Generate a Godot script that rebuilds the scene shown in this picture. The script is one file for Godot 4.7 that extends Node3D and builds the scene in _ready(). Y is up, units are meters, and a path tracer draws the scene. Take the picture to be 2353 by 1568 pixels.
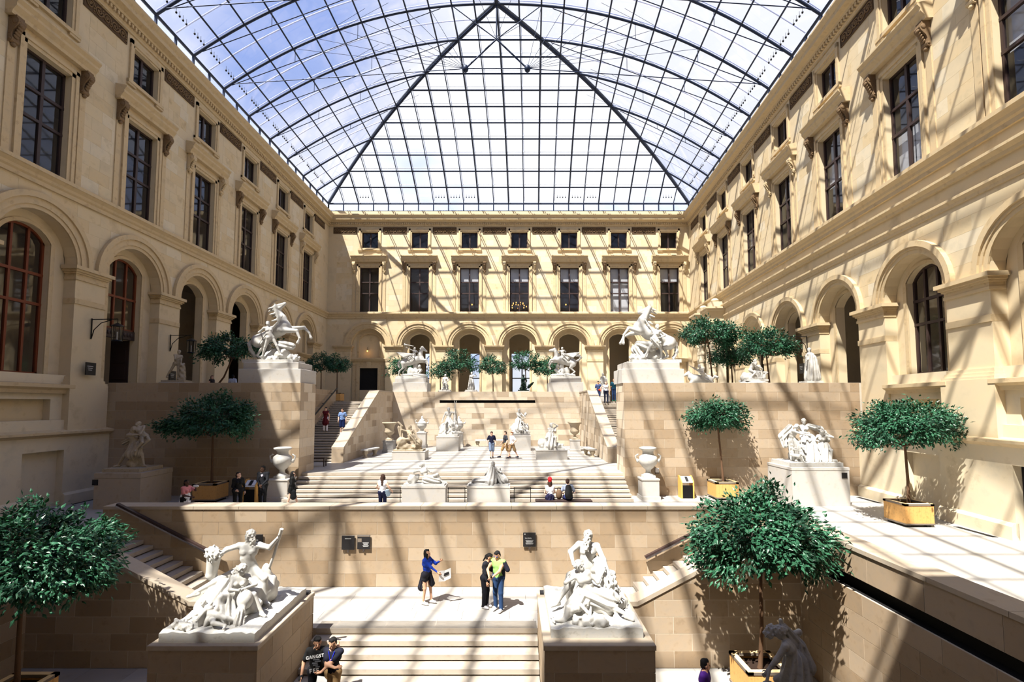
extends Node3D
# A museum sculpture court under a glass roof. World: x to the side, y up (lowest floor at 0), z = -distance from the viewer. Metres.

const LOW := 0.0       # lowest floor
const LAND := 1.37     # middle landing
const MID := 2.9       # upper gallery walk around the pit
const PARA := 4.0      # top of the parapet round the pit
const BACKL := 3.95    # far landing
const TERR := 7.65     # terrace
const TERRP := 8.5     # top of terrace retaining walls
const WL := -20.3      # plane of the wall on the x- side
const DB := 53.6       # distance of the end wall
const BAY := 5.49

var M := {}
var names := {}
var jobs := []
var results := []
var rng := RandomNumberGenerator.new()

func _ready():
	rng.seed = 7
	set_view()
	set_sky()
	set_materials()
	build_floors()
	build_terraces()
	build_walls()
	build_roof()
	build_furniture()
	build_trees()
	build_statues()
	build_people()
	run_jobs()
	build_signs()

func set_view():
	var cam := Camera3D.new()
	cam.name = "camera"
	cam.projection = Camera3D.PROJECTION_FRUSTUM
	cam.near = 0.1
	cam.far = 400.0
	cam.size = 0.1 * 1568.0 / 1135.0
	cam.frustum_offset = Vector2(0, 0.1 * (856.0 - 784.0) / 1135.0)
	add_child(cam)
	cam.position = Vector3(0, 7.4, 0)
	cam.rotation_degrees = Vector3(3.75, 0, 0)
	cam.current = true

func set_sky():
	var sun := DirectionalLight3D.new()
	sun.name = "sun"
	sun.light_energy = 5.6
	sun.light_color = Color(1.0, 0.982, 0.945)
	sun.light_angular_distance = 0.53
	sun.shadow_enabled = true
	sun.sky_mode = DirectionalLight3D.SKY_MODE_LIGHT_ONLY
	add_child(sun)
	sun.look_at_from_position(Vector3.ZERO, Vector3(0.35, -1.0, -0.46), Vector3.UP)
	var w := 1024
	var h := 512
	var im := Image.create(w, h, false, Image.FORMAT_RGBF)
	var n := FastNoiseLite.new()
	n.seed = 15
	n.frequency = 0.55
	n.fractal_octaves = 6
	n.fractal_gain = 0.55
	for j in h:
		var el := PI * (0.5 - (j + 0.5) / h)
		for i in w:
			var az := TAU * ((i + 0.5) / w - 0.5)
			var dir := Vector3(sin(az) * cos(el), sin(el), -cos(az) * cos(el))
			var t := clampf(dir.y, 0.0, 1.0)
			var c := Vector3(0.66, 0.78, 1.0).lerp(Vector3(0.2, 0.34, 0.86), pow(t, 0.55))
			var q := Vector3(dir.x, 0, dir.z) / (maxf(dir.y, 0.0) + 0.28)
			var f := n.get_noise_3d(q.x * 1.3 + 3.1, q.z * 1.3 - 1.2, 0.4) * 0.5 + 0.5
			var cover := smoothstep(0.38, 0.64, f)
			c = c.lerp(Vector3(1.12, 1.13, 1.16), cover * 0.85)
			if dir.y < 0.0:
				c = Vector3(0.5, 0.5, 0.5)
			c *= 1.25
			im.set_pixel(i, j, Color(c.x, c.y, c.z))
	var pm := PanoramaSkyMaterial.new()
	pm.panorama = ImageTexture.create_from_image(im)
	var sky := Sky.new()
	sky.sky_material = pm
	var env := Environment.new()
	env.background_mode = Environment.BG_SKY
	env.sky = sky
	env.tonemap_mode = Environment.TONE_MAPPER_LINEAR
	env.tonemap_exposure = 1.06
	env.sdfgi_enabled = true
	env.ssao_enabled = true
	env.ssil_enabled = true
	var we := WorldEnvironment.new()
	we.name = "environment"
	we.environment = env
	add_child(we)

# ---------------------------------------------------------------- materials
func noise_tex(cols: Array, freq: float, sd: int, size := 512, octaves := 5) -> NoiseTexture2D:
	var n := FastNoiseLite.new()
	n.seed = sd
	n.frequency = freq
	n.fractal_octaves = octaves
	n.fractal_gain = 0.6
	var t := NoiseTexture2D.new()
	t.width = size
	t.height = size
	t.seamless = true
	t.noise = n
	var g := Gradient.new()
	g.offsets = PackedFloat32Array([0.0, 0.35, 0.65, 1.0])
	g.colors = PackedColorArray(cols)
	t.color_ramp = g
	return t

func stone(called: String, c: Color, vary: float, freq: float, sd: int, scale: float, rough := 0.85) -> StandardMaterial3D:
	var m := StandardMaterial3D.new()
	m.resource_name = called
	m.albedo_color = c
	var a := 1.0 - vary
	m.albedo_texture = noise_tex([Color(a, a * 0.985, a * 0.96), Color(1, 0.99, 0.975), Color(0.985, 0.985, 0.985), Color(1.0 - vary * 0.6, 1.0 - vary * 0.55, 1.0 - vary * 0.5)], freq, sd)
	m.uv1_triplanar = true
	m.uv1_world_triplanar = true
	m.uv1_scale = Vector3.ONE * scale
	m.roughness = rough
	m.metallic_specular = 0.35
	return m

func plain(called: String, c: Color, rough := 0.7, metal := 0.0) -> StandardMaterial3D:
	var m := StandardMaterial3D.new()
	m.resource_name = called
	m.albedo_color = c
	m.roughness = rough
	m.metallic = metal
	m.metallic_specular = 0.4
	return m

func glass(called: String, c: Color, alpha: float) -> StandardMaterial3D:
	var m := plain(called, c, 0.03)
	m.metallic_specular = 0.5
	m.albedo_color = Color(c.r, c.g, c.b, alpha)
	m.transparency = BaseMaterial3D.TRANSPARENCY_ALPHA
	return m

func set_materials():
	M.facade = stone("facade limestone", Color(0.785, 0.72, 0.6), 0.12, 0.006, 3, 0.13)
	M.facade_a = stone("facade block ochre", Color(0.775, 0.7, 0.565), 0.14, 0.008, 4, 0.21)
	M.facade_b = stone("facade block pale", Color(0.8, 0.75, 0.65), 0.12, 0.008, 5, 0.21)
	M.facade_c = stone("facade block warm", Color(0.79, 0.725, 0.6), 0.13, 0.008, 6, 0.21)
	M.mould = stone("moulded limestone", Color(0.75, 0.67, 0.535), 0.16, 0.01, 7, 0.3)
	M.carved = stone("carved brown limestone", Color(0.46, 0.375, 0.275), 0.3, 0.02, 8, 0.6)
	M.carved_ground = stone("dark ground of carved panels", Color(0.33, 0.26, 0.19), 0.25, 0.02, 9, 0.6)
	M.tan_a = stone("tan burgundy stone", Color(0.595, 0.525, 0.44), 0.1, 0.012, 12, 0.4, 0.7)
	M.tan_b = stone("tan burgundy stone light", Color(0.63, 0.565, 0.485), 0.1, 0.012, 13, 0.4, 0.7)
	M.tan_c = stone("tan burgundy stone dark", Color(0.565, 0.49, 0.4), 0.1, 0.012, 14, 0.4, 0.7)
	M.sunlit_tan_a = stone("burgundy stone painted sunlit pale", Color(0.755, 0.705, 0.635), 0.07, 0.012, 30, 0.4, 0.7)  # paler copy of the tan stone, sunlit brightness put into the colour
	M.sunlit_tan_b = stone("burgundy stone painted sunlit warm", Color(0.73, 0.67, 0.59), 0.07, 0.012, 31, 0.4, 0.7)  # second lightened copy, sunlight painted in as well
	M.joint = stone("pale mortar", Color(0.76, 0.72, 0.66), 0.06, 0.02, 15, 0.7)
	M.coping = stone("coping stone", Color(0.655, 0.605, 0.54), 0.08, 0.01, 16, 0.35, 0.6)
	M.floor = stone("pale floor stone", Color(0.655, 0.645, 0.63), 0.06, 0.008, 17, 0.25, 0.42)
	M.floor_b = stone("pale floor stone warmer", Color(0.64, 0.625, 0.605), 0.06, 0.008, 18, 0.25, 0.42)
	M.step = stone("step stone", Color(0.65, 0.615, 0.57), 0.08, 0.01, 19, 0.3, 0.6)
	M.plinth = stone("pale plinth stone", Color(0.68, 0.665, 0.645), 0.06, 0.012, 20, 0.4, 0.7)
	M.marble = stone("white marble", Color(0.72, 0.715, 0.7), 0.13, 0.012, 21, 0.8, 0.5)
	M.marble_grey = stone("weathered grey marble", Color(0.58, 0.575, 0.57), 0.26, 0.014, 22, 0.9, 0.6)
	M.marble_warm = stone("yellowed marble", Color(0.66, 0.61, 0.53), 0.25, 0.014, 23, 0.9, 0.6)
	M.bronze = plain("green bronze", Color(0.13, 0.19, 0.16), 0.45, 0.7)
	M.steel = plain("blue grey roof steel", Color(0.13, 0.17, 0.26), 0.45, 0.3)
	M.steel_lite = plain("pale glazing bar", Color(0.78, 0.8, 0.84), 0.4, 0.2)
	M.flashing = plain("grey lead flashing", Color(0.36, 0.38, 0.41), 0.6)
	M.rod = plain("thin roof rod", Color(0.12, 0.16, 0.26), 0.4, 0.4)
	M.black = plain("black of doors, drains and painted slot shade", Color(0.035, 0.03, 0.035), 0.8)  # own colour of doors and drains; in the wall slots it paints shade
	M.dark = plain("black metal", Color(0.06, 0.055, 0.06), 0.45, 0.3)
	M.rail = plain("polished steel rail", Color(0.75, 0.75, 0.78), 0.18, 1.0)
	M.frame_brown = plain("red brown window timber", Color(0.42, 0.2, 0.1), 0.5)
	M.frame_dark = plain("dark brown window timber", Color(0.21, 0.155, 0.145), 0.5)
	M.gallery = stone("gallery limestone", Color(0.66, 0.6, 0.51), 0.1, 0.006, 24, 0.1)
	M.room = plain("grey room plaster", Color(0.58, 0.56, 0.54), 0.9)
	M.blind = plain("white window blind", Color(0.86, 0.87, 0.9), 0.9)
	M.pane = glass("window glass", Color(0.1, 0.11, 0.13), 0.3)
	M.roof_pane = glass("roof glass", Color(0.8, 0.86, 0.98), 0.08)
	M.roof_screen = glass("screened roof glass", Color(0.5, 0.57, 0.86), 0.28)
	M.wood = stone("planter oak", Color(0.78, 0.6, 0.36), 0.22, 0.02, 25, 0.5, 0.6)
	M.wood_trim = plain("weathered planter rim", Color(0.42, 0.38, 0.34), 0.7)
	M.wood_top = plain("pale planter rim top", Color(0.85, 0.74, 0.56), 0.6)
	M.soil = stone("planter soil", Color(0.16, 0.11, 0.08), 0.5, 0.05, 26, 2.0, 1.0)
	M.bark = stone("grey brown bark", Color(0.36, 0.27, 0.2), 0.35, 0.04, 27, 1.5, 0.9)
	M.leaf = plain("glossy leaf", Color(1, 1, 1), 0.38)
	M.leaf.vertex_color_use_as_albedo = true
	M.leaf.backlight_enabled = true
	M.leaf.backlight = Color(0.25, 0.4, 0.18)
	M.label = plain("dark sign panel", Color(0.12, 0.115, 0.12), 0.5)
	M.ink = plain("pale sign print", Color(0.75, 0.75, 0.75), 0.7)
	M.paper = plain("white paper", Color(0.86, 0.86, 0.86), 0.8)
	M.desk = plain("yellow oak desk", Color(0.82, 0.62, 0.32), 0.5)
	M.bulb = plain("lit bulb", Color(1, 0.8, 0.5), 0.5)
	M.bulb.emission_enabled = true
	M.bulb.emission = Color(1, 0.72, 0.38)
	M.bulb.emission_energy_multiplier = 3.0

# ---------------------------------------------------------------- mesh builder
class MB:
	var v := PackedVector3Array()
	var n := PackedVector3Array()
	var ix := PackedInt32Array()
	func quad(a: Vector3, b: Vector3, c: Vector3, d: Vector3):   # counter-clockwise seen from outside
		var nn := (c - a).cross(d - b).normalized()
		var s := v.size()
		v.append_array([a, b, c, d])
		n.append_array([nn, nn, nn, nn])
		ix.append_array([s, s + 2, s + 1, s, s + 3, s + 2])
	func tri(a: Vector3, b: Vector3, c: Vector3):
		var nn := (b - a).cross(c - a).normalized()
		var s := v.size()
		v.append_array([a, b, c])
		n.append_array([nn, nn, nn])
		ix.append_array([s, s + 2, s + 1])
	func box(c: Vector3, s: Vector3, t := Transform3D()):
		var h := s * 0.5
		var p := []
		for k in 8:
			p.append(t * (c + Vector3(h.x if k & 1 else -h.x, h.y if k & 2 else -h.y, h.z if k & 4 else -h.z)))
		quad(p[4], p[5], p[7], p[6]); quad(p[1], p[0], p[2], p[3])
		quad(p[5], p[1], p[3], p[7]); quad(p[0], p[4], p[6], p[2])
		quad(p[6], p[7], p[3], p[2]); quad(p[0], p[1], p[5], p[4])
	func span(a: Vector3, b: Vector3):
		box((a + b) * 0.5, (b - a).abs())
	# box with chamfered edges
	func cbox(c: Vector3, s: Vector3, e: float):
		var h := s * 0.5
		var y0 := -h.y; var y1 := h.y
		var ring := func(x, z, y): return [c + Vector3(-x, y, z), c + Vector3(x, y, z), c + Vector3(x, y, -z), c + Vector3(-x, y, -z)]
		var r0 = ring.call(h.x, h.z, y0)
		var r1 = ring.call(h.x, h.z, y1 - e)
		var r2 = ring.call(h.x - e, h.z - e, y1)
		for k in 4:
			var l := (k + 1) % 4
			quad(r0[k], r0[l], r1[l], r1[k]); quad(r1[k], r1[l], r2[l], r2[k])
		quad(r2[0], r2[1], r2[2], r2[3]); quad(r0[3], r0[2], r0[1], r0[0])
	# profile of (w, v) points from bottom to top swept along u from u0 to u1 in a wall frame (u, v, w)
	func run(prof: Array, u0: float, u1: float):
		for k in prof.size() - 1:
			var a: Vector2 = prof[k]; var b: Vector2 = prof[k + 1]
			quad(Vector3(u0, a.y, a.x), Vector3(u1, a.y, a.x), Vector3(u1, b.y, b.x), Vector3(u0, b.y, b.x))
		for k in range(1, prof.size() - 1):
			var a: Vector2 = prof[0]; var b: Vector2 = prof[k]; var c: Vector2 = prof[k + 1]
			tri(Vector3(u1, a.y, a.x), Vector3(u1, b.y, b.x), Vector3(u1, c.y, c.x))
			tri(Vector3(u0, a.y, a.x), Vector3(u0, c.y, c.x), Vector3(u0, b.y, b.x))
	func tube(pts: Array, r, sides := 6, caps := true):
		var s0 := v.size()
		var m := pts.size()
		var up := Vector3.UP
		for k in m:
			var d: Vector3 = (pts[mini(k + 1, m - 1)] - pts[maxi(k - 1, 0)]).normalized()
			if absf(d.dot(up)) > 0.95:
				up = Vector3.RIGHT if absf(d.x) < 0.8 else Vector3.FORWARD
			var e1 := d.cross(up).normalized()
			var e2 := e1.cross(d).normalized()
			up = e2
			var rr: float = r[k] if r is Array else r
			for j in sides:
				var a := TAU * j / sides
				var q := e1 * cos(a) + e2 * sin(a)
				v.append(pts[k] + q * rr); n.append(q)
		for k in m - 1:
			for j in sides:
				var a := s0 + k * sides + j
				var b := s0 + k * sides + (j + 1) % sides
				ix.append_array([a, b, a + sides, b, b + sides, a + sides])
		if caps:
			for e in [0, m - 1]:
				var c0 := v.size()
				var nn: Vector3 = (pts[e] - pts[1 if e == 0 else m - 2]).normalized()
				for j in sides:
					v.append(v[s0 + e * sides + j]); n.append(nn)
				for j in range(1, sides - 1):
					if e == 0: ix.append_array([c0, c0 + j + 1, c0 + j])
					else: ix.append_array([c0, c0 + j, c0 + j + 1])
	func lathe(prof: Array, sides := 24, c := Vector3.ZERO):   # (r, y) from bottom to top
		var s0 := v.size()
		var m := prof.size()
		for k in m:
			var a: Vector2 = prof[maxi(k - 1, 0)]; var b: Vector2 = prof[mini(k + 1, m - 1)]
			var t := (b - a).normalized()
			for j in sides:
				var an := TAU * j / sides
				var q := Vector3(cos(an), 0, sin(an))
				v.append(c + q * prof[k].x + Vector3.UP * prof[k].y)
				n.append((q * t.y - Vector3.UP * t.x).normalized())
		for k in m - 1:
			for j in sides:
				var a := s0 + k * sides + j
				var b := s0 + k * sides + (j + 1) % sides
				ix.append_array([a, b, a + sides, b, b + sides, a + sides])
	func ball(c: Vector3, r: Vector3, lon := 10, lat := 7):
		var s0 := v.size()
		for k in lat + 1:
			var ph := PI * (float(k) / lat - 0.5)
			for j in lon:
				var a := TAU * j / lon
				var q := Vector3(cos(a) * cos(ph), sin(ph), sin(a) * cos(ph))
				v.append(c + q * r); n.append((q / r).normalized())
		for k in lat:
			for j in lon:
				var a := s0 + k * lon + j
				var b := s0 + k * lon + (j + 1) % lon
				ix.append_array([a, b, a + lon, b, b + lon, a + lon])
	func mesh() -> ArrayMesh:
		var arr := []
		arr.resize(Mesh.ARRAY_MAX)
		arr[Mesh.ARRAY_VERTEX] = v
		arr[Mesh.ARRAY_NORMAL] = n
		arr[Mesh.ARRAY_INDEX] = ix
		var m := ArrayMesh.new()
		if v.size(): m.add_surface_from_arrays(Mesh.PRIMITIVE_TRIANGLES, arr)
		return m

# ---------------------------------------------------------------- nodes
func numbered(called: String) -> String:
	var k: int = names.get(called, -1) + 1
	names[called] = k
	return called if k == 0 else "%s_%03d" % [called, k]

func obj(called: String, what, mat: Material, parent: Node3D = self) -> MeshInstance3D:
	var o := MeshInstance3D.new()
	o.mesh = what.mesh() if what is MB else what
	o.material_override = null
	o.set_surface_override_material(0, mat) if o.mesh.get_surface_count() else null
	o.name = numbered(called) if parent == self else called
	parent.add_child(o, true)
	return o

func thing(called: String, label: String, category: String, at := Vector3.ZERO, turn := 0.0, group := "") -> Node3D:
	var o := Node3D.new()
	o.name = numbered(called)
	add_child(o)
	o.position = at
	o.rotation_degrees.y = turn
	o.set_meta("label", label)
	o.set_meta("category", category)
	if group: o.set_meta("group", group)
	return o

func tag(o: Node3D, label: String, category: String, group := "") -> Node3D:
	o.set_meta("label", label)
	o.set_meta("category", category)
	if group: o.set_meta("group", group)
	return o

func struct(called: String, label: String, category: String, t := Transform3D()) -> Node3D:
	var o := Node3D.new()
	o.name = numbered(called)
	add_child(o)
	o.transform = t
	o.set_meta("label", label)
	o.set_meta("category", category)
	o.set_meta("kind", "structure")
	return o

func P(x: float, y: float, d: float) -> Vector3:
	return Vector3(x, y, -d)

func unit_box() -> ArrayMesh:
	if not M.has("unit"):
		var mb := MB.new()
		mb.cbox(Vector3.ZERO, Vector3.ONE, 0.012)
		M.unit = mb.mesh()
		var b2 := MB.new()
		b2.box(Vector3.ZERO, Vector3.ONE)
		M.unit_plain = b2.mesh()
	return M.unit

# one block: a shared unit cube, placed and scaled
func block(called: String, c: Vector3, s: Vector3, mat: Material, parent: Node3D) -> MeshInstance3D:
	unit_box()
	var o := MeshInstance3D.new()
	o.mesh = M.unit_plain
	o.set_surface_override_material(0, mat)
	o.name = called
	parent.add_child(o, true)
	o.position = c
	o.scale = s
	return o

# coursed stone facing on a rectangle of a wall frame: pieces are children of parent. skip(u0,u1,v0,v1) -> bool leaves pieces out
func coursed(parent: Node3D, called: String, u0: float, u1: float, v0: float, v1: float, w: float, thick: float, rows: int, length: float, mats: Array, clip: Callable, shift := 0.0, gap := 0.014):
	var h := (v1 - v0) / rows
	for r in rows:
		var a := v0 + r * h
		var u := u0 - fposmod(shift + (0.5 * length if r % 2 else 0.0), length)
		while u < u1 - 0.02:
			var x0 := maxf(u, u0)
			var x1 := minf(u + length, u1)
			u += length
			if x1 - x0 < 0.06: continue
			var lo := a + gap * 0.5
			var hi := a + h - gap * 0.5
			x0 += gap * 0.5; x1 -= gap * 0.5
			if clip.is_valid():
				var q = clip.call(x0, x1, lo, hi)
				if q == null: continue
				x0 = q[0]; x1 = q[1]; lo = q[2]; hi = q[3]
			var k := rng.randi_range(0, mats.size() - 1)
			block(called, Vector3((x0 + x1) * 0.5, (lo + hi) * 0.5, w + thick * 0.5), Vector3(x1 - x0, hi - lo, thick), mats[k], parent)

# ---------------------------------------------------------------- stone facing clipped to a polygon
func area(p: PackedVector2Array) -> float:
	var s := 0.0
	for k in p.size():
		var a := p[k]; var b := p[(k + 1) % p.size()]
		s += a.x * b.y - b.x * a.y
	return absf(s) * 0.5

func prism(p: PackedVector2Array, w0: float, w1: float) -> MB:
	var mb := MB.new()
	if Geometry2D.is_polygon_clockwise(p):
		p.reverse()
	var t := Geometry2D.triangulate_polygon(p)
	for k in range(0, t.size(), 3):
		var q := [p[t[k]], p[t[k + 1]], p[t[k + 2]]]
		if (q[1] - q[0]).cross(q[2] - q[0]) < 0: q = [q[0], q[2], q[1]]
		mb.tri(Vector3(q[0].x, q[0].y, w1), Vector3(q[1].x, q[1].y, w1), Vector3(q[2].x, q[2].y, w1))
		mb.tri(Vector3(q[0].x, q[0].y, w0), Vector3(q[2].x, q[2].y, w0), Vector3(q[1].x, q[1].y, w0))
	for k in p.size():
		var a := p[k]; var b := p[(k + 1) % p.size()]
		mb.quad(Vector3(a.x, a.y, w0), Vector3(b.x, b.y, w0), Vector3(b.x, b.y, w1), Vector3(a.x, a.y, w1))
	return mb

func facing(parent: Node3D, called: String, poly: PackedVector2Array, holes: Array, v0: float, rowh: float, length: float, w: float, thick: float, mats: Array, shift := 0.0, gap := 0.012, tops := {}):
	var lo := poly[0]
	var hi := poly[0]
	for q in poly:
		lo = lo.min(q); hi = hi.max(q)
	var rows := ceili((hi.y - v0) / rowh)
	for r in range(maxi(0, floori((lo.y - v0) / rowh)), rows):
		var a := v0 + r * rowh + gap * 0.5
		var b := v0 + (r + 1) * rowh - gap * 0.5
		var u := lo.x - fposmod(shift + (0.5 * length if r % 2 else 0.0), length)
		while u < hi.x:
			var rect := PackedVector2Array([Vector2(u + gap * 0.5, a), Vector2(u + length - gap * 0.5, a), Vector2(u + length - gap * 0.5, b), Vector2(u + gap * 0.5, b)])
			u += length
			var full := area(rect)
			var parts: Array = Geometry2D.intersect_polygons(rect, poly)
			for hole in holes:
				var nxt := []
				for q in parts:
					for z in Geometry2D.clip_polygons(q, hole): nxt.append(z)
				parts = nxt
			for q in parts:
				var ar := area(q)
				if ar < 0.012: continue
				var mat: Material = mats[rng.randi_range(0, mats.size() - 1)]
				if ar > full * 0.999:
					block(called, Vector3((rect[0].x + rect[1].x) * 0.5, (a + b) * 0.5, w + thick * 0.5), Vector3(rect[1].x - rect[0].x, b - a, thick), mat, parent)
				else:
					var qq: PackedVector2Array = q
					if not Geometry2D.is_polygon_clockwise(qq) and Geometry2D.triangulate_polygon(qq).size() == 0: continue
					obj(called, prism(qq, w, w + thick), mat, parent)

func rect2(a: float, b: float, c: float, d: float) -> PackedVector2Array:
	return PackedVector2Array([Vector2(a, c), Vector2(b, c), Vector2(b, d), Vector2(a, d)])

func frame(o: Vector3, u: Vector3) -> Transform3D:
	var uu := u.normalized()
	return Transform3D(Basis(uu, Vector3.UP, uu.cross(Vector3.UP)), o)

func face(parent: Node3D, o: Vector3, u: Vector3) -> Node3D:
	var f := Node3D.new()
	f.name = "facing"
	parent.add_child(f, true)
	f.transform = frame(o, u)
	return f

const ROW := 0.4667
func tans() -> Array: return [M.tan_a, M.tan_b, M.tan_c, M.tan_a, M.tan_b]

func paved(parent: Node3D, x0: float, x1: float, d0: float, d1: float, y: float, sx: float, sd: float):
	var d := d0
	var r := 0
	while d < d1 - 0.05:
		var e := minf(d + sd, d1)
		var x := x0 - (0.5 * sx if r % 2 else 0.0)
		while x < x1 - 0.05:
			var a := maxf(x, x0)
			var b := minf(x + sx, x1)
			x += sx
			if b - a < 0.1: continue
			block("slab", Vector3((a + b) * 0.5, y - 0.02, -(d + e) * 0.5), Vector3(b - a - 0.008, 0.04, e - d - 0.008), [M.floor, M.floor_b][rng.randi_range(0, 1)], parent)
		d = e
		r += 1

func build_floors():
	var f := struct("floor", "pale stone floor at the bottom of the sunken court", "floor")
	var mb := MB.new()
	mb.span(P(-14.0, -0.4, -1.6), P(8.5, LOW - 0.03, 17.4))
	obj("bed", mb, M.floor_b, f)
	paved(f, -13.75, 8.2, 6.4, 14.4, LOW, 1.3, 1.0)
	f = struct("floor_landing", "sunlit pale stone landing between the two river groups and the sign wall", "floor")
	mb = MB.new()
	mb.span(P(-7.5, LOW - 0.3, 13.8), P(2.9, LAND - 0.04, 14.9))
	mb.span(P(-9.7, LOW - 0.3, 14.9), P(4.1, LAND - 0.04, 17.2))
	obj("bed", mb, M.joint, f)
	paved(f, -7.5, 2.92, 13.78, 14.9, LAND, 1.35, 0.56)
	paved(f, -9.7, 4.1, 14.9, 16.8, LAND, 1.35, 0.64)
	f = struct("floor_walk", "pale stone walk around the sunken court behind the parapets", "floor")
	mb = MB.new()
	mb.span(P(WL - 1.0, MID - 0.5, 17.3), P(20.5, MID, 25.2))
	obj("bed", mb, M.floor, f)
	mb = MB.new()
	mb.span(P(WL - 1.0, MID - 0.5, -1.6), P(-13.8, MID, 17.3))
	obj("bed", mb, M.floor, f)
	mb = MB.new()
	mb.span(P(9.1, MID - 0.5, -1.6), P(19.5, MID, 17.3))
	mb.span(P(8.3, MID - 0.5, -1.6), P(9.1, MID, 16.8))
	obj("bed", mb, M.floor, f)
	# thin dark slot drains along the foot of the walls
	for k in 4:
		mb = MB.new()
		mb.span(P(WL + 0.35, MID, 12.5 + 3.4 * k), P(WL + 0.5, MID + 0.006, 15.0 + 3.4 * k))
		obj("slot_drain", mb, M.black, f)
		mb = MB.new()
		var dd := 14.2 + 2.9 * k
		mb.span(P(15.7 + 0.0722 * dd - 0.62, MID, dd), P(15.7 + 0.0722 * dd - 0.42, MID + 0.006, dd + 1.5))
		obj("slot_drain", mb, M.black, f)
	f = struct("floor_upper_landing", "bright stone floor of the far landing with marble groups on it", "floor")
	mb = MB.new()
	mb.span(P(-14.0, BACKL - 0.6, 25.2), P(9.2, BACKL - 0.04, 42.2))
	obj("bed", mb, M.joint, f)
	paved(f, -13.7, 8.9, 25.2, 41.9, BACKL, 1.9, 0.93)
	# wide flight down to the lowest floor
	stair("stair_front", "wide pale stone steps with dark shadow lines between the two big plinths", -5.3, 0.68, 13.78, -0.36, LAND, -LAND / 8.0, 8)
	# flight from the walk up to the far landing
	stair("stair_middle", "seven wide pale steps rising to the far landing", -10.6, 5.6, 25.2, -0.36, BACKL, -(BACKL - MID) / 7.0, 7)
	# the two narrow flights up to the terrace
	stair("stair_terrace", "narrow stone stair beside the plinth of the horse facing outwards", -13.6, -10.75, 37.9, -0.325, TERR, -(TERR - BACKL) / 25.0, 25)
	stair("stair_terrace", "narrow stone stair on the portal side of the far landing", 6.4, 8.9, 37.9, -0.325, TERR, -(TERR - BACKL) / 25.0, 25)
	side_stair("stair_side", "stone stair climbing beside the pit wall behind the river group with an oar", -1.0)
	side_stair("stair_side", "stone stair climbing towards the big planter tree in the pit", 1.0)

# steps with a nosing slab and a dark gap below it; the top edge at distance d, run per step negative towards the viewer
func stair(called: String, label: String, x0: float, x1: float, d: float, run: float, top: float, rise: float, n: int):
	var s := struct(called, label, "stairs")
	var core := MB.new()
	for i in range(0, n):
		var y := top + rise * i
		var de := d + run * i
		var h := absf(rise)
		block("step", P((x0 + x1) * 0.5, y - 0.5 * (h - 0.045), de + absf(run) * 0.5 + 0.04), Vector3(x1 - x0, h - 0.045, absf(run) + 0.1), M.step, s)
		core.span(P(x0, y - 0.9, de + 0.16), P(x1, y - h + 0.046, de + absf(run) * 1.3))
	obj("riser_core", core, M.step, s)

func side_stair(called: String, label: String, sgn: float):
	# mirrored about x = -2.28
	var s := struct(called, label, "stairs")
	var X := func(x: float) -> float: return x - 0.35 if sgn > 0 else -5.25 - x
	var core := MB.new()
	var r := (MID - LAND) / 9.0
	for i in 9:
		var x := 4.35 + 0.335 * i
		var y := LAND + r * (i + 1)
		var a: float = X.call(x)
		var b: float = X.call(x + 0.40)
		if i == 8: b = X.call(8.6)
		block("step", P((a + b) * 0.5, y - 0.5 * (r - 0.04), 15.85), Vector3(absf(b - a), r - 0.04, 1.9), M.step, s)
		var c: float = X.call(x + 0.16)
		var e: float = X.call(8.6)
		core.span(P(minf(c, e), y - r - 0.02, 14.95), P(maxf(c, e), y - r + 0.041, 16.78))
	obj("riser_core", core, M.step, s)
	# outer wall of the flight with a sloping coping
	var poly := PackedVector2Array([Vector2(2.3, 0), Vector2(8.6, 0), Vector2(8.6, PARA - 0.12), Vector2(7.75, 3.66), Vector2(3.9, 1.70), Vector2(2.3, 1.70)])
	var pz := PackedVector2Array()
	for q in poly: pz.append(Vector2(X.call(q.x), q.y))
	var bed := prism(pz, -14.92, -14.415)
	obj("wall_bed", bed, M.joint, s)
	var fr := face(s, P(0, 0, 14.42), Vector3.RIGHT)
	facing(fr, "ashlar", pz, [], 0.0, ROW, 1.04, 0.0, 0.007, tans(), 0.3 + 0.2 * sgn)
	var top := [Vector2(2.3, 1.70), Vector2(3.9, 1.70), Vector2(7.75, 3.66), Vector2(8.6, PARA - 0.12)]
	for k in 3:
		var a: Vector2 = top[k]
		var b: Vector2 = top[k + 1]
		var q := PackedVector2Array([a, b, b + Vector2(0, 0.13), a + Vector2(0, 0.13)])
		for j in 4: q[j].x = X.call(q[j].x)
		obj("coping", prism(q, -14.96, -14.38), M.coping, s)

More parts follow.
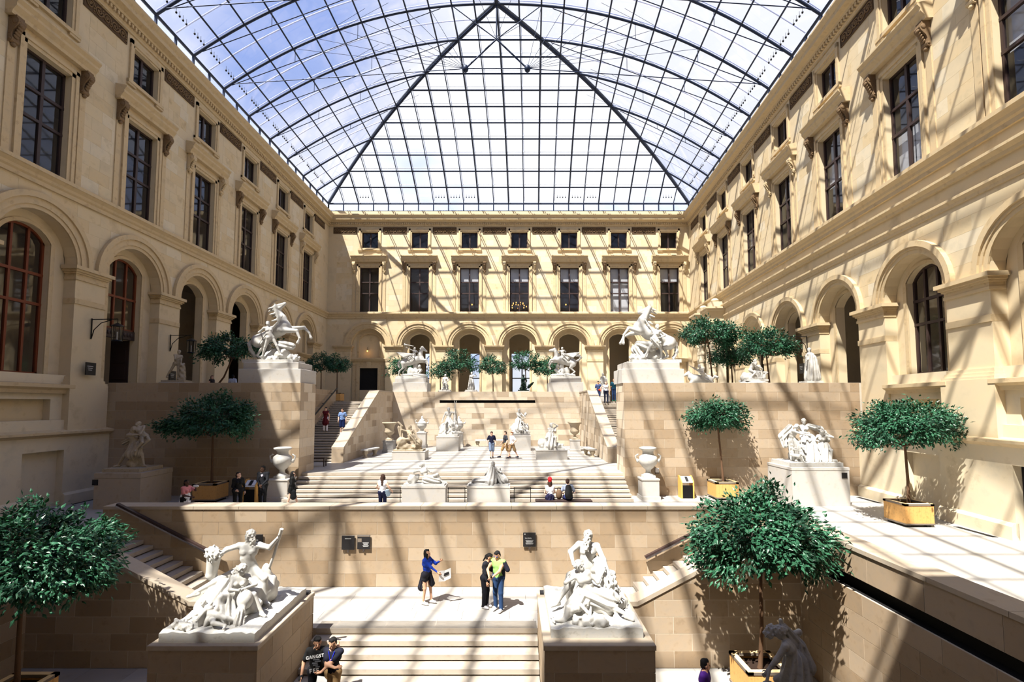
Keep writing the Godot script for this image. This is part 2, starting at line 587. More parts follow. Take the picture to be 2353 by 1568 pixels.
func build_terraces():
	# ---- wall between the pit landing and the walk, with signs
	var w := struct("wall_parapet", "tan ashlar wall with pale coping carrying dark sign panels", "wall")
	var mb := MB.new()
	mb.span(P(-13.7, LOW, 16.82), P(9.1, PARA - 0.1, 17.45))
	obj("core", mb, M.joint, w)
	var f := face(w, P(0, 0, 16.82), Vector3.RIGHT)
	facing(f, "ashlar", rect2(-13.7, 9.1, LAND, PARA - 0.1), [], LAND, (PARA - 0.1 - LAND) / 6.0, 1.06, 0.0, 0.007, tans(), 0.35)
	for k in 15:
		block("coping", P(-13.7 + (k + 0.5) * 1.52, PARA - 0.05, 17.13), Vector3(1.51, 0.1, 0.7), M.coping, w)
	# ---- pit side walls with the long dark slot
	for sgn in [-1.0, 1.0]:
		w = struct("wall_pit", "tan ashlar side wall of the pit with a long black slot, " + ("shaded" if sgn < 0 else "under the box tree walk"), "wall")
		var xf: float = 8.2 if sgn > 0 else -13.75
		mb = MB.new()
		mb.span(P(xf + 0.02 * sgn, LOW, -1.4), P(xf + 0.62 * sgn, 2.93, 14.9))
		mb.span(P(xf + 0.3 * sgn, 2.9, -1.4), P(xf + 0.62 * sgn, 3.3, 14.9))
		mb.span(P(xf + 0.02 * sgn, 3.27, -1.4), P(xf + 0.62 * sgn, PARA - 0.1, 14.9))
		obj("core", mb, M.joint, w)
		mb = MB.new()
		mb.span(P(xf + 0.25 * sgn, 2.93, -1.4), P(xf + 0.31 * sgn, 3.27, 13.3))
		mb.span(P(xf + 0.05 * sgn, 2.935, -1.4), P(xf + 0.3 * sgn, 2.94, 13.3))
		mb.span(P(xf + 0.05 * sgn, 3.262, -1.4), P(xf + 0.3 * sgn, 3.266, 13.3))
		obj("painted_slot_shade", mb, M.black, w)  # black sheets paint the shade inside the slot recess
		mb = MB.new()
		mb.span(P(xf + 0.02 * sgn, 2.93, 13.3), P(xf + 0.3 * sgn, 3.27, 14.9))
		obj("slot_end", mb, M.tan_b, w)
		f = face(w, P(xf, 0, 0.0) if sgn > 0 else P(xf, 0, 0.0), Vector3(0, 0, 1) if sgn > 0 else Vector3(0, 0, -1))
		var u0: float = -14.42 if sgn > 0 else -1.4
		var u1: float = 1.4 if sgn > 0 else 14.42
		facing(f, "ashlar", rect2(u0, u1, LOW, 2.93), [], LOW, ROW * 1.045, 1.08, -0.02, 0.007, tans(), 0.2)
		facing(f, "ashlar", rect2(u0, u1, 3.27, PARA - 0.1), [], 3.27, 0.63, 1.6, -0.02, 0.007, tans(), 0.5)
		for k in 10:
			block("coping", P(xf + 0.32 * sgn, PARA - 0.05, -1.4 + (k + 0.5) * 1.63), Vector3(0.68, 0.1, 1.62), M.coping, w)
	# ---- terrace blocks either side of the far landing
	w = struct("wall_terrace_shaded", "tall tan ashlar retaining wall under the terrace, mostly in shade", "wall")
	mb = MB.new()
	mb.span(P(WL, MID - 0.3, 24.82), P(-10.62, TERRP, 26.7))
	mb.span(P(WL, MID - 0.3, 26.7), P(-13.62, TERR - 0.02, 42.0))
	mb.span(P(-14.2, TERR - 0.1, 26.7), P(-13.62, TERRP, 38.2))
	obj("core", mb, M.joint, w)
	f = face(w, P(0, 0, 24.82), Vector3.RIGHT)
	facing(f, "ashlar", rect2(WL, -10.6, MID, TERRP), [], MID, (TERRP - MID) / 12.0, 1.04, 0.0, 0.007, tans(), 0.1)
	f = face(w, P(-10.62, 0, 0), Vector3(0, 0, -1))
	facing(f, "ashlar", rect2(24.8, 26.7, MID, TERRP), [], MID, (TERRP - MID) / 12.0, 1.04, 0.0, 0.007, [M.sunlit_tan_a, M.sunlit_tan_b, M.tan_b], 0.1)  # side face gets the tones with sunlight painted in
	f = face(w, P(-13.62, 0, 0), Vector3(0, 0, -1))
	facing(f, "ashlar", rect2(26.7, 38.2, BACKL, TERRP), [], BACKL, ROW, 1.04, 0.0, 0.007, tans(), 0.1)
	w = struct("wall_terrace_sunny", "tall tan ashlar retaining wall striped by roof shadows", "wall")
	mb = MB.new()
	mb.span(P(5.63, MID - 0.3, 24.82), P(19.0, TERRP, 26.7))
	mb.span(P(8.92, MID - 0.3, 26.7), P(20.0, TERR - 0.02, 42.0))
	mb.span(P(8.92, TERR - 0.1, 26.7), P(9.5, TERRP, 38.2))
	obj("core", mb, M.joint, w)
	f = face(w, P(0, 0, 24.82), Vector3.RIGHT)
	facing(f, "ashlar", rect2(5.61, 17.45, MID, TERRP), [], MID, (TERRP - MID) / 12.0, 1.04, 0.0, 0.007, tans(), 0.6)
	f = face(w, P(5.63, 0, 0), Vector3(0, 0, 1))
	facing(f, "ashlar", rect2(-26.7, -24.8, MID, TERRP), [], MID, (TERRP - MID) / 12.0, 1.04, 0.0, 0.007, [M.sunlit_tan_a, M.sunlit_tan_b, M.tan_b], 0.1)  # lightened sunlit tones on this side face too
	# ---- bastion behind the far landing, with a long dark slot
	w = struct("wall_bastion", "pale ashlar wall with one long dark slot behind the seated sea god", "wall")
	mb = MB.new()
	mb.span(P(-13.6, BACKL - 0.3, 42.1), P(8.95, TERR - 0.02, 43.0))
	mb.span(P(-10.1, BACKL - 0.3, 41.82), P(5.8, 7.55, 42.2))
	mb.span(P(-10.1, 7.78, 41.82), P(5.8, TERRP, 42.3))
	mb.span(P(-10.1, 7.5, 41.82), P(-6.12, 7.8, 42.2))
	mb.span(P(1.98, 7.5, 41.82), P(5.8, 7.8, 42.2))
	obj("core", mb, M.joint, w)
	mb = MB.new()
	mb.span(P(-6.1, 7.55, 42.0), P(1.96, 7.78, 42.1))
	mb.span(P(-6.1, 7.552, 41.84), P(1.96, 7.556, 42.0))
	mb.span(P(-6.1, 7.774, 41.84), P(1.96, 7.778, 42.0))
	obj("painted_slot_shade", mb, M.black, w)  # near-black sheets stand in for the shade within this slot
	f = face(w, P(0, 0, 41.82), Vector3.RIGHT)
	facing(f, "ashlar", rect2(-10.05, 5.75, BACKL, TERRP), [rect2(-6.12, 1.98, 7.55, 7.78)], BACKL, (TERRP - BACKL) / 10.0, 1.04, 0.0, 0.007, [M.sunlit_tan_a, M.sunlit_tan_b, M.sunlit_tan_a, M.sunlit_tan_b, M.tan_b], 0.1)  # bastion stones carry painted-in sunlight
	# ---- sloping parapets of the terrace stairs
	for sgn in [-1.0, 1.0]:
		w = struct("wall_stair_parapet", "sloping pale stone stair parapet " + ("ending near the stone bench and krater" if sgn < 0 else "ending near the second bench"), "wall")
		var xo: float = -10.75 if sgn < 0 else 6.4
		var xi: float = -10.05 if sgn < 0 else 5.7
		var prof := PackedVector2Array([Vector2(29.7, BACKL - 0.2), Vector2(42.0, BACKL - 0.2), Vector2(42.0, TERRP - 0.1), Vector2(37.4, TERRP - 0.1), Vector2(29.7, 4.77)])
		var core := prism(prof, 0.0, 0.66)
		var c := obj("core", core, M.joint, w)
		c.transform = frame(P(minf(xo, xi) + 0.02, 0, 0), Vector3(0, 0, -1))
		f = face(w, P(xi, 0, 0), Vector3(0, 0, -1) if sgn < 0 else Vector3(0, 0, 1))
		var pp := PackedVector2Array()
		for q in prof: pp.append(Vector2(q.x if sgn < 0 else -q.x, maxf(q.y, BACKL)))
		facing(f, "ashlar", pp, [], BACKL, ROW, 1.04, -0.02, 0.007, [M.sunlit_tan_b, M.sunlit_tan_a, M.tan_b, M.sunlit_tan_b], 0.2)  # parapet stones use the painted sunlit tones
		block("end_stone", P((xo + xi) * 0.5, (BACKL + 4.77) * 0.5, 29.69), Vector3(0.7, 4.77 - BACKL, 0.03), M.tan_b, w)
		var top := [Vector2(29.68, 4.77), Vector2(37.4, TERRP - 0.1), Vector2(42.0, TERRP - 0.1)]
		for k in 2:
			var a: Vector2 = top[k]
			var b: Vector2 = top[k + 1]
			var cp := obj("coping", prism(PackedVector2Array([a, b, b + Vector2(0, 0.1), a + Vector2(0, 0.1)]), -0.02, 0.72), M.coping, w)
			cp.transform = frame(P(minf(xo, xi), 0, 0), Vector3(0, 0, -1))
	# ---- terrace floor
	var fl := struct("floor_terrace", "stone terrace floor in front of the arcades", "floor")
	mb = MB.new()
	mb.span(P(WL - 0.5, TERR - 0.3, 42.2), P(20.5, TERR, DB + 1.0))
	mb.span(P(WL - 0.5, TERR - 0.3, 26.6), P(-13.7, TERR, 42.3))
	mb.span(P(9.0, TERR - 0.3, 26.6), P(20.5, TERR, 42.3))
	mb.span(P(-13.7, TERR - 0.3, 37.9), P(-10.7, TERR, 42.3))
	mb.span(P(6.4, TERR - 0.3, 37.9), P(9.0, TERR, 42.3))
	obj("bed", mb, M.floor, fl)
	# ---- the two great plinths of the river groups
	for k in 2:
		var x0: float = -7.57 if k == 0 else 0.68
		var x1: float = -5.3 if k == 0 else 2.98
		var t := thing("river_plinth", "big tan stone plinth under the river group " + ("with an oar" if k == 0 else "with an embracing couple"), "plinth", P((x0 + x1) * 0.5, 0, 12.1))
		var hw := (x1 - x0) * 0.5
		mb = MB.new()
		mb.span(Vector3(-hw + 0.02, 0, -1.46), Vector3(hw - 0.02, 2.3, 1.46))
		obj("core", mb, M.joint, t)
		for sd in 4:
			var fo: Vector3 = [Vector3(0, 0, 1.46), Vector3(hw - 0.02, 0, 0), Vector3(0, 0, -1.46), Vector3(-hw + 0.02, 0, 0)][sd]
			var fu: Vector3 = [Vector3.RIGHT, Vector3(0, 0, -1), Vector3.LEFT, Vector3(0, 0, 1)][sd]
			var half: float = hw if sd % 2 == 0 else 1.47
			f = face(t, fo, fu)
			facing(f, "ashlar", rect2(-half, half, 0, 2.3), [], 0.0, 2.3 / 5.0, 1.0, 0.0, 0.007, tans(), 0.3)
		mb = MB.new()
		mb.cbox(Vector3(0, 2.35, 0), Vector3(hw * 2 + 0.04, 0.1, 2.98), 0.012)
		obj("coping", mb, M.coping, t)
		tag(obj("river_caption", caption_plate(), M.label), "small dark caption block lying on the " + ("oar" if k == 0 else "couple") + " river plinth", "caption").position = P(x1 - 0.16 if k == 0 else x0 + 0.16, 2.4, 13.44)
	for sgn in [-1.0, 1.0]:
		hand_rail(sgn)

func caption_plate() -> MB:
	var mb := MB.new()
	mb.quad(Vector3(-0.1, 0, 0.07), Vector3(0.1, 0, 0.07), Vector3(0.1, 0, -0.07), Vector3(-0.1, 0, -0.07))
	mb.quad(Vector3(-0.1, 0, 0.07), Vector3(0.1, 0, 0.07), Vector3(0.1, 0.03, 0.07), Vector3(-0.1, 0.03, 0.07))
	mb.quad(Vector3(-0.1, 0.03, 0.07), Vector3(0.1, 0.03, 0.07), Vector3(0.1, 0.07, -0.07), Vector3(-0.1, 0.07, -0.07))
	mb.quad(Vector3(0.1, 0, -0.07), Vector3(-0.1, 0, -0.07), Vector3(-0.1, 0.07, -0.07), Vector3(0.1, 0.07, -0.07))
	mb.quad(Vector3(0.1, 0, 0.07), Vector3(0.1, 0, -0.07), Vector3(0.1, 0.07, -0.07), Vector3(0.1, 0.03, 0.07))
	mb.quad(Vector3(-0.1, 0, -0.07), Vector3(-0.1, 0, 0.07), Vector3(-0.1, 0.03, 0.07), Vector3(-0.1, 0.07, -0.07))
	return mb

func hand_rail(sgn: float):
	var X := func(x: float) -> float: return x if sgn > 0 else -5.2 - x
	var t := thing("stair_rail", "dark topped steel handrail on the pit wall, " + ("behind the river group with an oar" if sgn < 0 else "above the stair near the big planter tree"), "handrail")
	var a := P(X.call(4.4), 2.36, 16.62)
	var b := P(X.call(7.9), 4.08, 16.62)
	var dir := (b - a).normalized()
	var up := Vector3(-dir.y, dir.x, 0) if dir.x > 0 else Vector3(dir.y, -dir.x, 0)
	var basis := Basis(dir, up, dir.cross(up))
	var mb := MB.new()
	mb.box(Vector3.ZERO, Vector3(a.distance_to(b), 0.05, 0.11), Transform3D(basis, (a + b) * 0.5 - up * 0.02))
	obj("steel_bar", mb, M.rail, t)
	mb = MB.new()
	mb.box(Vector3.ZERO, Vector3(a.distance_to(b), 0.06, 0.12), Transform3D(basis, (a + b) * 0.5 + up * 0.035 + Vector3(0, 0, -0.02)))
	obj("dark_cover", mb, M.frame_dark, t)
	for k in 4:
		mb = MB.new()
		mb.box(a.lerp(b, 0.1 + 0.26 * k) + Vector3(0, -0.03, -0.1), Vector3(0.05, 0.05, 0.2))
		obj("bracket", mb, M.dark, t)

# ---------------------------------------------------------------- facades, in a wall frame: u along, v up, w out into the court
var win_n := 0
var door_n := 0

func arc_pts(uc: float, sp: float, hw: float, rise: float, n := 14) -> Array:
	# points of a segmental or half-round head from -hw to +hw
	var R := (hw * hw + rise * rise) / (2.0 * rise)
	var out := []
	for k in n + 1:
		var a := -1.0 + 2.0 * k / n
		var x := sin(a * PI * 0.5) * hw
		out.append(Vector2(uc + x, sp + sqrt(maxf(R * R - x * x, 0.0)) - (R - rise)))
	return out

func wall_rect(mb: MB, u0: float, u1: float, v0: float, v1: float, w := 0.0):
	if u1 - u0 > 0.001 and v1 - v0 > 0.001:
		mb.quad(Vector3(u0, v0, w), Vector3(u1, v0, w), Vector3(u1, v1, w), Vector3(u0, v1, w))

func hole_reveal(mb: MB, u0: float, u1: float, v0: float, v1: float, w0: float, w1: float):
	mb.quad(Vector3(u0, v0, w0), Vector3(u0, v0, w1), Vector3(u0, v1, w1), Vector3(u0, v1, w0))
	mb.quad(Vector3(u1, v0, w1), Vector3(u1, v0, w0), Vector3(u1, v1, w0), Vector3(u1, v1, w1))
	mb.quad(Vector3(u0, v1, w0), Vector3(u0, v1, w1), Vector3(u1, v1, w1), Vector3(u1, v1, w0))
	mb.quad(Vector3(u0, v0, w1), Vector3(u0, v0, w0), Vector3(u1, v0, w0), Vector3(u1, v0, w1))

func ring(mb: MB, uc: float, sp: float, r0: float, r1: float, w0: float, w1: float, n := 20):
	for k in n:
		var a := PI * k / n
		var b := PI * (k + 1) / n
		var p := func(r, an, w): return Vector3(uc - cos(an) * r, sp + sin(an) * r, w)
		mb.quad(p.call(r0, a, w1), p.call(r0, b, w1), p.call(r1, b, w1), p.call(r1, a, w1))
		mb.quad(p.call(r1, a, w1), p.call(r1, b, w1), p.call(r1, b, w0), p.call(r1, a, w0))
		mb.quad(p.call(r0, b, w1), p.call(r0, a, w1), p.call(r0, a, w0), p.call(r0, b, w0))

func console_mesh() -> ArrayMesh:
	if not M.has("console"):
		var pts := PackedVector2Array([Vector2(0, 0), Vector2(0.1, 0.0), Vector2(0.17, 0.05), Vector2(0.19, 0.13), Vector2(0.15, 0.22), Vector2(0.14, 0.34), Vector2(0.19, 0.48), Vector2(0.29, 0.6), Vector2(0.38, 0.7), Vector2(0.43, 0.82), Vector2(0.41, 0.94), Vector2(0.34, 1.02), Vector2(0.34, 1.1), Vector2(0, 1.1)])
		var mb := prism(pts, -0.16, 0.16)
		for s in [-0.165, 0.165]:     # volute eyes and a leaf on the front
			mb.ball(Vector3(0.27, 0.84, s), Vector3(0.11, 0.11, 0.03), 10, 5)
			mb.ball(Vector3(0.1, 0.12, s), Vector3(0.06, 0.06, 0.03), 8, 5)
		for k in 5:
			mb.ball(Vector3(0.2 + 0.05 * k, 0.28 + 0.11 * k, 0), Vector3(0.05, 0.09, 0.12), 8, 5)
		mb.ball(Vector3(0.1, -0.06, 0), Vector3(0.08, 0.1, 0.1), 8, 5)
		M.console = mb.mesh()
	return M.console

func frieze_mesh() -> ArrayMesh:
	if not M.has("frieze"):
		var mb := MB.new()
		for c in [-0.98, -0.49, 0.0, 0.49, 0.98]:
			var flip := 1.0 if int(round(c / 0.49)) % 2 == 0 else -1.0
			var pts := []
			for k in 19:
				var a := k * 0.62
				var r := 0.25 - 0.012 * k
				pts.append(Vector3(c + cos(a) * r, flip * sin(a) * r, 0.035))
			mb.tube(pts, 0.032, 5)
			mb.ball(Vector3(c, 0, 0.03), Vector3(0.06, 0.06, 0.05), 7, 4)
			for k in 3:
				mb.ball(Vector3(c + 0.24, flip * (-0.2 + 0.14 * k), 0.02), Vector3(0.07, 0.045, 0.04), 6, 4)
		M.frieze = mb.mesh()
		var g := MB.new()
		g.box(Vector3(0, 0, 0.0), Vector3(2.62, 0.68, 0.03))
		for s in [-1, 1]:
			g.box(Vector3(0, 0.33 * s, 0.02), Vector3(2.62, 0.05, 0.05))
			g.box(Vector3(1.29 * s, 0, 0.02), Vector3(0.05, 0.62, 0.05))
		M.frieze_ground = g.mesh()
	return M.frieze

func at_u(o: Node3D, u: float, v: float, w: float) -> Node3D:
	o.position = Vector3(u, v, w)
	return o

func grid_window(T: Transform3D, uc: float, v0: float, v1: float, hw: float, w: float, cols: int, trans: Array, mat: Material, label: String, group: String, arch := 0.0, blind := []):
	# rectangular or segment-headed window: frame, mullions, transoms, one pane per light
	win_n += 1
	var s := struct("window_%d" % win_n, label, "window", T)
	s.set_meta("group", group)
	var head := func(u: float) -> float:
		if arch <= 0.0: return v1
		var R := (hw * hw + arch * arch) / (2.0 * arch)
		return v1 - arch + sqrt(maxf(R * R - (u - uc) * (u - uc), 0.0)) - (R - arch)
	var mb := MB.new()
	for sgn in [-1.0, 1.0]:
		var e: float = uc + sgn * (hw - 0.05)
		mb.span(Vector3(e - 0.05, v0, w - 0.06), Vector3(e + 0.05, head.call(e), w + 0.06))
	mb.span(Vector3(uc - hw, v0, w - 0.06), Vector3(uc + hw, v0 + 0.1, w + 0.06))
	if arch <= 0.0:
		mb.span(Vector3(uc - hw, v1 - 0.1, w - 0.06), Vector3(uc + hw, v1, w + 0.06))
	else:
		for k in 12:
			var a := uc - hw + 2.0 * hw * k / 12
			var b := uc - hw + 2.0 * hw * (k + 1) / 12
			var ha: float = head.call(a)
			var hb: float = head.call(b)
			mb.quad(Vector3(a, ha - 0.1, w + 0.06), Vector3(b, hb - 0.1, w + 0.06), Vector3(b, hb, w + 0.06), Vector3(a, ha, w + 0.06))
			mb.quad(Vector3(b, hb - 0.1, w + 0.06), Vector3(a, ha - 0.1, w + 0.06), Vector3(a, ha - 0.1, w - 0.06), Vector3(b, hb - 0.1, w - 0.06))
	obj("frame", mb, mat, s)
	var us := []
	for k in cols + 1: us.append(uc - hw + 2.0 * hw * k / cols)
	for k in range(1, cols):
		mb = MB.new()
		var thick := 0.07 if cols == 2 else 0.05
		mb.span(Vector3(us[k] - thick, v0, w - 0.05), Vector3(us[k] + thick, head.call(us[k]), w + 0.07))
		obj("mullion", mb, mat, s)
	var vs := [v0] + trans + [v1]
	for v in trans:
		mb = MB.new()
		mb.span(Vector3(uc - hw, v - 0.06, w - 0.05), Vector3(uc + hw, v + 0.06, w + 0.075))
		obj("transom", mb, mat, s)
	for j in vs.size() - 1:
		for k in cols:
			var t: float = vs[j + 1]
			if arch > 0.0 and j == vs.size() - 2: t = head.call((us[k] + us[k + 1]) * 0.5) if cols > 1 else v1
			mb = MB.new()
			if arch > 0.0 and j == vs.size() - 2:
				for q in 4:
					var a: float = lerpf(us[k], us[k + 1], q / 4.0)
					var b: float = lerpf(us[k], us[k + 1], (q + 1) / 4.0)
					mb.quad(Vector3(a, vs[j], w), Vector3(b, vs[j], w), Vector3(b, head.call(b), w), Vector3(a, head.call(a), w))
			else:
				mb.quad(Vector3(us[k], vs[j], w), Vector3(us[k + 1], vs[j], w), Vector3(us[k + 1], t, w), Vector3(us[k], t, w))
			obj("pane", mb, M.pane, s)
	for j in blind:
		for k in cols:
			mb = MB.new()
			mb.span(Vector3(us[k] + 0.04, vs[j], w - 0.2), Vector3(us[k + 1] - 0.04, vs[j + 1], w - 0.19))
			obj("blind", mb, M.blind, s)

func facade(wall: Node3D, o: Dictionary):
	var T: Transform3D = wall.transform
	var u0: float = o.u0
	var u1: float = o.u1
	var vb: float = o.vb
	var sp: float = o.sp
	var ro: float = o.ro
	var ri: float = o.ri
	var ihw: float = o.ihw
	var isp: float = o.isp
	var irise: float = o.irise
	var top := 16.85
	var bays: Array = o.bays
	var mb := MB.new()
	# --- arcade storey
	var prev := u0
	for b in bays:
		var uc: float = b.u
		wall_rect(mb, prev, uc - ri, vb, sp)
		wall_rect(mb, prev, uc - ri, sp, top)
		prev = uc + ri
		var pts := arc_pts(uc, sp, ri, ri)
		for k in pts.size() - 1:
			var p: Vector2 = pts[k]
			var q: Vector2 = pts[k + 1]
			mb.quad(Vector3(p.x, p.y, 0), Vector3(q.x, q.y, 0), Vector3(q.x, top, 0), Vector3(p.x, top, 0))
			mb.quad(Vector3(q.x, q.y, 0), Vector3(p.x, p.y, 0), Vector3(p.x, p.y, -0.55), Vector3(q.x, q.y, -0.55))
		var lo: float = TERR if b.d > 24.8 else vb
		mb.quad(Vector3(uc - ri, lo, 0), Vector3(uc - ri, lo, -0.55), Vector3(uc - ri, sp, -0.55), Vector3(uc - ri, sp, 0))
		mb.quad(Vector3(uc + ri, lo, -0.55), Vector3(uc + ri, lo, 0), Vector3(uc + ri, sp, 0), Vector3(uc + ri, sp, -0.55))
		# recessed plane with the inner opening
		var bottom: float = TERR
		if b.type == "window": bottom = 8.73
		elif b.type == "blind": bottom = 9.0
		var outer := func(x: float) -> float: return sp + sqrt(maxf(ri * ri - (x - uc) * (x - uc), 0.0))
		var ip := arc_pts(uc, isp, ihw, irise)
		for k in ip.size() - 1:
			var p: Vector2 = ip[k]
			var q: Vector2 = ip[k + 1]
			mb.quad(Vector3(p.x, p.y, -0.55), Vector3(q.x, q.y, -0.55), Vector3(q.x, outer.call(q.x), -0.55), Vector3(p.x, outer.call(p.x), -0.55))
			mb.quad(Vector3(q.x, q.y, -0.55), Vector3(p.x, p.y, -0.55), Vector3(p.x, p.y, -1.0), Vector3(q.x, q.y, -1.0))
			if b.type == "blind":
				mb.quad(Vector3(p.x, bottom, -0.75), Vector3(q.x, bottom, -0.75), Vector3(q.x, q.y, -0.75), Vector3(p.x, p.y, -0.75))
		for sgn in [-1.0, 1.0]:
			for k in 5:
				var x0: float = uc + sgn * lerpf(ihw, ri, k / 5.0)
				var x1: float = uc + sgn * lerpf(ihw, ri, (k + 1) / 5.0)
				var a := minf(x0, x1)
				var c := maxf(x0, x1)
				mb.quad(Vector3(a, lo, -0.55), Vector3(c, lo, -0.55), Vector3(c, outer.call(c), -0.55), Vector3(a, outer.call(a), -0.55))
			var e: float = uc + sgn * ihw
			if sgn < 0: mb.quad(Vector3(e, bottom, -0.55), Vector3(e, bottom, -1.0), Vector3(e, isp, -1.0), Vector3(e, isp, -0.55))
			else: mb.quad(Vector3(e, bottom, -1.0), Vector3(e, bottom, -0.55), Vector3(e, isp, -0.55), Vector3(e, isp, -1.0))
		if bottom > lo: wall_rect(mb, uc - ihw, uc + ihw, lo, bottom, -0.55)
		if b.type != "blind": mb.quad(Vector3(uc - ihw, bottom, -1.0), Vector3(uc - ihw, bottom, -0.55), Vector3(uc + ihw, bottom, -0.55), Vector3(uc + ihw, bottom, -1.0))
	wall_rect(mb, prev, u1, vb, sp)
	wall_rect(mb, prev, u1, sp, top)
	# --- upper storeys with rectangular windows
	prev = u0
	for b in bays:
		var uc: float = b.u
		wall_rect(mb, prev, uc - 1.05, top, 28.3)
		prev = uc + 1.05
		wall_rect(mb, uc - 1.05, uc + 1.05, top, 17.5)
		wall_rect(mb, uc - 1.05, uc + 1.05, 22.5, 24.7)
		wall_rect(mb, uc - 1.05, uc + 1.05, 26.5, 28.3)
		wall_rect(mb, uc - 1.05, uc - 0.9, 24.7, 26.5)
		wall_rect(mb, uc + 0.9, uc + 1.05, 24.7, 26.5)
		hole_reveal(mb, uc - 1.05, uc + 1.05, 17.5, 22.5, 0.0, -0.4)
		hole_reveal(mb, uc - 0.9, uc + 0.9, 24.7, 26.5, 0.0, -0.4)
	wall_rect(mb, prev, u1, top, 28.3)
	obj("masonry", mb, M.facade, wall)
	# --- continuous mouldings
	mb = MB.new()
	mb.run([Vector2(0, 16.8), Vector2(0.1, 16.8), Vector2(0.1, 16.98), Vector2(0.17, 17.05), Vector2(0.2, 17.16), Vector2(0.32, 17.28), Vector2(0.36, 17.3), Vector2(0.36, 17.46), Vector2(0.28, 17.5), Vector2(0, 17.57)], u0, u1)
	obj("string_course", mb, M.mould, wall)
	for band in o.bands:
		mb = MB.new()
		var y: float = band[0]
		var pr: float = band[1]
		mb.run([Vector2(0, y - 0.34), Vector2(pr * 0.4, y - 0.34), Vector2(pr * 0.5, y - 0.22), Vector2(pr * 0.9, y - 0.12), Vector2(pr, y - 0.1), Vector2(pr, y), Vector2(0, y + 0.05)], u0, u1)
		obj("string_course", mb, M.mould, wall)
	mb = MB.new()
	mb.run([Vector2(0, 27.1), Vector2(0.08, 27.1), Vector2(0.08, 27.22), Vector2(0.13, 27.26), Vector2(0.13, 27.5), Vector2(0.26, 27.52), Vector2(0.3, 27.62), Vector2(0.56, 27.7), Vector2(0.6, 27.72), Vector2(0.6, 27.95), Vector2(0.7, 28.05), Vector2(0.78, 28.18), Vector2(0.78, 28.28), Vector2(-0.3, 28.34)], u0, u1)
	obj("cornice", mb, M.mould, wall)
	mb = MB.new()
	var u := u0 + 0.2
	while u < u1 - 0.2:
		mb.box(Vector3(u, 27.39, 0.19), Vector3(0.12, 0.18, 0.13))
		u += 0.235
	obj("dentil_course", mb, M.mould, wall).set_meta("kind", "stuff")
	# --- per bay pieces
	var side: String = o.side
	for i in bays.size():
		var b: Dictionary = bays[i]
		var uc: float = b.u
		mb = MB.new()
		ring(mb, uc, sp, ri - 0.02, ri + 0.16, 0.0, 0.07)
		ring(mb, uc, sp, ri + 0.16, ro - 0.24, 0.0, 0.12)
		ring(mb, uc, sp, ro - 0.24, ro, 0.0, 0.2)
		obj("archivolt", mb, M.mould, wall)
		mb = MB.new()
		for k in 12:
			var ip := arc_pts(uc, isp, ihw, irise, 12)
			var op := arc_pts(uc, isp, ihw + 0.2, irise + 0.16, 12)
			mb.quad(Vector3(ip[k].x, ip[k].y, -0.49), Vector3(ip[k + 1].x, ip[k + 1].y, -0.49), Vector3(op[k + 1].x, op[k + 1].y, -0.49), Vector3(op[k].x, op[k].y, -0.49))
			mb.quad(Vector3(op[k].x, op[k].y, -0.49), Vector3(op[k + 1].x, op[k + 1].y, -0.49), Vector3(op[k + 1].x, op[k + 1].y, -0.55), Vector3(op[k].x, op[k].y, -0.55))
		for sgn in [-1.0, 1.0]:
			mb.span(Vector3(uc + sgn * ihw, (8.73 if b.type == "window" else TERR), -0.56), Vector3(uc + sgn * (ihw + 0.2), isp, -0.49))
		obj("inner_surround", mb, M.mould, wall)
		if b.get("upper", true):
			# tall window
			mb = MB.new()
			for sgn in [-1.0, 1.0]:
				mb.span(Vector3(uc + sgn * 1.05, 17.5, 0), Vector3(uc + sgn * 1.22, 22.67, 0.06))
				mb.span(Vector3(uc + sgn * 1.22, 17.5, 0), Vector3(uc + sgn * 1.38, 22.83, 0.11))
				mb.span(Vector3(uc + sgn * 1.52, 17.5, 0), Vector3(uc + sgn * 1.82, 22.05, 0.05))
			mb.span(Vector3(uc - 1.22, 22.5, 0), Vector3(uc + 1.22, 22.67, 0.06))
			mb.span(Vector3(uc - 1.38, 22.67, 0), Vector3(uc + 1.38, 22.83, 0.11))
			mb.span(Vector3(uc - 1.5, 22.83, 0), Vector3(uc + 1.5, 23.1, 0.05))
			obj("window_surround", mb, M.mould, wall)
			mb = MB.new()
			mb.run([Vector2(0, 23.08), Vector2(0.3, 23.08), Vector2(0.33, 23.22), Vector2(0.45, 23.36), Vector2(0.48, 23.4), Vector2(0.48, 23.52), Vector2(0.6, 23.66), Vector2(0.6, 23.74), Vector2(0, 23.86)], uc - 1.98, uc + 1.98)
			obj("window_hood", mb, M.mould, wall)
			for sgn in [-1.0, 1.0]:
				var c := obj("console", console_mesh(), M.carved if i % 3 else M.mould, wall)
				c.transform = Transform3D(Basis(Vector3(0, 0, 1), Vector3.UP, Vector3(-1, 0, 0)), Vector3(uc + sgn * 1.67, 22.0, 0.02))
			grid_window(T, uc, 17.5, 22.5, 1.05, -0.3, 2, [19.65, 20.9], M.frame_dark, "tall six-pane window with dark frame under a bracketed hood, " + side, "tall windows, " + side, 0.0, b.get("blind", []))
			# small attic window
			mb = MB.new()
			for sgn in [-1.0, 1.0]:
				mb.span(Vector3(uc + sgn * 0.9, 24.55, 0), Vector3(uc + sgn * 1.02, 26.62, 0.05))
				mb.span(Vector3(uc + sgn * 1.02, 24.55, 0), Vector3(uc + sgn * 1.2, 26.85, 0.1))
				mb.span(Vector3(uc + sgn * 0.75, 24.3, 0), Vector3(uc + sgn * 1.3, 24.56, 0.12))
			mb.span(Vector3(uc - 1.02, 26.5, 0), Vector3(uc + 1.02, 26.62, 0.05))
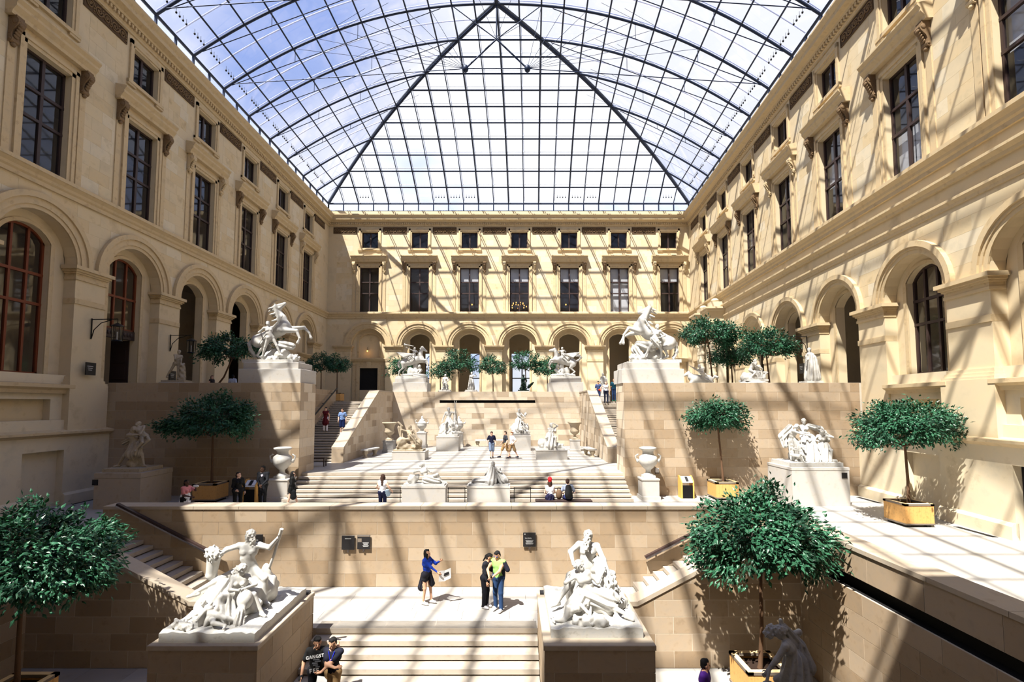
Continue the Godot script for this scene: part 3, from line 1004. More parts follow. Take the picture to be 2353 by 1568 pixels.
			mb.span(Vector3(uc - 1.2, 26.62, 0), Vector3(uc + 1.2, 26.85, 0.1))
			mb.span(Vector3(uc - 1.3, 24.42, 0), Vector3(uc + 1.3, 24.6, 0.15))
			obj("window_surround", mb, M.mould, wall)
			grid_window(T, uc, 24.7, 26.5, 0.9, -0.3, 2, [], M.frame_dark, "small square attic window below the cornice, " + side, "attic windows, " + side)
		# carved panel towards the next bay, and over the start of the row
		var starts := [uc + BAY * 0.5]
		if i == 0: starts.append(uc - BAY * 0.5)
		for c in starts:
			if c < u0 + 1.35 or c > u1 - 1.35: continue
			var g := obj("carved_panel", M.frieze_ground if M.has("frieze_ground") else frieze_ground(), M.carved_ground, wall)
			g.position = Vector3(c, 26.66, 0.015)
			var r := obj("scroll_relief", frieze_mesh(), M.carved, g)
			r.position = Vector3(0, 0, 0.01)
			# facing stones of the pier below the panel
			facing(wall, "ashlar", rect2(c - 0.88, c + 0.88, 17.6, 26.2), [], 17.6, 0.614, 1.18, 0.0, 0.006, [M.facade_a, M.facade_b, M.facade_c, M.facade, M.facade], rng.randf(), 0.006)
			# spandrel stones
			var hl := PackedVector2Array()
			var hr := PackedVector2Array()
			for k in 17:
				var an := TAU * k / 16.0
				if k < 16:
					hl.append(Vector2(c - BAY * 0.5 + cos(an) * (ro + 0.02), sp + sin(an) * (ro + 0.02)))
					hr.append(Vector2(c + BAY * 0.5 + cos(an) * (ro + 0.02), sp + sin(an) * (ro + 0.02)))
			if not b.get("plain", false):
				facing(wall, "ashlar", rect2(c - BAY * 0.5, c + BAY * 0.5, sp + 0.02, float(o.get("sp_top", 16.76))), [hl, hr], sp, 0.58, 1.3, 0.0, 0.006, [M.facade_a, M.facade_b, M.facade_c, M.facade, M.facade], rng.randf(), 0.006)
		# impost and pier bands between this bay and the next
		for c in starts:
			var hw: float = BAY * 0.5 - ri
			if c - hw < u0 - 0.1 or c + hw > u1 + 0.1: continue
			mb = MB.new()
			for q in [[0.06, sp - 0.62, sp - 0.5], [0.03, sp - 0.5, sp - 0.34], [0.1, sp - 0.34, sp - 0.26], [0.17, sp - 0.26, sp - 0.16], [0.26, sp - 0.16, sp - 0.0]]:
				mb.span(Vector3(c - hw - q[0], q[1], -0.5), Vector3(c + hw + q[0], q[2], q[0]))
			obj("impost", mb, M.mould, wall)
			mb = MB.new()
			mb.span(Vector3(c - hw - 0.03, sp - 1.75, -0.5), Vector3(c + hw + 0.03, sp - 1.5, 0.05))
			obj("pier_band", mb, M.mould, wall)
			if b.d < 26.0:
				mb = MB.new()
				for q in [[0.22, 6.2, 8.32], [0.2, 8.32, 8.42], [0.13, 8.42, 8.55], [0.08, 8.55, 8.7]]:
					mb.span(Vector3(c - hw - q[0], q[1], -0.5), Vector3(c + hw + q[0], q[2], q[0]))
				obj("pier_base", mb, M.facade, wall)
		# fillings
		match b.type:
			"window":
				grid_window(T, uc, 8.73, isp + irise, ihw, -0.85, 3, [b.t0, b.t1], b.mat, b.label, "arched windows, " + side, irise)
				mb = MB.new()
				mb.run([Vector2(-0.5, 7.9), Vector2(0.06, 7.9), Vector2(0.1, 8.05), Vector2(0.24, 8.15), Vector2(0.24, 8.3), Vector2(-0.5, 8.36)], uc - ri - 0.05, uc + ri + 0.05)
				obj("sill_ledge", mb, M.mould, wall)
				mb = MB.new()
				mb.span(Vector3(uc - ri, 8.34, -0.55), Vector3(uc + ri, 8.74, -0.2))
				mb.span(Vector3(uc - ri, 6.2, -0.55), Vector3(uc - ihw, 7.92, -0.1))
				mb.span(Vector3(uc + ihw, 6.2, -0.55), Vector3(uc + ri, 7.92, -0.1))
				mb.span(Vector3(uc - ihw, 7.64, -0.55), Vector3(uc + ihw, 7.92, -0.1))
				mb.span(Vector3(uc - ri, 6.2, -0.55), Vector3(uc + ri, 6.72, 0.05))
				obj("sill_panel", mb, M.facade_b, wall)
				mb = MB.new()
				mb.span(Vector3(uc - ihw, 6.7, -0.5), Vector3(uc + ihw, 7.66, -0.42))
				obj("panel_back", mb, M.facade_a, wall)
			"doorwin":
				grid_window(T, uc, 11.4, isp + irise, ihw, -0.85, 3, [13.15], b.mat, b.label, "arched windows, " + side, irise)
				mb = MB.new()
				mb.span(Vector3(uc - ihw, 10.95, -1.0), Vector3(uc + ihw, 11.42, -0.75))
				for k in 9: mb.ball(Vector3(uc - 0.9 + 0.22 * k, 11.2, -0.74), Vector3(0.09, 0.12, 0.05), 7, 5)
				obj("carved_lintel", mb, M.frame_dark, wall)
				door_n += 1
				var dn := struct("door_%d" % door_n, "tall dark panelled double door standing open under the brown arched window", "door", T)
				for sgn in [-1.0, 1.0]:
					mb = MB.new()
					mb.span(Vector3(uc + sgn * (ihw - 0.06), TERR, -1.0), Vector3(uc + sgn * ihw, 10.95, -2.0))
					for k in 3: mb.span(Vector3(uc + sgn * (ihw - 0.09), TERR + 0.25 + 0.9 * k, -1.15), Vector3(uc + sgn * (ihw - 0.05), TERR + 0.95 + 0.9 * k, -1.85))
					obj("leaf", mb, M.frame_dark, dn)
			"blind":
				# door with a cornice on brackets in the blind arch
				door_n += 1
				var dn := struct("door_%d" % door_n, "black door under a stone cornice in a blind arch, " + side, "door", T)
				dn.set_meta("group", "doors in blind arches, " + side)
				mb = MB.new()
				mb.span(Vector3(uc - 1.02, TERR, -0.62), Vector3(uc + 1.02, 11.4, -0.58))
				obj("leaf", mb, M.black, dn)
				mb = MB.new()
				for sgn in [-1.0, 1.0]:
					mb.span(Vector3(uc + sgn * 1.0, TERR, -0.7), Vector3(uc + sgn * 1.34, 11.4, -0.34))
					mb.span(Vector3(uc + sgn * 1.34, TERR, -0.7), Vector3(uc + sgn * 1.78, 11.9, -0.44))
				mb.span(Vector3(uc - 1.34, 11.4, -0.7), Vector3(uc + 1.34, 11.75, -0.34))
				mb.span(Vector3(uc - 1.78, 11.75, -0.7), Vector3(uc + 1.78, 12.1, -0.4))
				mb.span(Vector3(uc - 0.25, 11.42, -0.7), Vector3(uc + 0.25, 12.1, -0.26))
				obj("surround", mb, M.mould, dn)
				mb = MB.new()
				mb.run([Vector2(-0.7, 12.1), Vector2(-0.3, 12.1), Vector2(-0.1, 12.3), Vector2(-0.05, 12.36), Vector2(-0.05, 12.46), Vector2(-0.7, 12.56)], uc - 2.05, uc + 2.05)
				obj("cornice", mb, M.mould, dn)

func frieze_ground() -> ArrayMesh:
	frieze_mesh()
	return M.frieze_ground

# rooms and galleries behind a facade: closed boxes, so that daylight enters only through the openings
func rooms(called: String, T: Transform3D, u0: float, u1: float, dark_lo: float, back_holes := []):
	var s := struct(called, "dim gallery rooms behind the " + called.trim_prefix("wall_").replace("_", " "), "wall", T)
	var mb := MB.new()
	mb.span(Vector3(u0, 7.2, -6.2), Vector3(u1, TERR - 0.02, -0.58))
	mb.span(Vector3(u0, 16.55, -6.2), Vector3(u1, 17.3, -0.5))
	if back_holes.is_empty():
		mb.span(Vector3(u0, 7.2, -6.5), Vector3(u1, 17.0, -6.2))
	else:
		var prev := u0
		for c in back_holes:
			mb.span(Vector3(prev, 7.2, -6.5), Vector3(c - 1.25, 17.0, -6.2))
			mb.span(Vector3(c - 1.25, 7.2, -6.5), Vector3(c + 1.25, TERR + 0.25, -6.2))
			mb.span(Vector3(c - 1.25, 13.6, -6.5), Vector3(c + 1.25, 17.0, -6.2))
			prev = c + 1.25
		mb.span(Vector3(prev, 7.2, -6.5), Vector3(u1, 17.0, -6.2))
	mb.span(Vector3(u0 - 0.3, 7.2, -6.5), Vector3(u0, 17.0, -0.3))
	mb.span(Vector3(u1, 7.2, -6.5), Vector3(u1 + 0.3, 17.0, -0.3))
	obj("gallery", mb, M.gallery, s)
	mb = MB.new()
	mb.span(Vector3(u0, 16.9, -5.0), Vector3(u1, 17.2, -0.45))
	mb.span(Vector3(u0, 16.9, -5.3), Vector3(u1, 28.4, -5.0))
	mb.span(Vector3(u0, 23.3, -5.0), Vector3(u1, 23.9, -0.45))
	mb.span(Vector3(u0 - 0.3, 16.9, -5.3), Vector3(u0, 28.4, -0.2))
	mb.span(Vector3(u1, 16.9, -5.3), Vector3(u1 + 0.3, 28.4, -0.2))
	mb.span(Vector3(u0 - 0.3, 28.2, -5.3), Vector3(u1 + 0.3, 28.45, -0.05))
	obj("rooms", mb, M.room, s)
	for c in back_holes:
		grid_window(T, c, TERR + 0.25, 13.6, 1.25, -6.3, 2, [10.6, 12.2], M.frame_dark, "bright arched window at the back of the open arcade behind the terrace trees", "gallery windows behind the terrace", 1.0)

func basement(wall: Node3D, u0: float, u1: float, doors: Array):
	var mb := MB.new()
	mb.run([Vector2(0.1, 5.95), Vector2(0.18, 5.95), Vector2(0.3, 6.05), Vector2(0.42, 6.1), Vector2(0.42, 6.2), Vector2(0.0, 6.3)], u0, u1)
	obj("plinth_ledge", mb, M.mould, wall)
	mb = MB.new()
	var skirt := MB.new()
	var prev := u0
	for c in doors:
		mb.span(Vector3(prev, MID - 0.2, -0.3), Vector3(c - 0.95, 6.0, 0.2))
		mb.span(Vector3(c - 0.95, 5.38, -0.3), Vector3(c + 0.95, 6.0, 0.2))
		mb.span(Vector3(c - 0.95, MID - 0.2, -0.3), Vector3(c + 0.95, 5.4, -0.12))
		skirt.run([Vector2(0.1, MID), Vector2(0.34, MID), Vector2(0.34, 3.35), Vector2(0.26, 3.45), Vector2(0.1, 3.47)], prev, c - 0.95)
		prev = c + 0.95
	mb.span(Vector3(prev, MID - 0.2, -0.3), Vector3(u1, 6.0, 0.2))
	skirt.run([Vector2(0.1, MID), Vector2(0.34, MID), Vector2(0.34, 3.35), Vector2(0.26, 3.45), Vector2(0.1, 3.47)], prev, u1)
	obj("plinth_wall", mb, M.facade_b, wall)
	obj("skirting", skirt, M.facade_b, wall)

func build_walls():
	# ---- wall on the shaded side
	var T := frame(Vector3(WL, 0, 0), Vector3(0, 0, -1))
	var w := struct("wall_left", "ochre stone palace facade in shade with arches, tall windows and a dentilled cornice", "wall", T)
	var bays := []
	for k in 7:
		var d := 15.26 + BAY * k
		var b := {"u": d, "d": d, "type": ["window", "window", "doorwin", "open", "open", "blind", "blind"][k], "mat": M.frame_brown, "t0": 11.85, "t1": 13.17, "label": "tall arched window with red brown timber frame and many panes"}
		if k == 2: b.label = "red brown arched fanlight window above the open dark door"
		bays.append(b)
	facade(w, {"u0": -1.4, "u1": DB, "vb": MID - 0.3, "sp": 13.85, "ro": 2.6, "ri": 1.9, "ihw": 1.12, "isp": 14.6, "irise": 0.62, "bays": bays, "bands": [], "side": "shaded wall"})
	basement(w, -1.4, 24.82, [10.2, 15.6, 21.4])
	rooms("wall_left_gallery", T, -1.4, DB + 0.5, MID)
	# ---- end wall
	T = frame(P(0, 0, DB), Vector3.RIGHT)
	w = struct("wall_back", "sunlit end facade with seven bays of arches, tall windows and attic windows", "wall", T)
	bays = []
	for k in 7:
		bays.append({"u": -15.71 + 5.51 * k, "d": DB, "type": ["blind", "open", "open", "open", "open", "open", "blind"][k], "blind": [[], [], [2], [2], [2], [0, 1, 2], [2]][k]})
	facade(w, {"u0": WL, "u1": 19.7, "vb": TERR - 0.3, "sp": 13.85, "ro": 2.6, "ri": 1.9, "ihw": 1.12, "isp": 14.6, "irise": 0.62, "bays": bays, "bands": [], "side": "end wall"})
	rooms("wall_back_gallery", T, WL, 19.7, TERR, [-10.2 + 0.9, -4.69 + 0.9, 0.82 + 0.4])
	# ---- wall on the sunny side, slightly splayed
	T = frame(P(15.7 + 0.0722 * DB, 0, DB), Vector3(-0.0722, 0, 1))
	w = struct("wall_right", "sunlit ochre facade striped by roof shadows with arches and a deep double string course", "wall", T)
	bays = []
	for k in 7:
		var d := 48.5 - 5.5 * k
		bays.append({"u": (DB - d) * 1.0026, "d": d, "type": ["open", "open", "open", "open", "open", "window", "window"][k], "mat": M.frame_dark, "t0": 10.95, "t1": 12.0, "label": "tall arched window with dark timber frame and nine panes", "blind": [[], [1], [1], [], [1], [0], [2, 1]][k]})
	facade(w, {"u0": 0.0, "u1": 55.2, "vb": MID - 0.3, "sp": 12.1, "ro": 2.3, "ri": 1.78, "ihw": 1.05, "isp": 12.85, "irise": 0.6, "bays": bays, "bands": [[16.25, 0.3], [15.35, 0.14]], "side": "sunny wall", "sp_top": 14.95})
	basement(w, 28.6, 55.2, [33.0, 38.0, 42.9])
	door_n += 1
	var dn := struct("door_%d" % door_n, "plain black door leaf in the plinth of the sunny wall", "door", T)
	var dm := MB.new()
	dm.span(Vector3(37.08, MID, -0.11), Vector3(38.92, 5.36, -0.06))
	obj("leaf", dm, M.black, dn)
	rooms("wall_right_gallery", T, -0.5, 55.2, MID)
	# ---- wall behind the viewer
	w = struct("wall_front", "plain ochre stone wall closing the court behind the viewpoint", "wall")
	var mb := MB.new()
	mb.span(P(WL - 0.5, -0.4, -2.2), P(16.2, 28.4, -1.5))
	obj("masonry", mb, M.facade, w)
	portal()

func portal():
	# banded columns carrying an entablature, standing out from the sunny wall near the end wall
	var T := frame(P(15.7 + 0.0722 * 45.6, 0, 45.6), Vector3(-0.0722, 0, 1))
	var s := struct("door_portal", "stone portal with banded columns and heavy cornice near the end of the sunny wall", "portal", T)
	var mb := MB.new()
	mb.span(Vector3(-2.3, TERR, 0), Vector3(-1.15, 14.3, 0.55))
	mb.span(Vector3(1.15, TERR, 0), Vector3(2.3, 14.3, 0.55))
	mb.span(Vector3(-2.3, 13.2, 0), Vector3(2.3, 14.3, 0.55))
	obj("pier", mb, M.facade_b, s)
	mb = MB.new()
	mb.span(Vector3(-1.15, TERR, 0.02), Vector3(1.15, 13.2, 0.06))
	obj("door_leaf", mb, M.frame_dark, s)
	for x in [-1.9, -1.3, 1.3, 1.9]:
		mb = MB.new()
		mb.box(Vector3(x, TERR + 0.5, 0.95), Vector3(0.62, 1.0, 0.62))
		var prof := [Vector2(0.3, TERR + 1.0), Vector2(0.3, TERR + 1.15), Vector2(0.24, TERR + 1.2)]
		var y := TERR + 1.2
		for k in 6:
			prof.append_array([Vector2(0.22, y), Vector2(0.22, y + 0.42), Vector2(0.27, y + 0.42), Vector2(0.27, y + 0.7), Vector2(0.22, y + 0.7)])
			y += 0.72
		prof.append_array([Vector2(0.22, y), Vector2(0.26, y + 0.1), Vector2(0.34, y + 0.4)])
		mb.lathe(prof, 16, Vector3(x, 0, 0.95))
		mb.box(Vector3(x, y + 0.46, 0.95), Vector3(0.7, 0.12, 0.7))
		obj("column", mb, M.facade_b, s)
	mb = MB.new()
	for sgn in [-1.0, 1.0]:
		for q in [[0.0, 14.05, 14.5], [0.05, 14.5, 14.75], [0.0, 14.75, 15.4], [0.1, 15.4, 15.55], [0.2, 15.55, 15.7], [0.32, 15.7, 15.9], [0.42, 15.9, 16.05]]:
			mb.span(Vector3(sgn * 1.0 - sgn * q[0], q[1], 0), Vector3(sgn * (2.2 + q[0]), q[2], 1.3 + q[0]))
	for q in [[0.0, 14.05, 15.4], [0.1, 15.4, 15.6], [0.25, 15.6, 16.0]]:
		mb.span(Vector3(-1.2, q[1], 0), Vector3(1.2, q[2], 0.7 + q[0]))
	obj("entablature", mb, M.facade, s)
	mb = MB.new()
	for sgn in [-1.0, 1.0]:
		mb.span(Vector3(sgn * 1.2, 16.05, 0), Vector3(sgn * 2.1, 16.6, 1.1))
		mb.ball(Vector3(sgn * 1.65, 16.75, 0.6), Vector3(0.35, 0.22, 0.35), 12, 7)
	obj("attic_block", mb, M.facade_b, s)

# ---------------------------------------------------------------- glass roof: a cloister-vault shape of 12 rows of panes rising to a ridge
const RN := 12
const Y_EAVE := 29.74
func roof_y(k: float) -> float: return Y_EAVE + 6.35 * (1.0 - pow(1.0 - k / RN, 2.2))
func eave_l(d: float) -> float: return -20.42
func eave_r(d: float) -> float: return 15.78 + 0.0722 * d
const DE := 53.65
const DF := -1.45
const MODULE := 1.6697

func slope_pt(side: int, j: float, k: float) -> Vector3:      # column j along the eave from the end wall, row k
	var d := DE - MODULE * j
	var mid := (eave_l(d) + eave_r(d)) * 0.5
	var e := eave_l(d) if side < 0 else eave_r(d)
	return P(lerpf(e, mid, k / RN), roof_y(k), d)

func hip_pt(fr: bool, i: float, k: float) -> Vector3:          # i from -(12-k) to 12-k across, row k
	var d := (DF + MODULE * k) if fr else (DE - MODULE * k)
	var mid := (eave_l(d) + eave_r(d)) * 0.5
	var half := RN - k
	if half < 0.001: return P(mid, roof_y(k), d)
	var xl := lerpf(eave_l(d), mid, k / RN)
	var xr := lerpf(eave_r(d), mid, k / RN)
	return P(lerpf(xl, xr, (i + half) / (2.0 * half)), roof_y(k), d)

func bar(pts: Array, r: float, sides := 6) -> MB:
	var mb := MB.new()
	mb.tube(pts, r, sides)
	return mb

func pane_mesh(a: Vector3, b: Vector3, c: Vector3, d: Vector3) -> MB:
	var mb := MB.new()
	var cen := (a + b + c + d) * 0.25
	var q := []
	for p in [a, b, c, d]: q.append(p + Vector3(0, 0.16, 0))
	if q[2].distance_to(q[3]) < 0.01: mb.tri(q[0], q[1], q[2])
	elif q[0].distance_to(q[3]) < 0.01: mb.tri(q[0], q[1], q[2])
	else: mb.quad(q[0], q[1], q[2], q[3])
	return mb

func build_roof():
	var NJ := int(round((DE - DF) / MODULE))    # 33 columns
	for side in [-1, 1]:
		var s := struct("ceiling_slope", ("glazed roof slope with curved ribs and screened panes above the shaded wall" if side < 0 else "glazed roof slope with curved ribs and screened panes above the sunny wall"), "roof")
		for j in NJ:
			for k in RN:
				# stay between the two hips
				var k_max0 := mini(j, NJ - j)
				var k_max1 := mini(j + 1, NJ - j - 1)
				if k >= maxi(k_max0, k_max1): continue
				var a := slope_pt(side, j, minf(k, k_max0))
				var b := slope_pt(side, j + 1, minf(k, k_max1))
				var c := slope_pt(side, j + 1, minf(k + 1, k_max1))
				var e := slope_pt(side, j, minf(k + 1, k_max0))
				obj("pane", pane_mesh(a, b, c, e), M.roof_screen, s)
		for j in range(1, NJ):
			var kt := mini(mini(j, NJ - j), RN)
			var pts := []
			for q in kt * 2 + 1: pts.append(slope_pt(side, j, q * 0.5))
			if j % 2 == 0:
				obj("rib", bar(pts, 0.085, 8), M.steel, s)
				var up := []
				for p in pts: up.append(p + Vector3(0, 0.26, 0))
				obj("glazing_bar", bar(up, 0.05, 4), M.steel_lite, s)
			else:
				var up := []
				for p in pts: up.append(p + Vector3(0, 0.22, 0))
				obj("glazing_bar", bar(up, 0.055, 4), M.steel_lite, s)
		for k in range(1, RN):
			obj("purlin", bar([slope_pt(side, k, k), slope_pt(side, (NJ - k + k) * 0.5, k), slope_pt(side, NJ - k, k)], 0.06), M.steel, s)
		# bowstring rods under every second rib
		for j in range(6, NJ - 5, 2):
			var kt := mini(mini(j, NJ - j), RN)
			if kt < 6: continue
			var a := slope_pt(side, j, 0.35) + Vector3(0, -0.12, 0)
			var b := slope_pt(side, j, minf(kt - 0.5, 9.5)) + Vector3(0, -0.15, 0)
			obj("tie_rod", bar([a, b], 0.03, 5), M.rod, s)
			for q in [0.3, 0.6]:
				var p := a.lerp(b, q)
				obj("strut", bar([p, slope_pt(side, j, lerpf(0.35, minf(kt - 0.5, 9.5), q))], 0.022, 5), M.rod, s)
			for q in [0.33, 0.66]:
				obj("stay", bar([slope_pt(side, j, 3.0 + 3.0 * q), slope_pt(side, j + 1.0, 5.5 + 3.0 * q) + Vector3(0, -0.6, 0)], 0.014, 4), M.rod, s)
		# row of little spotlights hung inside the eave
		for j in range(2, 24):
			var lt := thing("spotlight_row", "row of four small black spotlights hung under the glass eave, " + ("shaded" if side < 0 else "sunny") + " side", "spotlight", slope_pt(side, j + 0.5, 0.55) + Vector3(0, -0.1, 0), 0, "eave spotlights, " + ("shaded" if side < 0 else "sunny") + " side")
			for q in 4:
				var mb := MB.new()
				var o := Vector3(0.0, 0.0, (q - 1.5) * 0.3)
				mb.tube([o + Vector3(0, 0.25, 0), o], 0.012, 4)
				mb.ball(o + Vector3(0, -0.06, 0), Vector3(0.06, 0.08, 0.06), 8, 5)
				obj("lamp", mb, M.dark, lt)
	for fr in [false, true]:
		var s := struct("ceiling_hip", ("triangular glazed end of the roof above the end wall" if not fr else "glazed roof end behind the viewpoint"), "roof")
		for k in RN:
			var half := RN - k
			for i in range(-half, half):
				var tl := clampf(i, -(half - 1), half - 1)
				var tr := clampf(i + 1, -(half - 1), half - 1)
				var a := hip_pt(fr, i, k)
				var b := hip_pt(fr, i + 1, k)
				var c := hip_pt(fr, tr, k + 1)
				var e := hip_pt(fr, tl, k + 1)
				obj("pane", pane_mesh(a, b, c, e), M.roof_pane, s)
		for i in range(-RN + 1, RN):
			var kt := RN - absi(i)
			var pts := []
			for q in kt * 2 + 1: pts.append(hip_pt(fr, i, q * 0.5) + Vector3(0, 0.0 if i % 2 == 0 else 0.1, 0))
			if pts.size() > 1: obj("rafter", bar(pts, 0.075 if i % 2 == 0 else 0.045, 6), M.steel if i % 2 == 0 else M.rod, s)
			var up := []
			for p in pts: up.append(p + Vector3(0.09, 0.24, 0))
			if up.size() > 1: obj("glazing_bar", bar(up, 0.045, 4), M.steel_lite, s)
		for k in range(1, RN):
			obj("purlin", bar([hip_pt(fr, -(RN - k), k), hip_pt(fr, RN - k, k)], 0.065), M.steel, s)
			obj("glazing_bar", bar([hip_pt(fr, -(RN - k), k) + Vector3(0, 0.24, 0.16), hip_pt(fr, RN - k, k) + Vector3(0, 0.24, 0.16)], 0.035, 4), M.steel_lite, s)
		for sgn in [-1, 1]:
			var pts := []
			for q in RN * 2 + 1: pts.append(hip_pt(fr, sgn * (RN - q * 0.5), q * 0.5) + Vector3(0, -0.04, 0))
			obj("hip_beam", bar(pts, 0.115, 8), M.steel, s)
			var up := []
			for p in pts: up.append(p + Vector3(0.0, 0.2, 0))
			obj("hip_flashing", bar(up, 0.15, 4), M.flashing, s)
		for k in [-10, -5, -4, -3, 3, 4, 5, 10]:
			if fr: continue
			var lt := thing("spotlight_row", "row of four small black spotlights hung under the glass eave, end wall", "spotlight", hip_pt(fr, k + 0.5, 0.4) + Vector3(0, 0.05, 0), 90, "eave spotlights, end wall")
			for q in 4:
				var mb := MB.new()
				var o := Vector3(0.0, 0.0, (q - 1.5) * 0.3)
				mb.tube([o + Vector3(0, 0.25, 0), o], 0.012, 4)
				mb.ball(o + Vector3(0, -0.06, 0), Vector3(0.06, 0.08, 0.06), 8, 5)
				obj("lamp", mb, M.dark, lt)
	# ridge
	var s := struct("ceiling_ridge", "dark steel roof ridge with a braced hub truss where the hips meet", "roof")
	var ra := hip_pt(false, 0, RN)
	var rb := hip_pt(true, 0, RN)
	obj("ridge_beam", bar([ra, rb], 0.14, 8), M.steel, s)
	for d in [33.6, 26.9, 20.3]:
		var t: float = (33.6 - d) / (33.6 - 18.6)
		var top := ra.lerp(rb, t) + Vector3(0, -0.1, 0)
		var king := top + Vector3(0.0, -2.55, 0.0)
		var hl := top + Vector3(-2.2, -4.75, 0)
		var hr := top + Vector3(2.2, -4.75, 0)
		obj("king_post", bar([top, king], 0.06), M.steel, s)
		for h in [hl, hr]:
			var mb := MB.new()
			mb.ball(h, Vector3(0.22, 0.28, 0.22), 10, 7)
			obj("hub", mb, M.steel, s)
			obj("strut", bar([king, h], 0.06), M.steel, s)
			var sd := -1 if h == hl else 1
			var j: float = (DE - d) / MODULE
			for k in [3.0, 4.0, 5.0, 6.0, 7.0, 8.0, 9.0, 10.0]:
				obj("stay", bar([h, slope_pt(sd, j, k)], 0.016, 4), M.rod, s)
			obj("stay", bar([h, slope_pt(sd, j, 0.3)], 0.03, 5), M.rod, s)
			obj("strut", bar([king, slope_pt(sd, j, 10.0)], 0.035, 5), M.steel, s)
			for q in [-1.2, 1.2]: obj("stay", bar([king, slope_pt(sd, j + q, 11.0)], 0.016, 4), M.rod, s)
		obj("strut", bar([hl, hr], 0.04), M.steel, s)
	# upright glazing strip below the eaves, with its posts and gutter
	for side in ["shaded wall", "sunny wall", "end wall", "front wall"]:
		var e := struct("ceiling_clerestory", "narrow upright glazed strip with dark posts and gutter above the " + side, "roof")
		var a: Vector3
		var b: Vector3
		var n := 33
		match side:
			"shaded wall": a = slope_pt(-1, 0, 0); b = slope_pt(-1, NJ, 0)
			"sunny wall": a = slope_pt(1, 0, 0); b = slope_pt(1, NJ, 0)
			"end wall": a = hip_pt(false, -12, 0); b = hip_pt(false, 12, 0); n = 24
			_: a = hip_pt(true, -12, 0); b = hip_pt(true, 12, 0); n = 24
		var dir := (b - a).normalized()
		var nrm := dir.cross(Vector3.UP)
		var mid := P(-1.5, 0, 26)
		if nrm.dot(mid - a) < 0: nrm = -nrm
		obj("eave_beam", bar([a, b], 0.1), M.steel, e)
		obj("gutter_beam", bar([a + Vector3(0, -0.84, 0), b + Vector3(0, -0.84, 0)], 0.07), M.steel, e)
		for k in n + 1:
			var p := a.lerp(b, float(k) / n)
			var mb := MB.new()
			mb.box(p + Vector3(0, -0.42, 0), Vector3(0.12, 0.84, 0.12))
			obj("post", mb, M.steel, e)
			if k < n:
				var p2 := a.lerp(b, float(k + 1) / n)
				mb = MB.new()
				mb.quad(p + Vector3(0, -0.84, 0), p2 + Vector3(0, -0.84, 0), p2, p)
				obj("pane", mb, M.roof_pane, e)
		var mb := MB.new()
		var bs := Basis(dir, Vector3.UP, dir.cross(Vector3.UP))
		mb.box(Vector3.ZERO, Vector3(a.distance_to(b), 0.46, 0.3), Transform3D(bs, (a + b) * 0.5 + Vector3(0, -1.14, 0) + nrm * 0.0))
		obj("fascia", mb, M.facade_c, e)
		mb = MB.new()
		mb.box(Vector3.ZERO, Vector3(a.distance_to(b), 0.1, 0.5), Transform3D(bs, (a + b) * 0.5 + Vector3(0, -1.4, 0) + nrm * 0.1))
		obj("gutter_lip", mb, M.steel, e)

# ---------------------------------------------------------------- smooth figures: capsules joined by a smooth minimum, meshed as surface nets
# primitive: [id, kind, a, b, ra, rb, k, amp, freq]   kind 0 capsule, 1 ellipsoid (a centre, b radii), 2 pleated capsule, 3 rough capsule
func cap(L: Array, id: int, a: Vector3, b: Vector3, ra: float, rb: float, k := 0.03):
	L.append([id, 0, a, b, ra, rb, k, 0.0, 0.0])
func ell(L: Array, id: int, c: Vector3, r: Vector3, k := 0.03):
	L.append([id, 1, c, r, 0.0, 0.0, k, 0.0, 0.0])
func cloth(L: Array, id: int, a: Vector3, b: Vector3, ra: float, rb: float, amp := 0.02, freq := 9.0, k := 0.03):
	L.append([id, 2, a, b, ra, rb, k, amp, freq])
func rough(L: Array, id: int, a: Vector3, b: Vector3, ra: float, rb: float, amp := 0.02, freq := 30.0, k := 0.03):
	L.append([id, 3, a, b, ra, rb, k, amp, freq])

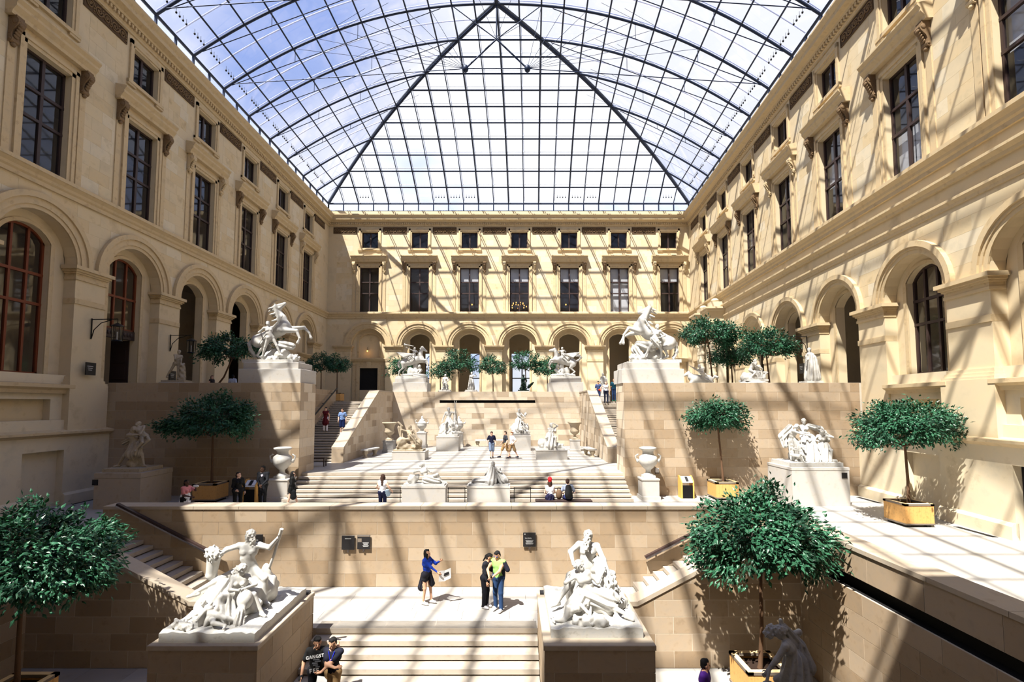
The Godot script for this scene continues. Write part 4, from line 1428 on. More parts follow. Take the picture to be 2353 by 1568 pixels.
func mesh_field(prims: Array, cell: float, tubes: Array) -> Dictionary:
	var lo := Vector3.INF
	var hi := -Vector3.INF
	for p in prims:
		var r: Vector3 = Vector3.ONE * (maxf(p[4], p[5]) + float(p[7]))
		if p[1] == 1:
			lo = lo.min(p[2] - p[3]); hi = hi.max(p[2] + p[3])
		else:
			lo = lo.min(p[2] - r).min(p[3] - r); hi = hi.max(p[2] + r).max(p[3] + r)
	var pad := cell * 4.0
	lo -= Vector3.ONE * pad
	hi += Vector3.ONE * pad
	var nx := ceili((hi.x - lo.x) / cell) + 1
	var ny := ceili((hi.y - lo.y) / cell) + 1
	var nz := ceili((hi.z - lo.z) / cell) + 1
	var nxy := nx * ny
	var val := PackedFloat32Array()
	val.resize(nxy * nz)
	val.fill(9.0)
	var best := PackedFloat32Array()
	best.resize(nxy * nz)
	best.fill(9.0)
	var ids := PackedByteArray()
	ids.resize(nxy * nz)
	for p in prims:
		var id: int = p[0]
		var kind: int = p[1]
		var a: Vector3 = p[2]
		var b: Vector3 = p[3]
		var ra: float = p[4]
		var rb: float = p[5]
		var kk: float = p[6]
		var amp: float = p[7]
		var fq: float = p[8]
		var m: float = kk + cell * 2.6
		var l: Vector3
		var h: Vector3
		var ab := b - a
		var inv := 1.0 / maxf(ab.length_squared(), 1e-9)
		var e1 := Vector3.RIGHT
		var e2 := Vector3.UP
		if kind == 1:
			l = a - b - Vector3.ONE * m; h = a + b + Vector3.ONE * m
		else:
			var r := maxf(ra, rb) + amp + m
			l = a.min(b) - Vector3.ONE * r; h = a.max(b) + Vector3.ONE * r
			if kind == 2:
				var dn := ab.normalized()
				e1 = dn.cross(Vector3.RIGHT if absf(dn.x) < 0.8 else Vector3.UP).normalized()
				e2 = dn.cross(e1)
		var x0 := maxi(0, floori((l.x - lo.x) / cell)); var x1 := mini(nx - 1, ceili((h.x - lo.x) / cell))
		var y0 := maxi(0, floori((l.y - lo.y) / cell)); var y1 := mini(ny - 1, ceili((h.y - lo.y) / cell))
		var z0 := maxi(0, floori((l.z - lo.z) / cell)); var z1 := mini(nz - 1, ceili((h.z - lo.z) / cell))
		var mr := minf(b.x, minf(b.y, b.z))
		var dr := rb - ra
		for z in range(z0, z1 + 1):
			for y in range(y0, y1 + 1):
				var i := z * nxy + y * nx + x0
				var q := Vector3(lo.x + x0 * cell, lo.y + y * cell, lo.z + z * cell) - a
				for x in range(x0, x1 + 1):
					var d: float
					if kind == 1:
						var s := q / b
						d = (s.length() - 1.0) * mr
					else:
						var t := clampf(q.dot(ab) * inv, 0.0, 1.0)
						var o := q - ab * t
						d = o.length() - ra - dr * t
						if kind == 2:
							d -= amp * sin(fq * atan2(o.dot(e1), o.dot(e2)) + 3.0 * t)
						elif kind == 3:
							d -= amp * sin(q.x * fq) * sin(q.y * fq + 1.0) * sin(q.z * fq + 2.0) * 1.6
					var g := val[i]
					if d < g + kk:
						if d < best[i]:
							best[i] = d; ids[i] = id
						var hh := (kk - absf(g - d)) / kk
						if hh > 0.0:
							val[i] = minf(g, d) - hh * hh * kk * 0.25
						elif d < g:
							val[i] = d
					i += 1
					q.x += cell
	# flat underside
	for z in nz:
		for y in mini(ny, ceili((0.012 + cell * 3.0 - lo.y) / cell) + 1):
			var cut := 0.012 - (lo.y + y * cell)
			var i := z * nxy + y * nx
			for x in nx:
				if val[i] < cut: val[i] = cut
				i += 1
	# surface nets
	var vid := PackedInt32Array()
	vid.resize(nxy * nz)
	vid.fill(-1)
	var V := PackedVector3Array()
	var N := PackedVector3Array()
	var I := PackedByteArray()
	var cells := PackedInt32Array()
	var lim := cell * 6.0
	var offs := [0, 1, nx, nx + 1, nxy, nxy + 1, nxy + nx, nxy + nx + 1]
	for z in nz - 1:
		for y in ny - 1:
			var row := z * nxy + y * nx
			for x in nx - 1:
				var i := row + x
				var v0 := val[i]
				if v0 > lim or v0 < -lim: continue
				var v1 := val[i + 1]; var v2 := val[i + nx]; var v3 := val[i + nx + 1]
				var v4 := val[i + nxy]; var v5 := val[i + nxy + 1]; var v6 := val[i + nxy + nx]; var v7 := val[i + nxy + nx + 1]
				var c := int(v0 < 0) + int(v1 < 0) + int(v2 < 0) + int(v3 < 0) + int(v4 < 0) + int(v5 < 0) + int(v6 < 0) + int(v7 < 0)
				if c == 0 or c == 8: continue
				var sx := 0.0; var sy := 0.0; var sz := 0.0; var n := 0
				if (v0 < 0) != (v1 < 0): sx += v0 / (v0 - v1); n += 1
				if (v2 < 0) != (v3 < 0): sx += v2 / (v2 - v3); sy += 1; n += 1
				if (v4 < 0) != (v5 < 0): sx += v4 / (v4 - v5); sz += 1; n += 1
				if (v6 < 0) != (v7 < 0): sx += v6 / (v6 - v7); sy += 1; sz += 1; n += 1
				if (v0 < 0) != (v2 < 0): sy += v0 / (v0 - v2); n += 1
				if (v1 < 0) != (v3 < 0): sy += v1 / (v1 - v3); sx += 1; n += 1
				if (v4 < 0) != (v6 < 0): sy += v4 / (v4 - v6); sz += 1; n += 1
				if (v5 < 0) != (v7 < 0): sy += v5 / (v5 - v7); sx += 1; sz += 1; n += 1
				if (v0 < 0) != (v4 < 0): sz += v0 / (v0 - v4); n += 1
				if (v1 < 0) != (v5 < 0): sz += v1 / (v1 - v5); sx += 1; n += 1
				if (v2 < 0) != (v6 < 0): sz += v2 / (v2 - v6); sy += 1; n += 1
				if (v3 < 0) != (v7 < 0): sz += v3 / (v3 - v7); sx += 1; sy += 1; n += 1
				vid[i] = V.size()
				V.append(lo + Vector3(x + sx / n, y + sy / n, z + sz / n) * cell)
				N.append(Vector3(v1 - v0 + v3 - v2 + v5 - v4 + v7 - v6, v2 - v0 + v3 - v1 + v6 - v4 + v7 - v5, v4 - v0 + v5 - v1 + v6 - v2 + v7 - v3).normalized())
				var bi := i
				var bv := absf(v0)
				for o in offs:
					var av := absf(val[i + o])
					if av < bv: bv = av; bi = i + o
				I.append(ids[bi])
				cells.append(i)
	# faces, sorted by id
	var tris := {}
	for i in cells:
		var v0 := val[i] < 0
		for ax in 3:
			var st: int = [1, nx, nxy][ax]
			var v1 := val[i + st] < 0
			if v0 == v1: continue
			var p1: int = [nx, nxy, 1][ax]
			var p2: int = [nxy, 1, nx][ax]
			var a := vid[i]
			var b: int = vid[i - p1] if i >= p1 else -1
			var c: int = vid[i - p1 - p2] if i >= p1 + p2 else -1
			var d: int = vid[i - p2] if i >= p2 else -1
			if b < 0 or c < 0 or d < 0: continue
			var id := I[a]
			if not tris.has(id): tris[id] = PackedInt32Array()
			if v0: tris[id].append_array(PackedInt32Array([a, c, b, a, d, c]))
			else: tris[id].append_array(PackedInt32Array([a, b, c, a, c, d]))
	var out := {}
	for id in tris:
		var mb := MB.new()
		var mp := {}
		for q in tris[id]:
			if not mp.has(q):
				mp[q] = mb.v.size()
				mb.v.append(V[q]); mb.n.append(N[q])
			mb.ix.append(mp[q])
		out[id] = mb
	for t in tubes:
		if not out.has(t[0]): out[t[0]] = MB.new()
		out[t[0]].tube(t[1], t[2], t[3] if t.size() > 3 else 6)
	return out

# jobs are meshed side by side at the end
func job(prims: Array, cell: float, tubes: Array, parent: Node3D, parts: Dictionary, xf := Transform3D()):
	jobs.append([prims, cell, tubes, parent, parts, xf])

func work(k: int):
	results[k] = mesh_field(jobs[k][0], jobs[k][1], jobs[k][2])

func run_jobs():
	results.resize(jobs.size())
	var g := WorkerThreadPool.add_group_task(work, jobs.size(), -1, true)
	WorkerThreadPool.wait_for_group_task_completion(g)
	for k in jobs.size():
		var parts: Dictionary = jobs[k][4]
		var keys: Array = results[k].keys()
		keys.sort()
		for id in keys:
			if parts.has(id):
				var o := obj(parts[id][0], results[k][id], parts[id][1], jobs[k][3])
				o.transform = jobs[k][5]

func joint(a: Vector3, t: Vector3, l1: float, l2: float, pole: Vector3) -> Array:   # middle joint and the reachable end
	var d := t - a
	var len := d.length()
	var mx := (l1 + l2) * 0.998
	if len > mx:
		d = d / len * mx; len = mx
	len = maxf(len, absf(l1 - l2) + 0.01)
	var n := d.normalized()
	var x := (l1 * l1 - l2 * l2 + len * len) / (2.0 * len)
	var h := sqrt(maxf(l1 * l1 - x * x, 0.0))
	var p := (pole - n * pole.dot(n)).normalized()
	return [a + n * x + p * h, a + n * len]

const SKIN := 1
const TOP := 2
const PANTS := 3
const SHOE := 4
const HAIR := 5
const EXTRA := 6
const EXTRA2 := 7

# a human figure; o: pel, up, fw, hd (look), s, lh, rh, lf, rf and poles; clothing by ids; stone figures use one id for all
func human(L: Array, Tb: Array, o: Dictionary):
	var s: float = o.get("s", 1.0)
	var U: Vector3 = o.get("up", Vector3.UP).normalized()
	var F: Vector3 = o.get("fw", Vector3(0, 0, 1))
	F = (F - U * F.dot(U)).normalized()
	var R := F.cross(U)
	var pel: Vector3 = o.pel
	var fem: bool = o.get("f", false)
	var one: int = o.get("one", 0)
	var stone := one > 0
	var sk := one if stone else SKIN
	var tp: int = one if stone else o.get("top", TOP)
	var pt: int = one if stone else PANTS
	var sh: int = one if stone else SHOE
	var ha: int = one if stone else HAIR
	var g: float = 0.0 if stone else 0.012 * s
	var k := 0.03 * s
	var hipF: Vector3 = o.get("hf", F)
	hipF = (hipF - Vector3.UP * hipF.y).normalized() if hipF.length() > 0.01 else F
	var HR := hipF.cross(U).normalized()
	var wid: float = o.get("w", 1.0)
	var hw := (0.095 if fem else 0.088) * s * wid
	var hl := pel - HR * hw
	var hr := pel + HR * hw
	var chest := pel + U * 0.34 * s
	var neck := pel + U * 0.5 * s
	var shw := (0.145 if fem else (0.185 if stone else 0.17)) * s * wid
	var sl := pel + U * 0.455 * s - R * shw
	var sr := pel + U * 0.455 * s + R * shw
	# trunk
	cap(L, pt, hl, hr, 0.105 * s * wid + g, 0.105 * s * wid + g, k)
	var waist := (0.095 if fem else (0.12 if stone else 0.112)) * s * wid
	cap(L, tp, pel + U * 0.06 * s, pel + U * 0.24 * s, waist + g, waist + g, k)
	cap(L, tp, pel + U * 0.08 * s - R * 0.05 * s, pel + U * 0.2 * s + R * 0.05 * s, waist * 0.9 + g, waist * 0.9 + g, k)
	cap(L, tp, chest - R * 0.065 * s * wid, chest + R * 0.065 * s * wid, 0.112 * s + g, 0.112 * s + g, k)
	cap(L, tp, chest + U * 0.08 * s - R * 0.09 * s, chest + U * 0.08 * s + R * 0.09 * s, 0.09 * s + g, 0.09 * s + g, k)
	if fem or stone:
		var bz := 0.05 if fem else 0.004
		for q in [-1.0, 1.0]: cap(L, tp, chest + R * 0.065 * s * q + F * 0.07 * s, chest + R * 0.065 * s * q + F * (0.07 + bz) * s - U * 0.01 * s, 0.055 * s + g, 0.05 * s + g, 0.02 * s)
	cap(L, tp, sl, sr, 0.062 * s + g, 0.062 * s + g, k)
	# neck and head
	var look: Vector3 = o.get("hd", F)
	look = look.normalized()
	var hu: Vector3 = o.get("hu", (U + Vector3.UP * 0.6).normalized())
	hu = (hu - look * hu.dot(look)).normalized()
	var hside := look.cross(hu)
	var hc := neck + (U * 0.6 + hu * 0.4).normalized() * 0.145 * s + look * 0.035 * s
	cap(L, sk, neck - U * 0.03 * s, hc - hu * 0.05 * s - look * 0.015 * s, 0.056 * s, 0.05 * s, 0.025 * s)
	cap(L, sk, hc + hu * 0.035 * s - look * 0.015 * s, hc - hu * 0.055 * s + look * 0.028 * s, 0.085 * s, 0.058 * s, 0.02 * s)
	cap(L, sk, hc + hu * 0.015 * s + look * 0.075 * s, hc - hu * 0.02 * s + look * 0.092 * s, 0.012 * s, 0.016 * s, 0.014 * s)
	cap(L, sk, hc - hu * 0.058 * s + look * 0.062 * s - hside * 0.018 * s, hc - hu * 0.058 * s + look * 0.062 * s + hside * 0.018 * s, 0.014 * s, 0.014 * s, 0.01 * s)
	for q in [-1.0, 1.0]:
		ell(L, sk, hc + hside * 0.082 * s * q - hu * 0.005 * s - look * 0.01 * s, Vector3(0.014, 0.028, 0.02) * s, 0.01)
		if stone: cap(L, sk, hc + hside * 0.032 * s * q + hu * 0.025 * s + look * 0.07 * s, hc + hside * 0.055 * s * q + hu * 0.02 * s + look * 0.058 * s, 0.015 * s, 0.012 * s, 0.01)
		else: Tb.append([ha, [hc + hside * 0.027 * s * q + hu * 0.012 * s + look * 0.074 * s, hc + hside * 0.042 * s * q + hu * 0.012 * s + look * 0.069 * s], 0.009 * s, 5])
	var hair: int = o.get("hair", 1)
	if hair > 0:
		if stone:
			rough(L, ha, hc + hu * 0.05 * s - look * 0.02 * s, hc - hu * 0.01 * s - look * 0.055 * s, 0.092 * s, 0.075 * s, 0.014, 55.0, 0.01)
		else:
			cap(L, ha, hc + hu * 0.05 * s - look * 0.04 * s, hc - hu * 0.02 * s - look * 0.055 * s, 0.089 * s, 0.07 * s, 0.006)
			cap(L, ha, hc + hu * 0.098 * s + look * 0.015 * s - hside * 0.03 * s, hc + hu * 0.098 * s + look * 0.015 * s + hside * 0.03 * s, 0.035 * s, 0.035 * s, 0.01)
	if hair == 2:   # long hair down the back
		cap(L, ha, hc - look * 0.06 * s, hc - hu * 0.3 * s - look * 0.07 * s, 0.08 * s, 0.06 * s, 0.02)
		for q in [-1.0, 1.0]: cap(L, ha, hc + hside * 0.075 * s * q, hc - hu * 0.26 * s + hside * 0.085 * s * q - look * 0.02 * s, 0.035 * s, 0.03 * s, 0.02)
	if hair == 3:   # tied up
		cap(L, ha, hc - look * 0.1 * s + hu * 0.03 * s, hc - look * 0.13 * s - hu * 0.02 * s, 0.045 * s, 0.04 * s, 0.01)
		if not stone: cap(L, ha, hc - look * 0.12 * s, hc - look * 0.13 * s - hu * 0.2 * s, 0.035 * s, 0.02 * s, 0.01)
	if hair == 4:   # beard as well
		rough(L, ha, hc - hu * 0.06 * s + look * 0.05 * s, hc - hu * 0.2 * s + look * 0.06 * s, 0.06 * s, 0.035 * s, 0.015, 60.0, 0.01)
		rough(L, ha, hc - look * 0.03 * s, hc - hu * 0.12 * s - look * 0.06 * s, 0.085 * s, 0.06 * s, 0.015, 55.0, 0.01)
	# arms
	var sleeve: int = o.get("sleeve", 1)
	for q in [-1, 1]:
		var sj := sl if q < 0 else sr
		var key := "l" if q < 0 else "r"
		var tgt: Vector3 = o.get(key + "h", pel + R * 0.25 * s * q - U * 0.05 * s + F * 0.08 * s)
		var pole: Vector3 = o.get(key + "e", R * 0.5 * q - F * 0.8 - U * 0.3)
		var jj := joint(sj, tgt, 0.29 * s, 0.255 * s, pole)
		var el: Vector3 = jj[0]
		var wr: Vector3 = jj[1]
		var fdir := (wr - el).normalized()
		var uid := tp if sleeve >= 1 else sk
		var thick: float = o.get("arm", 1.0) * s * (0.88 if fem else 1.0)
		if sleeve == 1 and not stone:
			cap(L, sk, sj, el, 0.048 * thick, 0.041 * thick, k)
			cap(L, tp, sj, sj.lerp(el, 0.62), 0.062 * thick + g * 0.5, 0.06 * thick + g, 0.012)
		else:
			cap(L, uid, sj, el, 0.054 * thick + (g if sleeve == 2 else 0.0), 0.044 * thick + (g if sleeve == 2 else 0.0), k)
		var fid := tp if sleeve == 2 and not stone else sk
		cap(L, fid, el, wr, 0.045 * thick, 0.03 * thick, k)
		if o.get("nohand" + key, false): continue
		var hdir: Vector3 = o.get(key + "d", fdir)
		hdir = hdir.normalized()
		var pn: Vector3 = o.get(key + "n", R * q * 1.0 + F * 0.2)   # back of the hand
		pn = (pn - hdir * pn.dot(hdir)).normalized()
		var across := hdir.cross(pn).normalized()
		var palm := wr + hdir * 0.075 * s
		cap(L, sk, wr + hdir * 0.015 * s, palm, 0.03 * s, 0.033 * s, 0.015)
		var curl: float = o.get("curl", 0.5)
		for fi in 4:
			var base: Vector3 = palm + hdir * 0.015 * s + across * (fi - 1.5) * 0.019 * s
			var ln: float = [0.068, 0.078, 0.073, 0.056][fi] * s
			var d2 := (hdir - pn * curl).normalized()
			var d3 := (hdir * 0.6 - pn * curl * 2.0).normalized()
			Tb.append([sk, [base, base + hdir * ln * 0.35, base + hdir * ln * 0.35 + d2 * ln * 0.35, base + hdir * ln * 0.35 + d2 * ln * 0.35 + d3 * ln * 0.3], [0.0105 * s, 0.01 * s, 0.009 * s, 0.006 * s], 5])
		var tb: Vector3 = wr + hdir * 0.03 * s - across * 0.028 * s * q
		var td: Vector3 = (hdir * 0.7 - across * 0.6 * q - pn * 0.3).normalized()
		Tb.append([sk, [tb, tb + td * 0.035 * s, tb + (td + hdir * 0.4).normalized() * 0.062 * s], [0.013 * s, 0.011 * s, 0.007 * s], 5])
	# legs
	var legs: int = o.get("legs", 2)   # 0 bare, 1 shorts, 2 long
	for q in [-1, 1]:
		var hj := hl if q < 0 else hr
		var key := "l" if q < 0 else "r"
		var tgt: Vector3 = o.get(key + "f", hj - Vector3.UP * 0.86 * s)
		var pole: Vector3 = o.get(key + "k", hipF + HR * 0.1 * q)
		var jj := joint(hj, tgt, 0.43 * s, 0.42 * s, pole)
		var kn: Vector3 = jj[0]
		var an: Vector3 = jj[1]
		var lt: float = o.get("leg", 1.0) * s
		if stone or legs == 2:
			cap(L, pt, hj, kn, 0.088 * lt + g, 0.06 * lt + g, k)
			cap(L, pt, kn, an, 0.06 * lt + g, 0.038 * lt + g * 1.8, k)
		else:
			cap(L, sk, hj, kn, 0.08 * lt, 0.055 * lt, k)
			cap(L, sk, kn, an, 0.054 * lt, 0.035 * lt, k)
			if legs == 1: cap(L, pt, hj, hj.lerp(kn, 0.95), 0.095 * lt + g, 0.085 * lt + g, 0.015)
			else: cap(L, pt, hj, hj.lerp(kn, 0.3), 0.095 * lt + g, 0.09 * lt + g, 0.015)
		if stone: cap(L, pt, kn.lerp(an, 0.25) - pole.normalized() * 0.02 * s, kn.lerp(an, 0.5) - pole.normalized() * 0.012 * s, 0.045 * lt, 0.035 * lt, 0.03)
		var toe: Vector3 = o.get(key + "t", hipF)
		toe = toe.normalized()
		var sole := Vector3.UP * 0.045 * s
		cap(L, sh, an - toe * 0.035 * s - sole, an + toe * 0.15 * s - sole * 1.15, 0.042 * s + g * 0.4, 0.031 * s + g * 0.4, 0.02)
		cap(L, sh, an, an + toe * 0.07 * s - sole, 0.038 * s, 0.034 * s, 0.02)

# ---------------------------------------------------------------- furniture
func plinth(label: String, x: float, d: float, base: float, w: float, h: float, dep: float, cap_h := 0.12, mat: Material = null, sign_at := Vector3.INF) -> Node3D:
	var t := thing("statue_plinth", label, "plinth", P(x, base, d))
	var m: Material = mat if mat else M.plinth
	var mb := MB.new()
	mb.cbox(Vector3(0, (h - cap_h) * 0.5, 0), Vector3(w, h - cap_h, dep), 0.012)
	obj("die", mb, m, t)
	mb = MB.new()
	mb.cbox(Vector3(0, h - cap_h * 0.5, 0), Vector3(w + 0.03, cap_h, dep + 0.03), 0.015)
	obj("top_slab", mb, m, t)
	if sign_at != Vector3.INF:
		mb = MB.new()
		mb.box(sign_at, Vector3(0.24, 0.24, 0.03))
		obj("caption_plate", mb, M.label, t)
	return t

func vase(called: String, label: String, at: Vector3, prof: Array, s: float, ped_w: float, ped_h: float, ped_mat: Material, handles: bool, mat: Material):
	var t := thing(called, label, "vase", at + Vector3(0, ped_h, 0))
	var p := []
	for q in prof: p.append(q * s)
	var mb := MB.new()
	mb.lathe(p, 28)
	obj("body", mb, mat, t)
	mb = MB.new()
	mb.cbox(Vector3(0, 0.06 * s, 0), Vector3(0.5, 0.12, 0.5) * s, 0.01)
	obj("foot", mb, mat, t)
	mb = MB.new()
	for k in 18:
		var a := TAU * k / 18
		mb.ball(Vector3(cos(a) * 0.31 * s, 0.62 * s, sin(a) * 0.31 * s), Vector3(0.045, 0.06, 0.045) * s, 6, 4)
	obj("gadroon_band", mb, mat, t)
	if handles:
		for sg in [-1.0, 1.0]:
			mb = MB.new()
			mb.tube([Vector3(0.36 * sg, 0.7, 0) * s, Vector3(0.52 * sg, 0.78, 0) * s, Vector3(0.55 * sg, 0.95, 0) * s, Vector3(0.42 * sg, 1.02, 0) * s], 0.035 * s, 6)
			mb.ball(Vector3(0.46 * sg, 0.74, 0) * s, Vector3(0.07, 0.09, 0.07) * s, 8, 5)
			obj("handle", mb, mat, t)
	var q := thing("vase_plinth", "plinth of the " + label, "plinth", at)
	mb = MB.new()
	mb.cbox(Vector3(0, ped_h * 0.09, 0), Vector3(ped_w + 0.1, ped_h * 0.18, ped_w + 0.1), 0.015)
	obj("base", mb, ped_mat, q)
	mb = MB.new()
	mb.cbox(Vector3(0, ped_h * 0.55, 0), Vector3(ped_w, ped_h * 0.76, ped_w), 0.01)
	obj("die", mb, ped_mat, q)
	mb = MB.new()
	mb.cbox(Vector3(0, ped_h * 0.965, 0), Vector3(ped_w + 0.06, ped_h * 0.07, ped_w + 0.06), 0.01)
	obj("top_slab", mb, ped_mat, q)

func marble_bench(label: String, x: float, d: float, turn: float, length: float):
	var t := thing("marble_bench", label, "bench", P(x, BACKL, d), turn)
	var mb := MB.new()
	mb.cbox(Vector3(0, 0.5, 0), Vector3(length, 0.1, 0.5), 0.02)
	obj("seat", mb, M.marble, t)
	for s in ([-1.0, 0.0, 1.0] if length > 2.0 else [-1.0, 1.0]):
		mb = MB.new()
		var c: float = s * (length * 0.5 - 0.2)
		mb.lathe([Vector2(0.17, 0), Vector2(0.17, 0.05), Vector2(0.1, 0.1), Vector2(0.12, 0.2), Vector2(0.19, 0.32), Vector2(0.15, 0.4), Vector2(0.22, 0.45)], 10, Vector3(c, 0, 0))
		obj("leg", mb, M.marble_warm, t)

func lantern(label: String, T: Transform3D, u: float, v: float):
	var t := thing("wall_lantern", label, "lantern")
	t.transform = T * Transform3D(Basis(), Vector3(u, v, 0.05))
	var mb := MB.new()
	mb.tube([Vector3(0, 0.55, 0), Vector3(0, -0.45, 0)], 0.03)
	mb.tube([Vector3(0, 0.5, 0), Vector3(0, 0.52, 1.25)], 0.022)
	mb.tube([Vector3(0, -0.4, 0.02), Vector3(0, 0.0, 0.12), Vector3(0, 0.33, 0.45), Vector3(0, 0.48, 0.95)], 0.022)
	mb.tube([Vector3(0, 0.52, 1.25), Vector3(0, 0.3, 1.25)], 0.015)
	obj("bracket", mb, M.dark, t)
	mb = MB.new()
	mb.lathe([Vector2(0.02, 0.34), Vector2(0.26, 0.2), Vector2(0.27, 0.17)].map(func(q): return q), 10, Vector3(0, 0, 1.25))
	mb.lathe([Vector2(0.24, -0.55), Vector2(0.2, -0.5)], 10, Vector3(0, 0, 1.25))
	for k in 6:
		var a := TAU * k / 6
		mb.tube([Vector3(cos(a) * 0.23, 0.18, 1.25 + sin(a) * 0.23), Vector3(cos(a) * 0.21, -0.53, 1.25 + sin(a) * 0.21)], 0.014, 4)
	obj("cage", mb, M.dark, t)
	mb = MB.new()
	mb.lathe([Vector2(0.2, -0.5), Vector2(0.22, 0.17)], 12, Vector3(0, 0, 1.25))
	obj("glass", mb, M.pane, t)
	mb = MB.new()
	mb.tube([Vector3(0, -0.5, 1.25), Vector3(0, -0.1, 1.25)], 0.025)
	obj("candle_tube", mb, M.paper, t)

func build_furniture():
	# plinths of the horses on the terrace edge
	for k in 2:
		var x: float = -12.3 if k == 0 else 7.15
		var t := thing("horse_plinth", "stepped pale stone plinth under the rearing horse " + ("that looks up with tossed mane" if k == 0 else "above the sunny retaining wall"), "plinth", P(x, TERRP, 26.0))
		var mb := MB.new()
		mb.cbox(Vector3(0, 0.36, 0), Vector3(3.15, 0.72, 2.0), 0.02)
		obj("lower_tier", mb, M.plinth, t)
		mb = MB.new()
		mb.cbox(Vector3(0, 0.89, 0), Vector3(2.8, 0.34, 1.75), 0.02)
		obj("upper_tier", mb, M.plinth, t)
	for k in 2:
		var x: float = -8.75 if k == 0 else 4.65
		var t := thing("winged_horse_plinth", "stepped pale plinth under the winged horse " + ("whose rider blows a trumpet" if k == 0 else "with the curling tail"), "plinth", P(x, TERRP, 43.3))
		var mb := MB.new()
		mb.cbox(Vector3(0, 0.4, 0), Vector3(2.95, 0.8, 1.9), 0.02)
		obj("lower_tier", mb, M.plinth, t)
		mb = MB.new()
		mb.cbox(Vector3(0, 0.99, 0), Vector3(2.65, 0.38, 1.7), 0.02)
		obj("upper_tier", mb, M.plinth, t)
		mb = MB.new()
		mb.span(Vector3(-1.5, -0.42, -1.0), Vector3(1.5, 0.02, 1.0))
		obj("sub_base", mb, M.plinth, t)
	plinth("tall stone plinth under the wrestling pair beside the shaded wall", -17.05, 22.6, MID, 2.0, 1.55, 2.0, 0.22, M.coping, Vector3(-0.95, 1.15, 1.01))
	plinth("broad white plinth under the marble family of three women", 13.75, 23.3, MID, 2.55, 1.7, 2.1, 0.12, M.plinth, Vector3(1.05, 1.35, 1.06))
	plinth("low white plinth under the reclining nude seen from behind", -3.75, 21.6, MID, 1.85, 1.06, 0.75, 0.1, M.plinth)
	plinth("low white plinth under the reclining veiled woman", -1.0, 21.6, MID, 1.82, 1.06, 0.75, 0.1, M.plinth)
	plinth("square white plinth under the seated sea god with a trident", -4.8, 37.7, BACKL, 1.65, 1.1, 1.5, 0.1, M.plinth)
	plinth("square white plinth under the seated sea goddess", 0.65, 38.0, BACKL, 1.5, 1.15, 1.5, 0.1, M.plinth)
	plinth("low white plinth under the marble wind god lifting a reed", -6.45, 31.7, BACKL, 2.05, 0.54, 1.4, 0.05, M.plinth)
	plinth("low white plinth under the marble nymph shading her eyes", 2.5, 31.9, BACKL, 1.95, 0.6, 1.3, 0.06, M.plinth)
	# urns and kraters
	var urn := [Vector2(0.22, 0.1), Vector2(0.24, 0.14), Vector2(0.12, 0.22), Vector2(0.11, 0.34), Vector2(0.2, 0.42), Vector2(0.36, 0.6), Vector2(0.4, 0.78), Vector2(0.37, 0.92), Vector2(0.24, 1.02), Vector2(0.23, 1.14), Vector2(0.27, 1.2), Vector2(0.36, 1.24), Vector2(0.37, 1.31), Vector2(0.3, 1.33), Vector2(0.2, 1.2), Vector2(0.0, 1.1)]
	vase("marble_urn", "white round marble urn beside the man in the dark suit", P(-11.0, MID, 23.9), urn, 1.1, 0.95, 1.0, M.plinth, true, M.marble)
	vase("marble_urn", "white round marble urn beside the yellow oak desk", P(6.55, MID, 24.0), urn, 1.1, 0.8, 1.0, M.plinth, true, M.marble)
	var krater := [Vector2(0.2, 0.1), Vector2(0.2, 0.16), Vector2(0.09, 0.24), Vector2(0.1, 0.36), Vector2(0.22, 0.42), Vector2(0.33, 0.54), Vector2(0.36, 0.66), Vector2(0.31, 0.74), Vector2(0.33, 0.95), Vector2(0.4, 1.14), Vector2(0.52, 1.24), Vector2(0.54, 1.3), Vector2(0.46, 1.31), Vector2(0.32, 1.1), Vector2(0.0, 0.9)]
	vase("marble_krater", "wide mouthed marble krater near the marble wind god", P(-8.95, BACKL, 36.3), krater, 1.0, 0.75, 0.85, M.marble_grey, false, M.marble_warm)
	vase("marble_krater", "wide mouthed marble krater near the nymph shading her eyes", P(4.7, BACKL, 37.2), krater, 1.0, 0.68, 0.85, M.plinth, false, M.marble_warm)
	var lidded := [Vector2(0.2, 0.08), Vector2(0.14, 0.16), Vector2(0.14, 0.24), Vector2(0.3, 0.36), Vector2(0.38, 0.52), Vector2(0.38, 0.62), Vector2(0.34, 0.7), Vector2(0.4, 0.74), Vector2(0.24, 0.9), Vector2(0.2, 0.96), Vector2(0.22, 1.0), Vector2(0.12, 1.06), Vector2(0.08, 1.14), Vector2(0.09, 1.22), Vector2(0.05, 1.3), Vector2(0.0, 1.33)]
	vase("lidded_urn", "lidded white marble urn between the krater and the sea god", P(-7.3, BACKL, 40.3), lidded, 1.0, 0.72, 1.22, M.plinth, true, M.marble)
	vase("lidded_urn", "lidded white marble urn right behind the sea god", P(-4.4 + 0.05, BACKL, 40.6), lidded, 1.0, 0.72, 1.2, M.plinth, true, M.marble)
	marble_bench("white marble bench beside the stair parapet and krater", -9.45, 33.2, 82, 1.9)
	marble_bench("white marble bench below the second stair parapet", 5.2, 33.6, 98, 1.9)
	marble_bench("long white marble bench under the slot of the bastion wall", -1.75, 41.2, 0, 2.6)
	# timber bench at the foot of the stair
	var t := thing("timber_bench", "small brown timber bench half hidden by the shaded terrace wall", "bench", P(-11.0, BACKL, 28.0))
	var mb := MB.new()
	mb.cbox(Vector3(0, 0.45, 0), Vector3(1.1, 0.06, 0.42), 0.01)
	obj("seat", mb, M.frame_dark, t)
